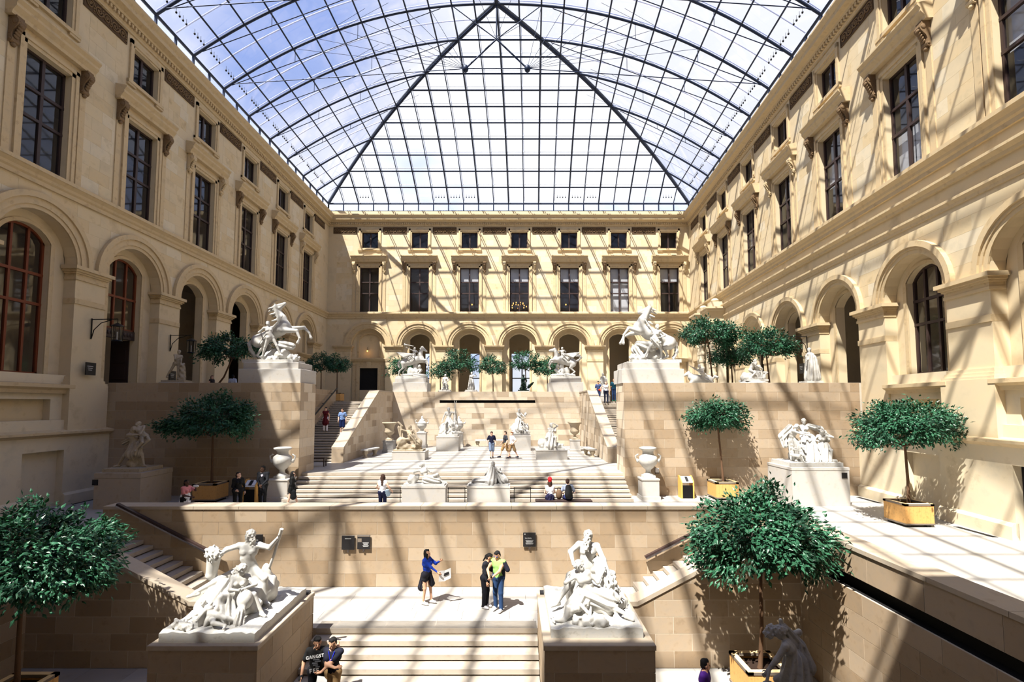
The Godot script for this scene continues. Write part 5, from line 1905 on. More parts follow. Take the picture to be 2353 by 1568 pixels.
	for s in [-1.0, 1.0]:
		for z in [-0.16, 0.16]:
			mb = MB.new()
			mb.box(Vector3(0.5 * s, 0.21, z), Vector3(0.05, 0.42, 0.05))
			obj("leg", mb, M.frame_dark, t)
	# oak information desk
	for k in 2:
		t = thing("information_desk", "slanted " + ("yellow oak leaflet desk with a black foot beside the sunny wall" if k == 0 else "dark leaflet desk beside the urn in the shade"), "desk", P(8.45, MID, 24.3) if k == 0 else P(-12.0, MID, 23.1))
		for s in [-1.0, 1.0]:
			var sd := obj("side_panel", prism(PackedVector2Array([Vector2(-0.25, 0.0), Vector2(0.25, 0.0), Vector2(0.25, 0.8), Vector2(-0.05, 1.05), Vector2(-0.25, 1.05)]), -0.03, 0.03), M.desk, t)
			sd.transform = Transform3D(Basis(Vector3(0, 0, 1), Vector3.UP, Vector3(-1, 0, 0)), Vector3(0.28 * s, 0, 0))
		mb = MB.new()
		mb.box(Vector3(0, 0.32, 0.2), Vector3(0.52, 0.6, 0.06))
		obj("front_panel", mb, M.dark, t)
		mb = MB.new()
		mb.box(Vector3.ZERO, Vector3(0.5, 0.03, 0.42), Transform3D(Basis(Vector3.RIGHT, 0.65), Vector3(0, 0.88, 0.08)))
		obj("slope", mb, M.paper, t)
		for q in 3:
			mb = MB.new()
			mb.box(Vector3.ZERO, Vector3(0.13, 0.02, 0.3), Transform3D(Basis(Vector3.RIGHT, 0.65), Vector3(-0.16 + 0.16 * q, 0.91, 0.1)))
			obj("leaflet", mb, M.blind if q != 1 else M.label, t)
	# thin barrier rails beside the reclining women
	for x in [-5.2, -2.4, 0.45]:
		t = thing("barrier_rail", "thin black barrier rail beside " + {-5.2: "the reclining nude and the woman in a white vest", -2.4: "both reclining women, between their plinths", 0.45: "the reclining veiled woman's far side"}[x], "barrier", P(x, MID, 21.7))
		for s in [-1.0, 1.0]:
			mb = MB.new()
			mb.tube([Vector3(0.36 * s, 0, 0), Vector3(0.36 * s, 0.92, 0)], 0.016)
			obj("post", mb, M.dark, t)
		for y in [0.92, 0.82]:
			mb = MB.new()
			mb.tube([Vector3(-0.36, y, 0), Vector3(0.36, y, 0)], 0.012)
			obj("rail", mb, M.dark, t)
	# rail up the terrace stair
	t = thing("stair_rail", "dark handrail climbing the terrace stair beside the woman in a red dress", "handrail")
	mb = MB.new()
	mb.tube([P(-13.42, BACKL + 0.95, 29.8), P(-13.42, TERR + 1.0, 37.9)], 0.055)
	obj("rail", mb, M.dark, t)
	for k in 5:
		mb = MB.new()
		var q := P(-13.42, BACKL + 0.95, 29.8).lerp(P(-13.42, TERR + 1.0, 37.9), 0.1 + 0.2 * k)
		mb.tube([q, q + Vector3(-0.2, -0.06, 0)], 0.02, 5)
		obj("bracket", mb, M.dark, t)
	# lanterns on wall brackets
	var TL := frame(Vector3(WL, 0, 0), Vector3(0, 0, -1))
	lantern("black iron bracket lantern on the pier between brown window and open door", TL, 23.6, 11.0)
	lantern("black iron bracket lantern above the nude statue on the shaded terrace", TL, 29.1, 11.0)
	var TR := frame(P(15.7 + 0.0722 * DB, 0, DB), Vector3(-0.0722, 0, 1))
	lantern("black iron bracket lantern beside the draped statue on the sunny terrace", TR, (DB - 29.6) * 1.0026, 11.0)
	for a in [[TL, 23.45, 9.1, "dark wall caption on the pier below the first lantern"], [TL, 29.4, 9.1, "dark wall caption beside the nude statue on the shaded terrace"], [TR, (DB - 29.9) * 1.0026, 9.6, "dark wall caption below the lantern on the sunny side"]]:
		var c := thing("wall_caption", a[3], "caption")
		c.transform = a[0] * Transform3D(Basis(), Vector3(a[1], a[2], 0.24 if a[1] < 24.0 else 0.06))
		mb = MB.new()
		mb.box(Vector3.ZERO, Vector3(0.55, 0.6, 0.05))
		obj("panel", mb, M.label, c)
		mb = MB.new()
		for k in 3: mb.box(Vector3(-0.05, 0.12 - 0.09 * k, 0.027), Vector3(0.32 - 0.06 * k, 0.02, 0.004))
		obj("print", mb, M.ink, c)
	# lamps seen through the end wall
	glow_lamp("small lit wall lamp in the first blind arch of the end wall", P(-15.9, 13.3, DB + 0.45), 1)
	glow_lamp("lit chandelier behind the middle tall window of the end wall", P(0.7, 18.5, DB + 2.2), 16)
	glow_lamp("small lit lamp behind the third tall window of the end wall", P(-4.6, 18.9, DB + 2.6), 1)
	glow_lamp("small lit lamp behind the fifth tall window of the end wall", P(6.2, 18.9, DB + 2.6), 1)
	glow_lamp("small lit lamp behind the arched window of the sunny wall", TR * Vector3((DB - 20.8) * 1.0026, 10.6, -2.5), 2)

func glow_lamp(label: String, at: Vector3, n: int):
	var t := thing("hanging_lamp", label, "lamp", at)
	var mb := MB.new()
	if n > 2:
		mb.tube([Vector3(0, 1.6, 0), Vector3(0, -0.3, 0)], 0.04)
		for k in n:
			var a := TAU * k / n
			var r := 0.95 if k % 2 == 0 else 0.6
			mb.tube([Vector3(0, -0.2, 0), Vector3(cos(a) * r * 0.6, -0.35, sin(a) * r * 0.6), Vector3(cos(a) * r, 0.0 if k % 2 == 0 else 0.35, sin(a) * r)], 0.018, 4)
	else:
		mb.tube([Vector3(0, 0.4, 0), Vector3(0, 0.1, 0)], 0.015, 4)
		mb.ball(Vector3(0, 0.1, 0), Vector3(0.08, 0.04, 0.08), 8, 4)
	obj("arms", mb, M.dark, t)
	for k in n:
		var a := TAU * k / n
		var r := 0.95 if k % 2 == 0 else 0.6
		var b := MB.new()
		b.ball((Vector3(cos(a) * r, (0.0 if k % 2 == 0 else 0.35) + 0.08, sin(a) * r) if n > 2 else Vector3(0.12 * k, 0, 0)), Vector3(0.06, 0.08, 0.06) * (1.0 if n > 2 else 1.3), 8, 5)
		obj("bulb", b, M.bulb, t)
	var l := OmniLight3D.new()
	l.name = "lamp_glow"
	l.light_color = Color(1, 0.76, 0.45)
	l.light_energy = 0.5 if n > 2 else 0.12
	l.light_size = 0.1
	l.omni_range = 12.0
	l.omni_attenuation = 2.0
	l.shadow_enabled = true
	t.add_child(l)
	l.position = Vector3(0, 0.15 if n > 2 else -0.2, 0.3 if n <= 2 else 0.0)

# ---------------------------------------------------------------- trees in oak planters
func leaf_mesh() -> ArrayMesh:
	if not M.has("leaf_mesh"):
		var mb := MB.new()
		var a := Vector3(0, 0, 0); var m := Vector3(0, 0.012, 0.055); var e := Vector3(0, -0.006, 0.12)
		var l := Vector3(-0.028, 0.0, 0.05); var r := Vector3(0.028, 0.0, 0.05)
		mb.tri(a, r, m); mb.tri(a, m, l); mb.tri(m, r, e); mb.tri(m, e, l)
		M.leaf_mesh = mb.mesh()
		M.leaf_mesh.surface_set_material(0, M.leaf)
	return M.leaf_mesh

func tree(label: String, x: float, d: float, base: float, cy: float, half: Vector3, o := {}):
	var lean: Vector3 = o.get("lean", Vector3.ZERO)
	var t := thing("potted_tree", label, "tree", P(x, base, d))
	var rg := RandomNumberGenerator.new()
	rg.seed = int(x * 131.0 + d * 17.0)
	# planter is a thing of its own
	if not o.get("noplanter", false):
		var p := Node3D.new()
		p.name = "planter"
		t.add_child(p)
		p.set_meta("label", "square oak planter with weathered rim")
		var W := 0.53
		for sd in 4:
			var bs := Basis(Vector3.UP, sd * PI * 0.5)
			for k in 7:
				var pl := block("plank", bs * Vector3(-W + (k + 0.5) * 2.0 * W / 7.0, 0.44, W - 0.02), Vector3(2.0 * W / 7.0 - 0.004, 0.66, 0.04), M.wood, p)
				pl.basis = bs * Basis.from_scale(Vector3(2.0 * W / 7.0 - 0.004, 0.66, 0.04))
			var mb := MB.new()
			mb.box(bs * Vector3(0, 0.11, W + 0.002), (bs * Vector3(2 * W + 0.02, 0.05, 0.05)).abs())
			obj("base_rail", mb, M.wood_trim, p)
			mb = MB.new()
			mb.box(bs * Vector3(0, 0.81, W - 0.055), (bs * Vector3(2 * W + 0.03, 0.07, 0.14)).abs())
			obj("rim", mb, M.wood_trim, p)
			mb = MB.new()
			mb.box(bs * Vector3(0, 0.849, W - 0.055), (bs * Vector3(2 * W + 0.02, 0.008, 0.13)).abs())
			obj("rim_top", mb, M.wood_top, p)
			mb = MB.new()
			mb.box(bs * Vector3(W - 0.15, 0.045, W - 0.15), Vector3(0.16, 0.09, 0.16))
			obj("foot", mb, M.dark, p)
		var so := MB.new()
		so.box(Vector3(0, 0.38, 0), Vector3(2 * W - 0.08, 0.6, 2 * W - 0.08))
		obj("soil", so, M.soil, p)
	var fork := Vector3(0, cy - base - half.y * 0.75, 0) + lean
	var mb := MB.new()
	mb.tube([Vector3(0, 0.6, 0), Vector3(0.03, 0.8, 0), fork * 0.5 + Vector3(0.03, 0.15, 0.02), fork], [0.085, 0.062, 0.05, 0.042], 8)
	# crown lobes
	var lobes: Array = o.get("lobes", [])
	var cen: Vector3 = Vector3(0, cy - base, 0) + lean + o.get("off", Vector3.ZERO)
	var centers := []
	var n: int = o.get("clumps", 90)
	for k in n:
		var v := Vector3.ZERO
		var ok := false
		while not ok:
			v = Vector3(rg.randf_range(-1, 1), rg.randf_range(-1, 1), rg.randf_range(-1, 1))
			var ln := v.length()
			ok = ln < 1.0 and ln > 0.35 and v.y > -0.75 + 0.9 * (1.0 - Vector2(v.x, v.z).length()) * 0.5
		var lump := 1.0 + 0.16 * sin(v.x * 5.0 + x) * cos(v.z * 4.0 + d) + 0.1 * sin(v.x * 9.0)
		centers.append(cen + Vector3(v.x * half.x, v.y * half.y * lump - half.y * 0.25 * v.x * v.x, v.z * half.z))
	for l in lobes:
		for k in int(l[2]):
			var v := Vector3(rg.randfn(), rg.randfn(), rg.randfn()) * 0.5
			centers.append(cen + l[0] + v * l[1])
	for k in 7:
		var c: Vector3 = centers[(k * 13) % centers.size()]
		var mid := fork.lerp(c, 0.5) + Vector3(0, -0.12, 0)
		mb.tube([fork, mid, c], [0.036, 0.024, 0.01], 6)
		for q in 2:
			var c2: Vector3 = centers[(k * 13 + q * 7 + 3) % centers.size()]
			if c2.distance_to(mid) < half.x: mb.tube([mid, mid.lerp(c2, 0.55) + Vector3(0, -0.05, 0), c2], [0.016, 0.011, 0.006], 5)
	obj("trunk", mb, M.bark, t)
	var mm := MultiMesh.new()
	mm.transform_format = MultiMesh.TRANSFORM_3D
	mm.use_colors = true
	mm.mesh = leaf_mesh()
	var per: int = int(o.get("per", 34) * 1.5)
	var sc: float = o.get("leaf", 1.0) * 1.3
	mm.instance_count = centers.size() * per
	var i := 0
	for c in centers:
		var tone := rg.randf_range(0.75, 1.25)
		for k in per:
			var q: Vector3 = Vector3(rg.randfn(), rg.randfn() * 0.8, rg.randfn()) * 0.16 * o.get("spread", 1.0)
			var out: Vector3 = ((c + q - cen) / half).normalized()
			var dir: Vector3 = (out + Vector3(rg.randf_range(-1, 1), rg.randf_range(-1.1, 0.5), rg.randf_range(-1, 1))).normalized()
			var side: Vector3 = dir.cross((out + Vector3.UP * 0.8 + Vector3(rg.randfn(), rg.randfn(), rg.randfn()) * 0.4).normalized()).normalized()
			var nn: Vector3 = side.cross(dir)
			var s := rg.randf_range(0.75, 1.25) * sc
			mm.set_instance_transform(i, Transform3D(Basis(side, nn, dir) * s, c + q))
			var g := tone * rg.randf_range(0.75, 1.3)
			mm.set_instance_color(i, Color(0.022 * g, 0.088 * g, 0.045 * g))
			i += 1
	var mi := MultiMeshInstance3D.new()
	mi.multimesh = mm
	mi.name = "foliage"
	t.add_child(mi)
	mi.set_meta("kind", "stuff")

func build_trees():
	tree("big round crowned tree in the sunny corner of the pit", 6.33, 13.1, LOW, 3.98, Vector3(1.62, 1.12, 1.5), {"clumps": 190, "per": 34, "lean": Vector3(0.1, 0, 0)})
	tree("dark shaded tree at the foot of the pit stair", -11.65, 12.05, LOW, 3.75, Vector3(1.75, 1.08, 1.6), {"clumps": 200, "per": 34, "off": Vector3(0.2, 0, 0)})
	tree("flat domed tree on the sunny walk beside the white wall", 15.0, 19.0, MID, 6.55, Vector3(1.85, 0.95, 1.5), {"clumps": 170, "per": 32, "off": Vector3(0.1, 0, 0)})
	tree("small umbrella shaped tree between the oak desk and the marble family", 10.15, 24.1, MID, 6.85, Vector3(1.5, 0.72, 0.65), {"clumps": 110, "per": 30, "lean": Vector3(-0.15, 0, 0)})
	tree("wide spreading tree in front of the shaded retaining wall", -14.2, 23.6, MID, 6.75, Vector3(1.75, 1.1, 1.15), {"clumps": 120, "per": 32, "lobes": [[Vector3(-1.6, -0.35, 0.2), Vector3(0.75, 0.28, 0.5), 30], [Vector3(1.2, 0.3, 0), Vector3(0.9, 0.5, 0.6), 24]]})
	tree("leaning two lobed tree on the shaded terrace", -17.4, 29.0, TERR, 10.75, Vector3(1.5, 0.85, 1.2), {"clumps": 70, "per": 26, "leaf": 1.15, "lean": Vector3(0.9, 0, 0), "lobes": [[Vector3(1.7, 0.0, 0), Vector3(0.8, 0.6, 0.6), 22], [Vector3(-1.4, -0.2, 0), Vector3(0.8, 0.5, 0.6), 18]]})
	tree("round dark tree on the terrace nearest the shaded wall", -18.2, 47.0, TERR, 11.35, Vector3(1.45, 0.95, 1.2), {"clumps": 60, "per": 24, "leaf": 1.25})
	tree("round dark tree on the terrace beside the black door", -16.5, 46.5, TERR, 11.35, Vector3(1.2, 0.95, 1.1), {"clumps": 55, "per": 24, "leaf": 1.25})
	tree("small sunlit tree behind the winged horse with the trumpet rider", -10.7, 46.5, TERR, 10.9, Vector3(1.25, 0.85, 1.1), {"clumps": 50, "per": 24, "leaf": 1.25})
	tree("low lobe of sunlit leaves behind a small seated statue", -6.9, 47.4, TERR, 10.6, Vector3(1.3, 0.75, 1.0), {"clumps": 45, "per": 24, "leaf": 1.25})
	tree("tall sunlit tree before the first bright gallery window", -5.1, 47.2, TERR, 11.5, Vector3(1.75, 1.15, 1.3), {"clumps": 75, "per": 24, "leaf": 1.25})
	tree("neat sunlit tree before the middle pier of the end wall", -1.85, 47.6, TERR, 11.1, Vector3(1.25, 0.95, 1.1), {"clumps": 60, "per": 24, "leaf": 1.25})
	tree("sunlit tree before the second bright gallery window", 1.3, 47.4, TERR, 11.5, Vector3(1.4, 1.0, 1.2), {"clumps": 65, "per": 24, "leaf": 1.25})
	tree("sunlit tree behind the winged horse with the curling tail", 3.35, 47.0, TERR, 10.9, Vector3(1.1, 0.9, 1.0), {"clumps": 50, "per": 24, "leaf": 1.25})
	tree("tall tree before the stone portal columns", 12.2, 30.0, TERR, 11.85, Vector3(1.7, 0.9, 1.3), {"clumps": 100, "per": 28, "leaf": 1.1, "lean": Vector3(-0.2, 0, 0), "lobes": [[Vector3(1.2, -0.3, 0), Vector3(0.8, 0.6, 0.6), 20]]})
	tree("lower tree between the portal and the crouching marble pair", 13.9, 31.2, TERR, 10.5, Vector3(1.35, 0.8, 1.1), {"clumps": 70, "per": 28, "leaf": 1.1})
	tree("broad tree beside the lantern on the sunny terrace", 15.0, 28.8, TERR, 10.9, Vector3(1.65, 0.8, 1.2), {"clumps": 95, "per": 28, "leaf": 1.1, "lean": Vector3(-0.1, 0, 0)})

# ---------------------------------------------------------------- marble
func slab(w: float, h: float, dep: float, sd: int, rise := 0.05) -> MB:
	var mb := MB.new()
	var g := RandomNumberGenerator.new()
	g.seed = sd
	var n := 22
	var hh := []
	for j in n + 1:
		for i in n + 1:
			hh.append(h + g.randf_range(-0.5, 0.5) * rise)
	var p := func(i, j): return Vector3((float(i) / n - 0.5) * w + (0.0 if i == 0 or i == n else 0.0), hh[j * (n + 1) + i], (float(j) / n - 0.5) * dep)
	for j in n:
		for i in n:
			mb.quad(p.call(i, j + 1), p.call(i + 1, j + 1), p.call(i + 1, j), p.call(i, j))
	var b := func(v: Vector3): return Vector3(v.x, 0, v.z)
	for i in n:
		for e in [[i, n, i + 1, n], [i + 1, 0, i, 0], [n, n - i, n, n - i - 1], [0, i, 0, i + 1]]:
			var a: Vector3 = p.call(e[0], e[1])
			var c: Vector3 = p.call(e[2], e[3])
			var m1: Vector3 = (a + b.call(a)) * 0.5 + Vector3(g.randf_range(-1, 1), 0, g.randf_range(-1, 1)) * 0.006
			mb.quad(b.call(a), b.call(c), c, a)
	return mb

func stat(called: String, label: String, at: Vector3, turn: float, cell: float, L: Array, Tb: Array, mat: Material, base := Vector3.ZERO, rise := 0.05) -> Node3D:
	var t := thing(called, label, "statue", at, turn)
	if base != Vector3.ZERO:
		obj("base_slab", slab(base.x, base.y, base.z, int(at.x * 91.0), rise), mat, t)
	job(L, cell, Tb, t, {1: ["figure", mat], 2: ["rock", mat], 3: ["drapery", mat], 4: ["attribute", mat], 5: ["horse", mat]})
	return t

func V(x: float, y: float, z := 0.0) -> Vector3: return Vector3(x, y, z)

# horse from joints; m mirrors x. leg: array of [hip, knee, fetlock, hoof]
func horse(L: Array, id: int, j: Dictionary, m: float, s := 1.0):
	var q := func(v: Vector3) -> Vector3: return Vector3(v.x * m, v.y, v.z) * s
	var k := 0.09 * s
	cap(L, id, q.call(j.rump), q.call(j.loin), 0.36 * s, 0.3 * s, k)
	cap(L, id, q.call(j.loin), q.call(j.shoulder), 0.31 * s, 0.34 * s, k)
	cap(L, id, q.call(j.shoulder), q.call(j.chest), 0.34 * s, 0.28 * s, k)
	cap(L, id, q.call(j.chest), q.call(j.neck), 0.28 * s, 0.22 * s, k)
	cap(L, id, q.call(j.neck), q.call(j.poll), 0.22 * s, 0.125 * s, k)
	cap(L, id, q.call(j.poll), q.call(j.jaw), 0.12 * s, 0.125 * s, 0.04)
	cap(L, id, q.call(j.poll), q.call(j.muzzle), 0.12 * s, 0.068 * s, 0.04)
	cap(L, id, q.call(j.jaw), q.call(j.muzzle) + Vector3(0, -0.05 * s, 0), 0.1 * s, 0.06 * s, 0.04)
	for z in [-1.0, 1.0]:
		cap(L, id, q.call(j.poll + V(0, 0.08, 0.06 * z)), q.call(j.poll + V(-0.04, 0.22, 0.08 * z)), 0.04 * s, 0.012 * s, 0.02)
	# mane
	var n := 7
	for i in n:
		var a: Vector3 = j.poll.lerp(j.neck, i / 6.0)
		var b: Vector3 = a + j.mane * (0.8 + 0.4 * sin(i * 2.3)) + V(0, 0.08 * sin(i * 3.1), 0.1 * cos(i * 2.0))
		cap(L, id, q.call(a + j.mane * 0.25), q.call(b), 0.085 * s, 0.03 * s, 0.03)
	# tail
	for i in j.tail.size() - 1:
		rough(L, id, q.call(j.tail[i]), q.call(j.tail[i + 1]), (0.1 if i else 0.07) * s, 0.09 * s, 0.02, 24.0, 0.05)
	for lg in j.legs:
		var hind: bool = lg[4]
		var r0 := (0.25 if hind else 0.17) * s
		cap(L, id, q.call(lg[0]), q.call(lg[1]), r0, 0.095 * s, k)
		cap(L, id, q.call(lg[1]), q.call(lg[2]), 0.085 * s, 0.06 * s, 0.04)
		cap(L, id, q.call(lg[2]), q.call(lg[3]), 0.06 * s, 0.05 * s, 0.03)
		cap(L, id, q.call(lg[3]), q.call(lg[3] + (lg[3] - lg[2]).normalized() * 0.1), 0.06 * s, 0.08 * s, 0.02)

func build_statues():
	statue_rivers()
	statue_horses()
	statue_rest()

func statue_rivers():
	var L := []
	var T := []
	# ---- river group with an oar
	human(L, T, {"one": 1, "s": 1.2, "pel": V(-0.02, 1.02, -0.3), "up": V(0.04, 1, 0.03), "fw": V(0.25, 0, 1), "hd": V(0.95, -0.12, 0.35), "hair": 4, "arm": 1.15, "rh": V(-0.62, 1.36, 0.0), "re": V(-0.8, -0.2, -0.3), "lh": V(0.74, 1.74, -0.1), "le": V(0.3, -1, 0), "lf": V(0.52, 0.34, -0.1), "lk": V(0.8, 0.7, 0.5), "lt": V(0.6, 0, 0.4), "rf": V(-0.98, 0.62, 0.3), "rk": V(-0.3, 0.7, 0.7), "rt": V(-1, -0.2, 0.2)})
	rough(L, 2, V(-0.2, 0.5, -0.4), V(0.25, 0.5, -0.35), 0.45, 0.42, 0.03, 14.0, 0.06)
	rough(L, 2, V(-0.5, 0.35, 0.0), V(0.3, 0.3, 0.2), 0.3, 0.26, 0.03, 16.0, 0.06)
	human(L, T, {"one": 1, "f": true, "s": 1.02, "pel": V(0.12, 0.56, 0.28), "up": V(0.05, 1, 0.1), "fw": V(0.3, 0, 1), "hd": V(0.85, -0.55, 0.45), "hair": 3, "rh": V(0.3, 0.82, 0.62), "re": V(-0.9, -0.4, 0.2), "lh": V(0.4, 0.86, 0.6), "le": V(0.9, -0.5, 0), "lf": V(0.74, 0.3, 0.5), "lk": V(0.3, 1, 0.5), "lt": V(0.8, 0, 0.5), "rf": V(-0.1, 0.3, 0.85), "rk": V(-0.3, 0.6, 1)})
	rough(L, 1, V(0.05, 1.18, 0.28), V(0.02, 0.92, 0.4), 0.07, 0.05, 0.02, 50.0, 0.02)
	cloth(L, 3, V(-0.25, 0.72, 0.2), V(-0.3, 0.28, 0.72), 0.2, 0.3, 0.035, 8.0, 0.06)
	cloth(L, 3, V(-0.1, 0.5, 0.5), V(0.15, 0.25, 0.8), 0.18, 0.2, 0.035, 9.0, 0.06)
	cloth(L, 3, V(-0.45, 0.75, -0.1), V(-0.6, 0.32, 0.3), 0.16, 0.26, 0.03, 9.0, 0.06)
	ell(L, 4, V(0.42, 0.62, 0.62), V(0.17, 0.21, 0.17), 0.02)
	cap(L, 4, V(0.42, 0.5, 0.72), V(0.43, 0.44, 0.82), 0.09, 0.1, 0.03)
	cloth(L, 4, V(0.44, 0.44, 0.84), V(0.46, 0.22, 0.9), 0.07, 0.1, 0.03, 8.0, 0.03)
	human(L, T, {"one": 1, "s": 0.62, "pel": V(-0.08, 0.36, 0.92), "up": V(-0.75, 0.7, -0.15), "fw": V(0.1, 0.2, 1), "hd": V(0.0, -0.1, 1), "hu": V(-0.2, 1, 0), "leg": 1.3, "arm": 1.3, "rh": V(-0.7, 0.28, 0.85), "re": V(-1, 0.2, 0.2), "lh": V(-0.4, 0.26, 1.15), "le": V(0.3, 0.2, 1), "lf": V(0.44, 0.28, 0.88), "lk": V(0, 0.3, 1), "rf": V(0.28, 0.27, 1.12), "rk": V(0, 0.2, 1)})
	rough(L, 4, V(-0.72, 1.48, 0.02), V(-0.58, 1.44, 0.1), 0.15, 0.13, 0.028, 38.0, 0.02)
	cap(L, 4, V(-0.68, 1.36, 0.0), V(-0.74, 0.95, -0.02), 0.15, 0.12, 0.03)
	cap(L, 4, V(-0.74, 0.95, -0.02), V(-0.62, 0.72, -0.1), 0.12, 0.05, 0.03)
	rough(L, 2, V(-0.8, 0.26, 1.05), V(-0.45, 0.25, 1.18), 0.1, 0.08, 0.03, 30.0, 0.03)
	T.append([4, [V(0.86, 2.0, -0.12), V(0.6, 1.3, -0.3), V(0.48, 1.02, -0.35)], [0.045, 0.03, 0.035], 8])
	ell(L, 4, V(0.4, 0.86, -0.36), V(0.13, 0.26, 0.05), 0.02)
	stat("river_statue", "white marble river group with a bearded man holding an oar", P(-6.43, 2.4, 12.05), 0, 0.019, L, T, M.marble, Vector3(2.02, 0.2, 2.62), 0.05)
	# ---- river group with an embracing couple
	L = []
	T = []
	human(L, T, {"one": 1, "s": 1.2, "pel": V(0.0, 1.02, -0.15), "up": V(0.06, 1, 0.0), "fw": V(-0.15, 0, 1), "hd": V(-0.35, -0.35, 1), "hair": 4, "arm": 1.15, "rh": V(-0.4, 1.32, 0.32), "re": V(-0.9, 0.2, -0.2), "lh": V(0.46, 0.98, 0.25), "le": V(1, 0, -0.2), "lf": V(0.62, 0.45, 0.1), "lk": V(0.9, 0.5, 0.3), "lt": V(0.5, -0.2, 0.6), "rf": V(-0.85, 0.3, 0.35), "rk": V(-0.5, 0.9, 0.4), "rt": V(-0.6, 0, 0.4)})
	rough(L, 1, V(-0.02, 1.72, 0.0), V(-0.04, 1.52, 0.08), 0.08, 0.05, 0.02, 50.0, 0.02)
	rough(L, 2, V(-0.1, 0.5, -0.3), V(0.3, 0.5, -0.2), 0.46, 0.42, 0.03, 14.0, 0.06)
	rough(L, 2, V(0.1, 0.32, 0.15), V(0.35, 0.3, 0.4), 0.3, 0.22, 0.03, 16.0, 0.06)
	human(L, T, {"one": 1, "f": true, "s": 1.08, "pel": V(0.02, 0.62, 0.38), "up": V(-0.5, 1, 0.05), "fw": V(0.4, 0.2, -1), "hd": V(0.6, 0.1, 0.5), "hair": 3, "hf": V(0.5, 0, 0.6), "rh": V(0.3, 1.08, 0.35), "re": V(0.3, -1, 0.4), "lh": V(-0.5, 0.9, 0.2), "le": V(-1, -0.5, 0), "lf": V(0.52, 0.28, 0.75), "lk": V(0.5, 1, 0.5), "rf": V(0.86, 0.28, 0.92), "rk": V(0.5, 1, 0.2), "rt": V(0.6, -0.1, 0.5), "lt": V(0.6, -0.1, 0.6)})
	cloth(L, 3, V(-0.1, 0.6, 0.3), V(0.42, 0.52, 0.55), 0.21, 0.2, 0.035, 8.0, 0.06)
	cloth(L, 3, V(-0.2, 0.5, 0.35), V(-0.3, 0.26, 0.45), 0.2, 0.3, 0.04, 9.0, 0.06)
	cloth(L, 3, V(0.3, 1.2, -0.05), V(0.36, 0.85, 0.2), 0.13, 0.16, 0.03, 8.0, 0.05)
	rough(L, 4, V(0.45, 0.82, 0.25), V(0.62, 0.4, 0.3), 0.17, 0.13, 0.05, 30.0, 0.03)
	rough(L, 4, V(0.68, 0.3, 0.2), V(0.8, 0.28, 0.1), 0.14, 0.12, 0.03, 20.0, 0.04)
	human(L, T, {"one": 1, "s": 0.64, "pel": V(-0.55, 0.4, 0.82), "up": V(0.95, 0.28, 0.05), "fw": V(0.1, -0.7, 0.6), "hd": V(0.5, -0.35, 0.8), "hu": V(0, 1, 0.2), "leg": 1.3, "arm": 1.3, "rh": V(0.0, 0.26, 1.08), "lh": V(-0.1, 0.26, 0.95), "lf": V(-0.95, 0.27, 0.75), "lk": V(0, -1, 0), "rf": V(-0.92, 0.27, 0.98), "rk": V(0, -1, 0.2)})
	rough(L, 2, V(-0.4, 0.24, 1.0), V(0.15, 0.25, 1.1), 0.12, 0.11, 0.03, 26.0, 0.04)
	cap(L, 4, V(0.05, 0.3, 1.1), V(0.16, 0.28, 1.15), 0.09, 0.08, 0.02)
	stat("river_statue", "white marble river group of an embracing couple and a crawling child", P(1.83, 2.4, 12.2), 0, 0.019, L, T, M.marble, Vector3(1.98, 0.2, 2.5), 0.05)

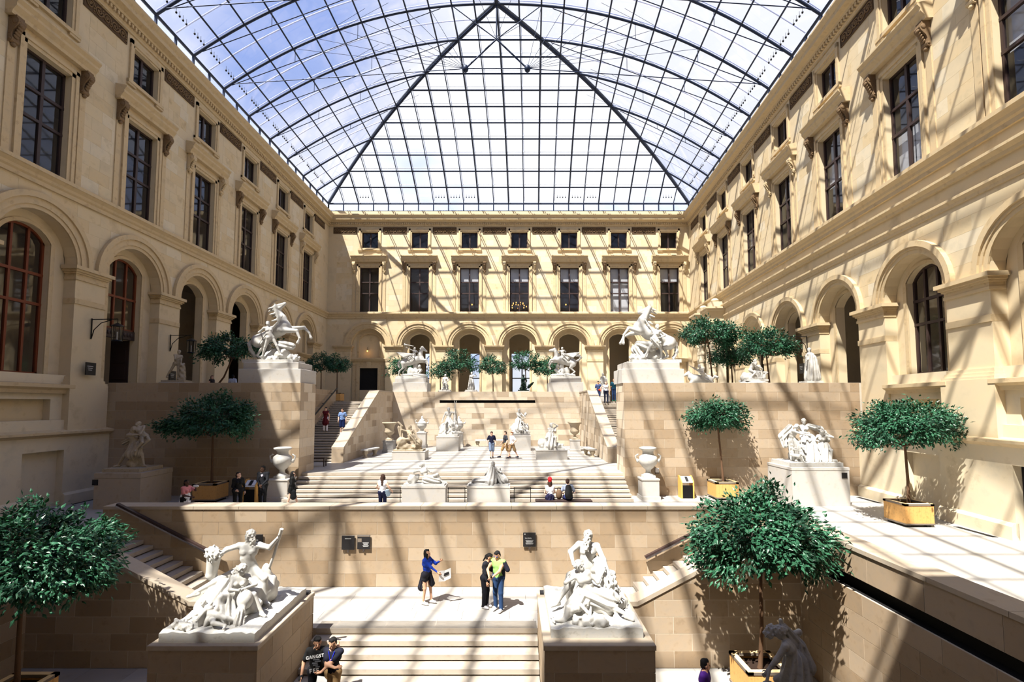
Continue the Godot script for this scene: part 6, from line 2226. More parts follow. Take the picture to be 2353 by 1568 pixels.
func statue_horses():
	var a := {"rump": V(-0.88, 1.2, 0), "loin": V(-0.42, 1.42, 0), "shoulder": V(0.25, 1.85, 0), "chest": V(0.5, 2.0, 0), "neck": V(0.32, 2.42, 0), "poll": V(-0.02, 3.02, 0.02), "jaw": V(0.2, 2.95, 0.05), "muzzle": V(0.52, 3.2, 0.12), "mane": V(-0.42, -0.12, 0.0),
		"tail": [V(-1.15, 1.3, 0), V(-1.36, 1.05, 0), V(-1.25, 0.72, 0.05), V(-1.05, 0.42, 0.05)],
		"legs": [[V(-0.85, 1.1, 0.2), V(-0.45, 0.98, 0.24), V(-0.82, 0.4, 0.22), V(-0.5, 0.2, 0.24), true], [V(-0.85, 1.1, -0.2), V(-0.4, 0.95, -0.24), V(-0.7, 0.4, -0.22), V(-0.35, 0.2, -0.2), true],
			[V(0.55, 1.75, 0.2), V(1.22, 1.72, 0.22), V(1.4, 1.32, 0.24), V(1.34, 1.18, 0.24), false], [V(0.55, 1.85, -0.2), V(1.42, 1.96, -0.22), V(1.72, 1.66, -0.2), V(1.78, 1.5, -0.2), false]]}
	var L := []
	var T := []
	horse(L, 5, a, 1.0)
	human(L, T, {"one": 1, "s": 1.14, "pel": V(-0.02, 1.32, 0.5), "up": V(-0.18, 1, 0.05), "fw": V(0.55, 0.2, 0.8), "hd": V(0.3, 0.45, 0.8), "lh": V(0.55, 2.5, 0.35), "le": V(0.3, -1, 0.4), "rh": V(-0.6, 1.6, 0.4), "re": V(-0.6, -0.6, 0.2), "rf": V(-0.42, 0.24, 0.52), "rk": V(0.5, 0.1, 0.6), "lf": V(0.62, 0.22, 0.4), "lk": V(0.6, 0.5, 0.4), "lt": V(0.9, -0.1, 0.3), "rt": V(-0.2, 0, 1)})
	cloth(L, 3, V(-0.25, 1.5, 0.35), V(-0.5, 1.05, 0.3), 0.1, 0.15, 0.03, 7.0, 0.04)
	rough(L, 2, V(-0.1, 0.4, 0.0), V(0.45, 0.5, 0.0), 0.38, 0.35, 0.04, 10.0, 0.08)
	cloth(L, 3, V(0.35, 0.98, 0.05), V(0.95, 0.92, 0.1), 0.24, 0.16, 0.03, 6.0, 0.06)
	rough(L, 2, V(0.95, 0.3, 0.1), V(1.25, 0.26, 0.2), 0.2, 0.16, 0.05, 22.0, 0.05)
	rough(L, 2, V(-0.3, 0.25, 0.3), V(0.3, 0.22, 0.45), 0.16, 0.14, 0.03, 20.0, 0.05)
	var t := stat("horse_statue", "white marble rearing horse looking up with tossed mane, restrained by a nude groom", P(-12.55, TERRP + 1.06, 26.0), 0, 0.033, L, T, M.marble, Vector3(2.6, 0.16, 1.5), 0.03)
	# mirrored horse on the sunny side with its own pose
	var b := {"rump": V(-0.88, 1.1, 0), "loin": V(-0.45, 1.35, 0), "shoulder": V(0.2, 1.62, 0), "chest": V(0.72, 1.95, 0), "neck": V(0.5, 2.35, 0), "poll": V(0.14, 2.98, 0.0), "jaw": V(0.38, 2.72, 0.02), "muzzle": V(0.72, 2.74, 0.05), "mane": V(-0.42, -0.2, 0.0),
		"tail": [V(-1.0, 1.25, 0), V(-1.2, 1.05, 0.05), V(-1.22, 0.6, 0.1), V(-1.05, 0.28, 0.1)],
		"legs": [[V(-0.8, 1.0, 0.2), V(-0.52, 0.85, 0.24), V(-0.72, 0.38, 0.22), V(-0.3, 0.18, 0.24), true], [V(-0.8, 1.0, -0.2), V(-0.45, 0.8, -0.24), V(-0.6, 0.36, -0.22), V(-0.15, 0.18, -0.2), true],
			[V(0.7, 1.7, 0.2), V(1.3, 1.86, 0.24), V(1.58, 1.5, 0.26), V(1.6, 1.15, 0.26), false], [V(0.65, 1.72, -0.2), V(1.15, 1.62, -0.22), V(1.5, 1.45, -0.2), V(1.62, 1.2, -0.2), false]]}
	L = []
	T = []
	horse(L, 5, b, -1.0)
	human(L, T, {"one": 1, "s": 1.14, "pel": V(0.0, 1.14, 0.48), "up": V(0.12, 1, 0.1), "fw": V(-0.7, 0.1, 0.7), "hd": V(0.3, -0.1, 0.9), "rh": V(-0.52, 2.38, 0.3), "re": V(-0.5, -0.6, 0.5), "lh": V(0.2, 1.3, 0.75), "rf": V(-0.6, 0.26, 0.52), "rk": V(-0.6, 0.6, 0.6), "rt": V(-0.9, -0.1, 0.4), "lf": V(0.35, 0.26, 0.3), "lk": V(0.6, 0.3, 0.6)})
	cloth(L, 3, V(-0.15, 1.25, 0.5), V(0.2, 0.95, 0.5), 0.12, 0.16, 0.03, 7.0, 0.04)
	cloth(L, 3, V(-0.75, 1.0, 0.1), V(-0.15, 0.85, 0.2), 0.2, 0.26, 0.04, 6.0, 0.06)
	rough(L, 2, V(-0.2, 0.4, 0.0), V(0.3, 0.4, -0.05), 0.36, 0.3, 0.04, 10.0, 0.08)
	cloth(L, 3, V(-0.95, 0.75, 0.1), V(-0.7, 0.4, 0.2), 0.2, 0.14, 0.05, 9.0, 0.05)
	rough(L, 2, V(-1.05, 0.3, 0.1), V(-0.5, 0.25, 0.3), 0.2, 0.16, 0.04, 18.0, 0.05)
	t = stat("horse_statue", "white marble rearing horse with lowered muzzle, pulled by a crouching groom", P(7.45, TERRP + 1.06, 26.0), 0, 0.033, L, T, M.marble, Vector3(2.5, 0.16, 1.5), 0.03)
	# winged horses
	for sd in 2:
		var m := 1.0 if sd == 0 else -1.0
		var c := {"rump": V(-0.72, 1.5, 0), "loin": V(-0.3, 1.5, 0), "shoulder": V(0.4, 1.72, 0), "chest": V(0.82, 1.82, 0), "neck": V(0.72, 2.2, 0), "poll": V(0.92, 2.88, 0), "jaw": V(1.05, 2.7, 0.0), "muzzle": V(1.32, 2.55, 0.02), "mane": V(-0.2, 0.02, 0.0),
			"tail": [V(-0.98, 1.62, 0), V(-1.22, 1.55, 0), V(-1.28, 1.25, 0), V(-1.18, 1.05, 0.05)] if sd == 0 else [V(-0.98, 1.6, 0), V(-1.25, 1.7, 0), V(-1.5, 1.95, 0), V(-1.35, 2.15, 0.05), V(-1.1, 2.1, 0.05)],
			"legs": [[V(-0.75, 1.35, 0.2), V(-0.8, 0.95, 0.24), V(-1.12, 0.7, 0.22), V(-1.2, 0.22, 0.22), true], [V(-0.7, 1.35, -0.2), V(-0.62, 0.95, -0.24), V(-0.9, 0.6, -0.22), V(-0.85, 0.22, -0.22), true],
				[V(0.75, 1.7, 0.18), V(1.32, 1.72, 0.2), V(1.5, 1.4, 0.22), V(1.46, 1.1, 0.22), false], [V(0.75, 1.65, -0.18), V(1.2, 1.55, -0.2), V(1.42, 1.25, -0.2), V(1.36, 1.0, -0.2), false]]}
		if sd == 1:
			c.poll = V(0.95, 2.72, 0); c.jaw = V(1.08, 2.6, 0); c.muzzle = V(1.42, 2.62, 0.02)
			c.legs[0] = [V(-0.75, 1.3, 0.2), V(-0.45, 1.0, 0.24), V(-0.9, 0.62, 0.22), V(-0.35, 0.25, 0.24), true]
		L = []
		T = []
		horse(L, 5, c, m, 0.95)
		human(L, T, {"one": 1, "f": sd == 0, "s": 0.98, "pel": V(0.2 * m, 2.02, 0.05), "up": V(0.04 * m, 1, 0), "fw": V(0.5 * m, 0, 0.8), "hd": V(-0.5 * m if sd == 0 else 0.7 * m, 0.05, 0.8), "hair": 3, ("rh" if sd == 0 else "rh"): V(-0.42 * m if sd == 0 else 0.5 * m, 2.7, 0.25) if sd == 0 else V(0.72 * m, 2.35, 0.35), "lh": V(0.5 * m, 2.35, 0.2) if sd == 0 else V(-0.1 * m, 2.3, -0.3), "re": V(-0.4 * m, -0.8, 0.3), "rf": V(-0.1 * m, 1.55, 0.42), "rk": V(0.9 * m, 0.2, 0.6), "lf": V(0.25 * m, 1.35, -0.4), "lk": V(0.9 * m, 0.2, -0.5)})
		cloth(L, 3, V(0.15 * m, 2.1, 0.1), V(-0.25 * m, 1.75, 0.25), 0.16, 0.15, 0.03, 7.0, 0.05)
		if sd == 0:
			T.append([4, [V(0.14 * m, 2.85, 0.15), V(-0.35 * m, 2.94, 0.2), V(-0.6 * m, 2.98, 0.22), V(-0.66 * m, 2.99, 0.22)], [0.022, 0.03, 0.06, 0.11], 10])
		# wings: three rows of feathers
		for z in [-1.0, 1.0]:
			for i in 7:
				var f := i / 6.0
				var r0 := V((0.0 - 0.15 * f) * m, 2.1 - 0.05 * f, 0.28 * z)
				var tip := V((-1.25 + 0.55 * f) * m, 2.26 - 0.42 * f, 0.5 * z)
				cap(L, 5, r0, tip, 0.09, 0.045, 0.03)
		# trophy of arms below
		ell(L, 4, V(-0.15 * m, 0.6, 0.1), V(0.26, 0.42, 0.16), 0.03)
		ell(L, 4, V(0.2 * m, 0.62, 0.0), V(0.3, 0.36, 0.3), 0.05)
		rough(L, 4, V(0.5 * m, 0.55, 0.1), V(0.75 * m, 0.75, 0.05), 0.24, 0.16, 0.05, 18.0, 0.05)
		ell(L, 4, V(0.66 * m, 1.08, 0.05), V(0.15, 0.19, 0.16), 0.03)
		cap(L, 4, V(0.3 * m, 0.6, -0.1), V(0.3 * m, 1.3, -0.05), 0.24, 0.22, 0.05)
		cloth(L, 3, V(-0.8 * m, 0.26, 0.2), V(0.0 * m, 0.3, 0.3), 0.12, 0.14, 0.03, 7.0, 0.05)
		cloth(L, 3, V(0.3 * m, 0.3, 0.3), V(1.15 * m, 0.25, 0.2), 0.16, 0.12, 0.03, 7.0, 0.05)
		stat("winged_horse_statue", ("white marble winged horse with a rider blowing a long trumpet" if sd == 0 else "white marble winged horse with curling tail and a helmeted rider"), P(-8.78 if sd == 0 else 4.65, TERRP + 1.18, 43.3), 0, 0.04, L, T, M.marble, Vector3(2.55, 0.18, 1.4), 0.03)

func statue_rest():
	var L := []
	var T := []
	# ---- wrestling pair
	human(L, T, {"one": 1, "s": 1.16, "pel": V(0.0, 1.08, 0), "up": V(-0.1, 1, 0.05), "fw": V(0.45, 0, 0.9), "hd": V(-0.8, 0.3, 0.4), "rh": V(0.5, 1.62, 0.3), "re": V(-0.2, -0.6, 0.8), "lh": V(0.55, 1.55, 0.1), "rf": V(-0.62, 0.26, 0.1), "rk": V(0.3, 0.2, 0.9), "rt": V(-0.5, 0, 0.7), "lf": V(0.52, 0.26, 0.1), "lk": V(0.9, 0.3, 0.5), "lt": V(0.9, 0, 0.3)})
	human(L, T, {"one": 1, "s": 1.0, "pel": V(0.38, 1.5, -0.02), "up": V(-0.6, 1, 0.0), "fw": V(0.5, 0.5, 0.8), "hd": V(-0.7, 0.5, 0.6), "rh": V(-0.6, 1.4, -0.1), "re": V(-1, 0.2, 0), "lh": V(0.45, 1.7, 0.25), "le": V(0.6, 0.8, 0), "rf": V(0.3, 0.95, 0.35), "rk": V(1, 0.3, 0.5), "lf": V(0.45, 1.1, 0.2), "lk": V(1, 0.4, 0.2)})
	cloth(L, 3, V(0.0, 1.12, 0.0), V(0.02, 0.78, 0.05), 0.19, 0.3, 0.04, 9.0, 0.06)
	cloth(L, 3, V(0.3, 1.2, 0.15), V(0.28, 0.78, 0.2), 0.12, 0.15, 0.03, 7.0, 0.05)
	cloth(L, 3, V(-0.2, 1.45, -0.15), V(-0.62, 1.2, -0.2), 0.1, 0.12, 0.03, 6.0, 0.05)
	rough(L, 2, V(-0.05, 0.3, -0.1), V(0.05, 0.75, -0.1), 0.3, 0.2, 0.04, 14.0, 0.06)
	stat("wrestler_statue", "weathered marble pair of struggling figures on a tall plinth beside the shaded wall", P(-17.05, MID + 1.55, 22.5), 0, 0.026, L, T, M.marble_warm, Vector3(1.6, 0.16, 1.5), 0.02)
	# ---- family of three women and children
	L = []
	T = []
	human(L, T, {"one": 1, "f": true, "s": 1.12, "pel": V(0.1, 1.28, -0.2), "up": V(-0.02, 1, 0), "fw": V(-0.1, 0, 1), "hd": V(-0.4, 0.0, 1), "hair": 3, "rh": V(0.0, 1.2, 0.3), "re": V(-0.8, -0.4, 0), "lh": V(0.55, 1.75, 0.2), "le": V(0.8, -0.3, 0), "rf": V(-0.05, 0.3, 0.45), "rk": V(-0.1, 0.6, 1), "lf": V(0.25, 0.3, 0.5), "lk": V(0.2, 0.6, 1)})
	cloth(L, 3, V(0.1, 1.15, 0.1), V(0.08, 0.32, 0.3), 0.28, 0.34, 0.05, 9.0, 0.06)
	cloth(L, 3, V(0.3, 1.8, -0.15), V(0.85, 1.65, -0.2), 0.1, 0.12, 0.03, 6.0, 0.05)
	cloth(L, 3, V(0.85, 1.65, -0.2), V(0.9, 1.35, -0.1), 0.12, 0.09, 0.03, 6.0, 0.05)
	human(L, T, {"one": 1, "s": 1.08, "pel": V(-0.68, 1.12, 0.0), "up": V(0.28, 1, 0.25), "fw": V(0.8, 0, 0.7), "hd": V(0.9, -0.35, 0.4), "hair": 1, "rh": V(-0.15, 1.4, 0.5), "re": V(-0.6, -0.8, 0.4), "lh": V(-0.05, 1.5, 0.3), "rf": V(-0.55, 0.28, 0.3), "lf": V(-0.3, 0.3, 0.4)})
	cloth(L, 3, V(-0.6, 1.75, -0.15), V(-1.0, 1.3, -0.1), 0.12, 0.16, 0.04, 6.0, 0.05)
	cloth(L, 3, V(-1.0, 1.3, -0.1), V(-0.95, 0.9, 0.0), 0.15, 0.1, 0.04, 6.0, 0.05)
	cloth(L, 3, V(-0.6, 1.05, 0.05), V(-0.5, 0.35, 0.15), 0.22, 0.26, 0.04, 8.0, 0.06)
	human(L, T, {"one": 1, "f": true, "s": 1.05, "pel": V(0.7, 0.9, 0.1), "up": V(-0.12, 1, 0.3), "fw": V(-0.5, 0, 0.9), "hd": V(-0.1, -0.7, 0.9), "hair": 3, "rh": V(0.25, 1.15, 0.5), "lh": V(0.85, 1.45, 0.35), "le": V(1, -0.3, 0.2), "rf": V(0.6, 0.28, 0.6), "rk": V(0, 0.7, 1), "lf": V(0.85, 0.28, 0.5), "lk": V(0.2, 0.6, 1)})
	cloth(L, 3, V(0.7, 0.85, 0.25), V(0.68, 0.3, 0.35), 0.22, 0.25, 0.045, 8.0, 0.06)
	cloth(L, 3, V(0.82, 1.5, 0.1), V(0.98, 1.15, 0.1), 0.12, 0.1, 0.03, 6.0, 0.04)
	human(L, T, {"one": 1, "s": 0.66, "pel": V(-0.85, 0.5, 0.4), "up": V(0.12, 1, -0.1), "fw": V(0.6, 0, 0.8), "hd": V(0.9, 0.5, 0.3), "leg": 1.25, "rh": V(-0.35, 0.6, 0.6), "lh": V(-0.4, 0.85, 0.4), "rf": V(-0.5, 0.27, 0.6), "lf": V(-0.75, 0.27, 0.5)})
	human(L, T, {"one": 1, "s": 0.6, "pel": V(-0.45, 0.7, 0.3), "up": V(0.1, 1, 0.1), "fw": V(-0.5, 0, 0.8), "hd": V(-0.7, -0.3, 0.6), "leg": 1.25, "rh": V(-0.6, 0.6, 0.5), "lh": V(-0.25, 0.6, 0.5), "rf": V(-0.4, 0.27, 0.5), "lf": V(-0.25, 0.27, 0.45)})
	rough(L, 2, V(0.7, 0.22, 0.45), V(1.05, 0.22, 0.5), 0.13, 0.1, 0.03, 16.0, 0.05)
	rough(L, 2, V(-0.2, 0.4, -0.3), V(0.5, 0.5, -0.3), 0.4, 0.42, 0.03, 12.0, 0.06)
	stat("family_statue", "white marble family of three draped women with two children at their knees", P(13.7, MID + 1.7, 23.25), 0, 0.026, L, T, M.marble, Vector3(2.35, 0.2, 1.7), 0.03)
	# ---- reclining women
	L = []
	T = []
	human(L, T, {"one": 1, "f": true, "s": 0.95, "pel": V(0.08, 0.26, 0.08), "up": V(-0.42, 1, -0.05), "fw": V(0.2, 0, -1), "hd": V(0.9, 0.1, 0.1), "hair": 3, "rh": V(0.2, 0.5, -0.2), "lh": V(-0.5, 0.48, -0.05), "le": V(-1, -0.3, 0.2), "rf": V(0.72, 0.12, -0.02), "rk": V(0.2, 0.8, 0.3), "lf": V(0.85, 0.12, 0.05), "lk": V(0.3, 0.6, 0.6), "rt": V(1, -0.1, 0), "lt": V(1, -0.1, 0)})
	cloth(L, 3, V(0.1, 0.22, 0.1), V(0.55, 0.16, 0.08), 0.2, 0.13, 0.03, 8.0, 0.05)
	rough(L, 2, V(-0.55, 0.2, 0.0), V(-0.4, 0.3, 0.0), 0.22, 0.16, 0.03, 14.0, 0.05)
	stat("reclining_statue", "white marble reclining nude with bare back, seen from behind", P(-3.75, MID + 1.06, 21.6), 0, 0.022, L, T, M.marble, Vector3(1.75, 0.06, 0.7), 0.02)
	L = []
	T = []
	human(L, T, {"one": 1, "f": true, "s": 0.95, "pel": V(0.15, 0.25, 0.05), "up": V(0.05, 1, 0.0), "fw": V(0.1, 0, -1), "hd": V(0.2, 0.05, -1), "hair": 1, "rh": V(0.55, 0.55, -0.1), "lh": V(-0.2, 0.3, -0.2), "rf": V(-0.55, 0.12, 0.0), "rk": V(-0.2, 0.7, -0.3), "lf": V(-0.7, 0.12, 0.05), "lk": V(-0.4, 0.7, 0.3)})
	cloth(L, 3, V(0.15, 0.68, 0.04), V(0.1, 0.16, 0.12), 0.14, 0.27, 0.025, 9.0, 0.05)
	cloth(L, 3, V(0.1, 0.2, 0.1), V(-0.6, 0.12, 0.08), 0.22, 0.13, 0.025, 7.0, 0.06)
	cloth(L, 3, V(0.35, 0.5, 0.0), V(0.6, 0.2, 0.05), 0.12, 0.2, 0.03, 8.0, 0.05)
	rough(L, 2, V(0.55, 0.2, 0.0), V(0.75, 0.15, 0.0), 0.16, 0.13, 0.03, 14.0, 0.05)
	cap(L, 1, V(0.46, 0.55, -0.05), V(0.48, 0.68, -0.05), 0.05, 0.045, 0.02)
	stat("reclining_statue", "white marble reclining woman wrapped in a veil, back turned", P(-1.0, MID + 1.06, 21.6), 0, 0.022, L, T, M.marble_grey, Vector3(1.7, 0.06, 0.7), 0.02)
	# ---- seated sea god with trident and goddess
	L = []
	T = []
	human(L, T, {"one": 1, "s": 1.25, "pel": V(0.0, 1.18, -0.05), "up": V(-0.04, 1, 0), "fw": V(0.1, 0, 1), "hd": V(0.2, 0.1, 1), "hair": 4, "lh": V(0.48, 2.05, 0.1), "le": V(0.5, -0.8, 0), "rh": V(-0.5, 1.05, 0.2), "re": V(-0.8, 0, -0.3), "rf": V(-0.2, 0.42, 0.42), "rk": V(-0.2, 0.5, 1), "lf": V(0.3, 0.35, 0.3), "lk": V(0.3, 0.5, 1)})
	cloth(L, 3, V(0.0, 1.2, 0.0), V(0.25, 0.85, 0.2), 0.2, 0.2, 0.04, 8.0, 0.06)
	cloth(L, 3, V(0.45, 1.75, -0.1), V(0.5, 1.0, -0.1), 0.1, 0.16, 0.03, 7.0, 0.06)
	rough(L, 2, V(-0.3, 0.55, -0.15), V(0.35, 0.6, -0.1), 0.42, 0.4, 0.05, 12.0, 0.08)
	rough(L, 2, V(-0.5, 0.2, 0.1), V(0.5, 0.2, 0.1), 0.24, 0.22, 0.05, 12.0, 0.08)
	T.append([4, [V(0.5, 2.5, 0.12), V(0.47, 1.4, 0.14)], 0.03, 6])
	T.append([4, [V(0.42, 2.65, 0.12), V(0.44, 2.5, 0.12), V(0.5, 2.45, 0.12), V(0.56, 2.5, 0.12), V(0.58, 2.65, 0.12)], 0.02, 5])
	stat("sea_god_statue", "marble seated sea god raising a trident on a rocky seat", P(-4.8, BACKL + 1.1, 37.7), 0, 0.034, L, T, M.marble, Vector3(1.45, 0.14, 1.2), 0.04)
	L = []
	T = []
	human(L, T, {"one": 1, "f": true, "s": 1.12, "pel": V(-0.12, 1.12, -0.05), "up": V(0.02, 1, 0), "fw": V(0.4, 0, 1), "hd": V(-0.3, 0, 1), "hair": 3, "lh": V(0.32, 1.35, 0.35), "le": V(0.8, -0.6, 0), "rh": V(0.25, 1.15, 0.42), "re": V(-0.7, -0.5, 0), "rf": V(-0.25, 0.34, 0.4), "rk": V(-0.1, 0.6, 1), "lf": V(0.32, 0.5, 0.4), "lk": V(0.4, 0.6, 1)})
	rough(L, 4, V(0.36, 1.5, 0.36), V(0.4, 1.62, 0.34), 0.09, 0.08, 0.03, 30.0, 0.03)
	cloth(L, 3, V(-0.15, 1.05, 0.1), V(-0.2, 0.5, 0.25), 0.24, 0.26, 0.04, 8.0, 0.06)
	rough(L, 2, V(-0.35, 0.5, -0.15), V(0.3, 0.5, -0.1), 0.38, 0.36, 0.05, 12.0, 0.08)
	rough(L, 2, V(-0.5, 0.18, 0.15), V(0.5, 0.18, 0.2), 0.2, 0.2, 0.05, 12.0, 0.08)
	human(L, T, {"one": 1, "s": 0.55, "pel": V(0.05, 0.4, 0.5), "hd": V(0, 0.6, 0.6), "leg": 1.2, "rf": V(0.0, 0.2, 0.55), "lf": V(0.15, 0.2, 0.55)})
	stat("sea_goddess_statue", "marble seated sea goddess with a child at her feet", P(0.65, BACKL + 1.15, 38.0), 0, 0.034, L, T, M.marble, Vector3(1.35, 0.14, 1.2), 0.04)
	# ---- wind god and nymph in front
	L = []
	T = []
	human(L, T, {"one": 1, "s": 1.15, "pel": V(0.05, 0.72, 0.0), "up": V(-0.08, 1, 0.05), "fw": V(-0.2, 0, 1), "hd": V(0.8, -0.2, 0.5), "hair": 4, "rh": V(-0.55, 1.6, 0.1), "re": V(-0.3, -1, 0.3), "lh": V(0.55, 0.75, 0.2), "rf": V(-0.7, 0.3, 0.3), "rk": V(-0.5, 0.7, 0.6), "lf": V(0.45, 0.28, 0.4), "lk": V(0.5, 0.7, 0.6)})
	cap(L, 4, V(-0.45, 1.55, 0.1), V(-0.72, 1.78, 0.1), 0.05, 0.07, 0.03)
	cloth(L, 3, V(-0.62, 1.45, 0.0), V(-0.5, 0.85, 0.05), 0.14, 0.1, 0.04, 7.0, 0.05)
	cloth(L, 3, V(0.1, 1.0, 0.2), V(0.62, 0.55, 0.25), 0.1, 0.2, 0.04, 7.0, 0.06)
	ell(L, 4, V(-0.5, 0.55, 0.05), V(0.34, 0.32, 0.3), 0.05)
	rough(L, 2, V(-0.6, 0.2, 0.1), V(0.6, 0.25, 0.1), 0.2, 0.24, 0.04, 12.0, 0.08)
	stat("wind_god_statue", "yellowed marble wind god lifting a reed above a billowing cloth", P(-6.5, BACKL + 0.54, 31.6), 0, 0.03, L, T, M.marble_warm, Vector3(1.85, 0.1, 1.1), 0.04)
	L = []
	T = []
	human(L, T, {"one": 1, "f": true, "s": 1.15, "pel": V(0.0, 0.78, 0.0), "up": V(0.02, 1, 0), "fw": V(0.1, 0, 1), "hd": V(0.6, 0.2, 0.8), "hair": 3, "lh": V(0.2, 1.62, 0.15), "le": V(1, 0.35, 0), "rh": V(0.3, 0.75, 0.3), "re": V(-1, -0.3, 0), "rf": V(-0.3, 0.3, 0.35), "rk": V(-0.5, 0.6, 1), "lf": V(0.25, 0.3, 0.5), "lk": V(0.4, 0.6, 1)})
	cloth(L, 3, V(-0.05, 0.85, 0.1), V(-0.1, 0.3, 0.25), 0.24, 0.36, 0.05, 9.0, 0.06)
	rough(L, 2, V(0.2, 0.3, 0.2), V(0.6, 0.2, 0.2), 0.24, 0.16, 0.05, 14.0, 0.06)
	ell(L, 4, V(-0.6, 0.4, 0.1), V(0.26, 0.3, 0.24), 0.05)
	rough(L, 2, V(-0.5, 0.18, 0.1), V(0.55, 0.18, 0.1), 0.2, 0.18, 0.04, 12.0, 0.06)
	stat("nymph_statue", "marble nymph lifting an arm to shade her eyes", P(2.5, BACKL + 0.6, 31.9), 0, 0.03, L, T, M.marble, Vector3(1.7, 0.1, 1.0), 0.04)
	# ---- stooping man with a pole, low in the pit
	L = []
	T = []
	human(L, T, {"one": 1, "s": 1.08, "pel": V(0.2, 1.0, 0.1), "up": V(-0.42, 1, -0.12), "fw": V(-0.75, -0.35, -0.6), "hd": V(-0.9, -0.6, -0.1), "hair": 3, "arm": 1.15, "hf": V(-0.5, 0, -0.6), "lh": V(-0.5, 0.85, 0.15), "le": V(-0.2, -0.5, 1), "rh": V(0.42, 1.3, -0.35), "re": V(0.8, 0.2, -0.2), "lf": V(-0.05, 0.3, 0.2), "rf": V(0.35, 0.3, -0.1)})
	rough(L, 1, V(-0.2, 1.62, -0.1), V(-0.26, 1.55, -0.1), 0.11, 0.1, 0.03, 45.0, 0.02)
	cloth(L, 3, V(0.18, 1.08, 0.08), V(0.15, 0.35, 0.1), 0.2, 0.34, 0.04, 9.0, 0.06)
	cloth(L, 3, V(0.02, 1.66, -0.05), V(0.32, 1.35, -0.02), 0.09, 0.09, 0.025, 6.0, 0.04)
	cloth(L, 3, V(0.32, 1.35, -0.02), V(0.42, 0.95, 0.05), 0.1, 0.14, 0.03, 6.0, 0.05)
	cap(L, 3, V(0.0, 1.7, -0.08), V(-0.02, 1.82, -0.08), 0.05, 0.04, 0.03)
	T.append([4, [V(-0.42, 1.1, 0.25), V(-0.75, 0.3, 0.4)], 0.03, 7])
	cap(L, 4, V(-0.45, 0.42, 0.35), V(-0.5, 0.68, 0.3), 0.17, 0.14, 0.06)
	rough(L, 4, V(-0.75, 0.3, 0.5), V(-0.6, 0.42, 0.45), 0.13, 0.1, 0.03, 20.0, 0.04)
	cap(L, 4, V(-0.82, 0.4, 0.5), V(-0.86, 0.56, 0.5), 0.04, 0.015, 0.02)
	rough(L, 2, V(-0.4, 0.15, 0.2), V(0.4, 0.15, 0.0), 0.2, 0.22, 0.03, 12.0, 0.06)
	stat("stooping_statue", "weathered grey marble man stooping over a beast with a pole, near the pit planter", P(5.55, 1.15, 10.4), 0, 0.019, L, T, M.marble_grey, Vector3(1.5, 0.12, 1.2), 0.03)
	plinth("low stone plinth under the stooping marble man", 5.55, 10.4, LOW, 1.6, 1.15, 1.3, 0.08, M.tan_a)
	# ---- small statues on the terraces
	L = []
	T = []
	human(L, T, {"one": 1, "s": 1.0, "pel": V(-0.05, 1.05, 0), "up": V(0.15, 1, 0), "fw": V(0.9, 0, 0.5), "hd": V(0.8, -0.2, 0.5), "rh": V(0.3, 1.35, 0.25), "lh": V(0.25, 1.0, 0.1), "rf": V(-0.62, 0.2, 0.05), "rk": V(0.8, 0, 0.3), "lf": V(0.1, 0.2, 0.1), "lk": V(0.8, 0.2, 0.3)})
	rough(L, 2, V(0.3, 0.1, 0.0), V(0.28, 0.95, 0.0), 0.19, 0.13, 0.03, 20.0, 0.04)
	stat("nude_statue", "pale stone striding nude leaning on a tree stump, shaded terrace", P(-18.75, TERR + 1.0, 27.6), 0, 0.034, L, T, M.marble_warm, Vector3(1.3, 0.1, 0.7), 0.02)
	plinth("low plinth under the striding nude on the shaded terrace", -18.75, 27.6, TERR, 1.4, 1.0, 0.8)
	for k in 2:
		L = []
		T = []
		human(L, T, {"one": 1, "f": true, "s": 1.15, "pel": V(0, 1.08, 0), "up": V(-0.03, 1, 0), "fw": V(-0.3, 0, 1) if k else V(-0.6, 0, -0.7), "hd": V(-0.6, -0.1, 0.6), "hair": 3, "rh": V(-0.3, 1.25, 0.2), "lh": V(0.3, 1.1, 0.1), "rf": V(-0.1, 0.2, 0.1), "lf": V(0.12, 0.2, 0.05)})
		cloth(L, 3, V(0, 1.5, 0), V(0.0, 0.3, 0.0), 0.2, 0.32, 0.04, 9.0, 0.05)
		cloth(L, 3, V(0.15, 1.4, 0.1), V(0.25, 0.3, 0.1), 0.12, 0.2, 0.04, 7.0, 0.05)
		if k == 0:
			stat("draped_statue", "tall white marble draped woman beside the open arch on the sunny terrace", P(16.6, TERR + 0.95, 27.4), 0, 0.034, L, T, M.marble, Vector3(0.9, 0.1, 0.8), 0.02)
			plinth("low plinth under the draped woman on the sunny terrace", 16.6, 27.4, TERR, 1.0, 0.95, 0.9)
		else:
			stat("draped_statue", "white marble draped figure behind the visitors at the top of the stair", P(8.15, TERR + 0.6, 44.0), 0, 0.04, L, T, M.marble, Vector3(0.9, 0.1, 0.8), 0.02)
			plinth("low plinth under the draped figure at the stair top", 8.15, 44.0, TERR, 1.0, 0.6, 0.9)
	L = []
	T = []
	human(L, T, {"one": 1, "s": 0.9, "pel": V(-0.15, 0.62, 0), "up": V(0.4, 1, 0.1), "fw": V(0.8, 0, 0.6), "hd": V(0.6, -0.6, 0.6), "rh": V(0.3, 0.75, 0.25), "lh": V(0.35, 0.6, 0.1), "rf": V(-0.3, 0.2, 0.3), "rk": V(0.7, 0.6, 0.4), "lf": V(0.1, 0.2, 0.2), "lk": V(0.6, 0.7, 0)})
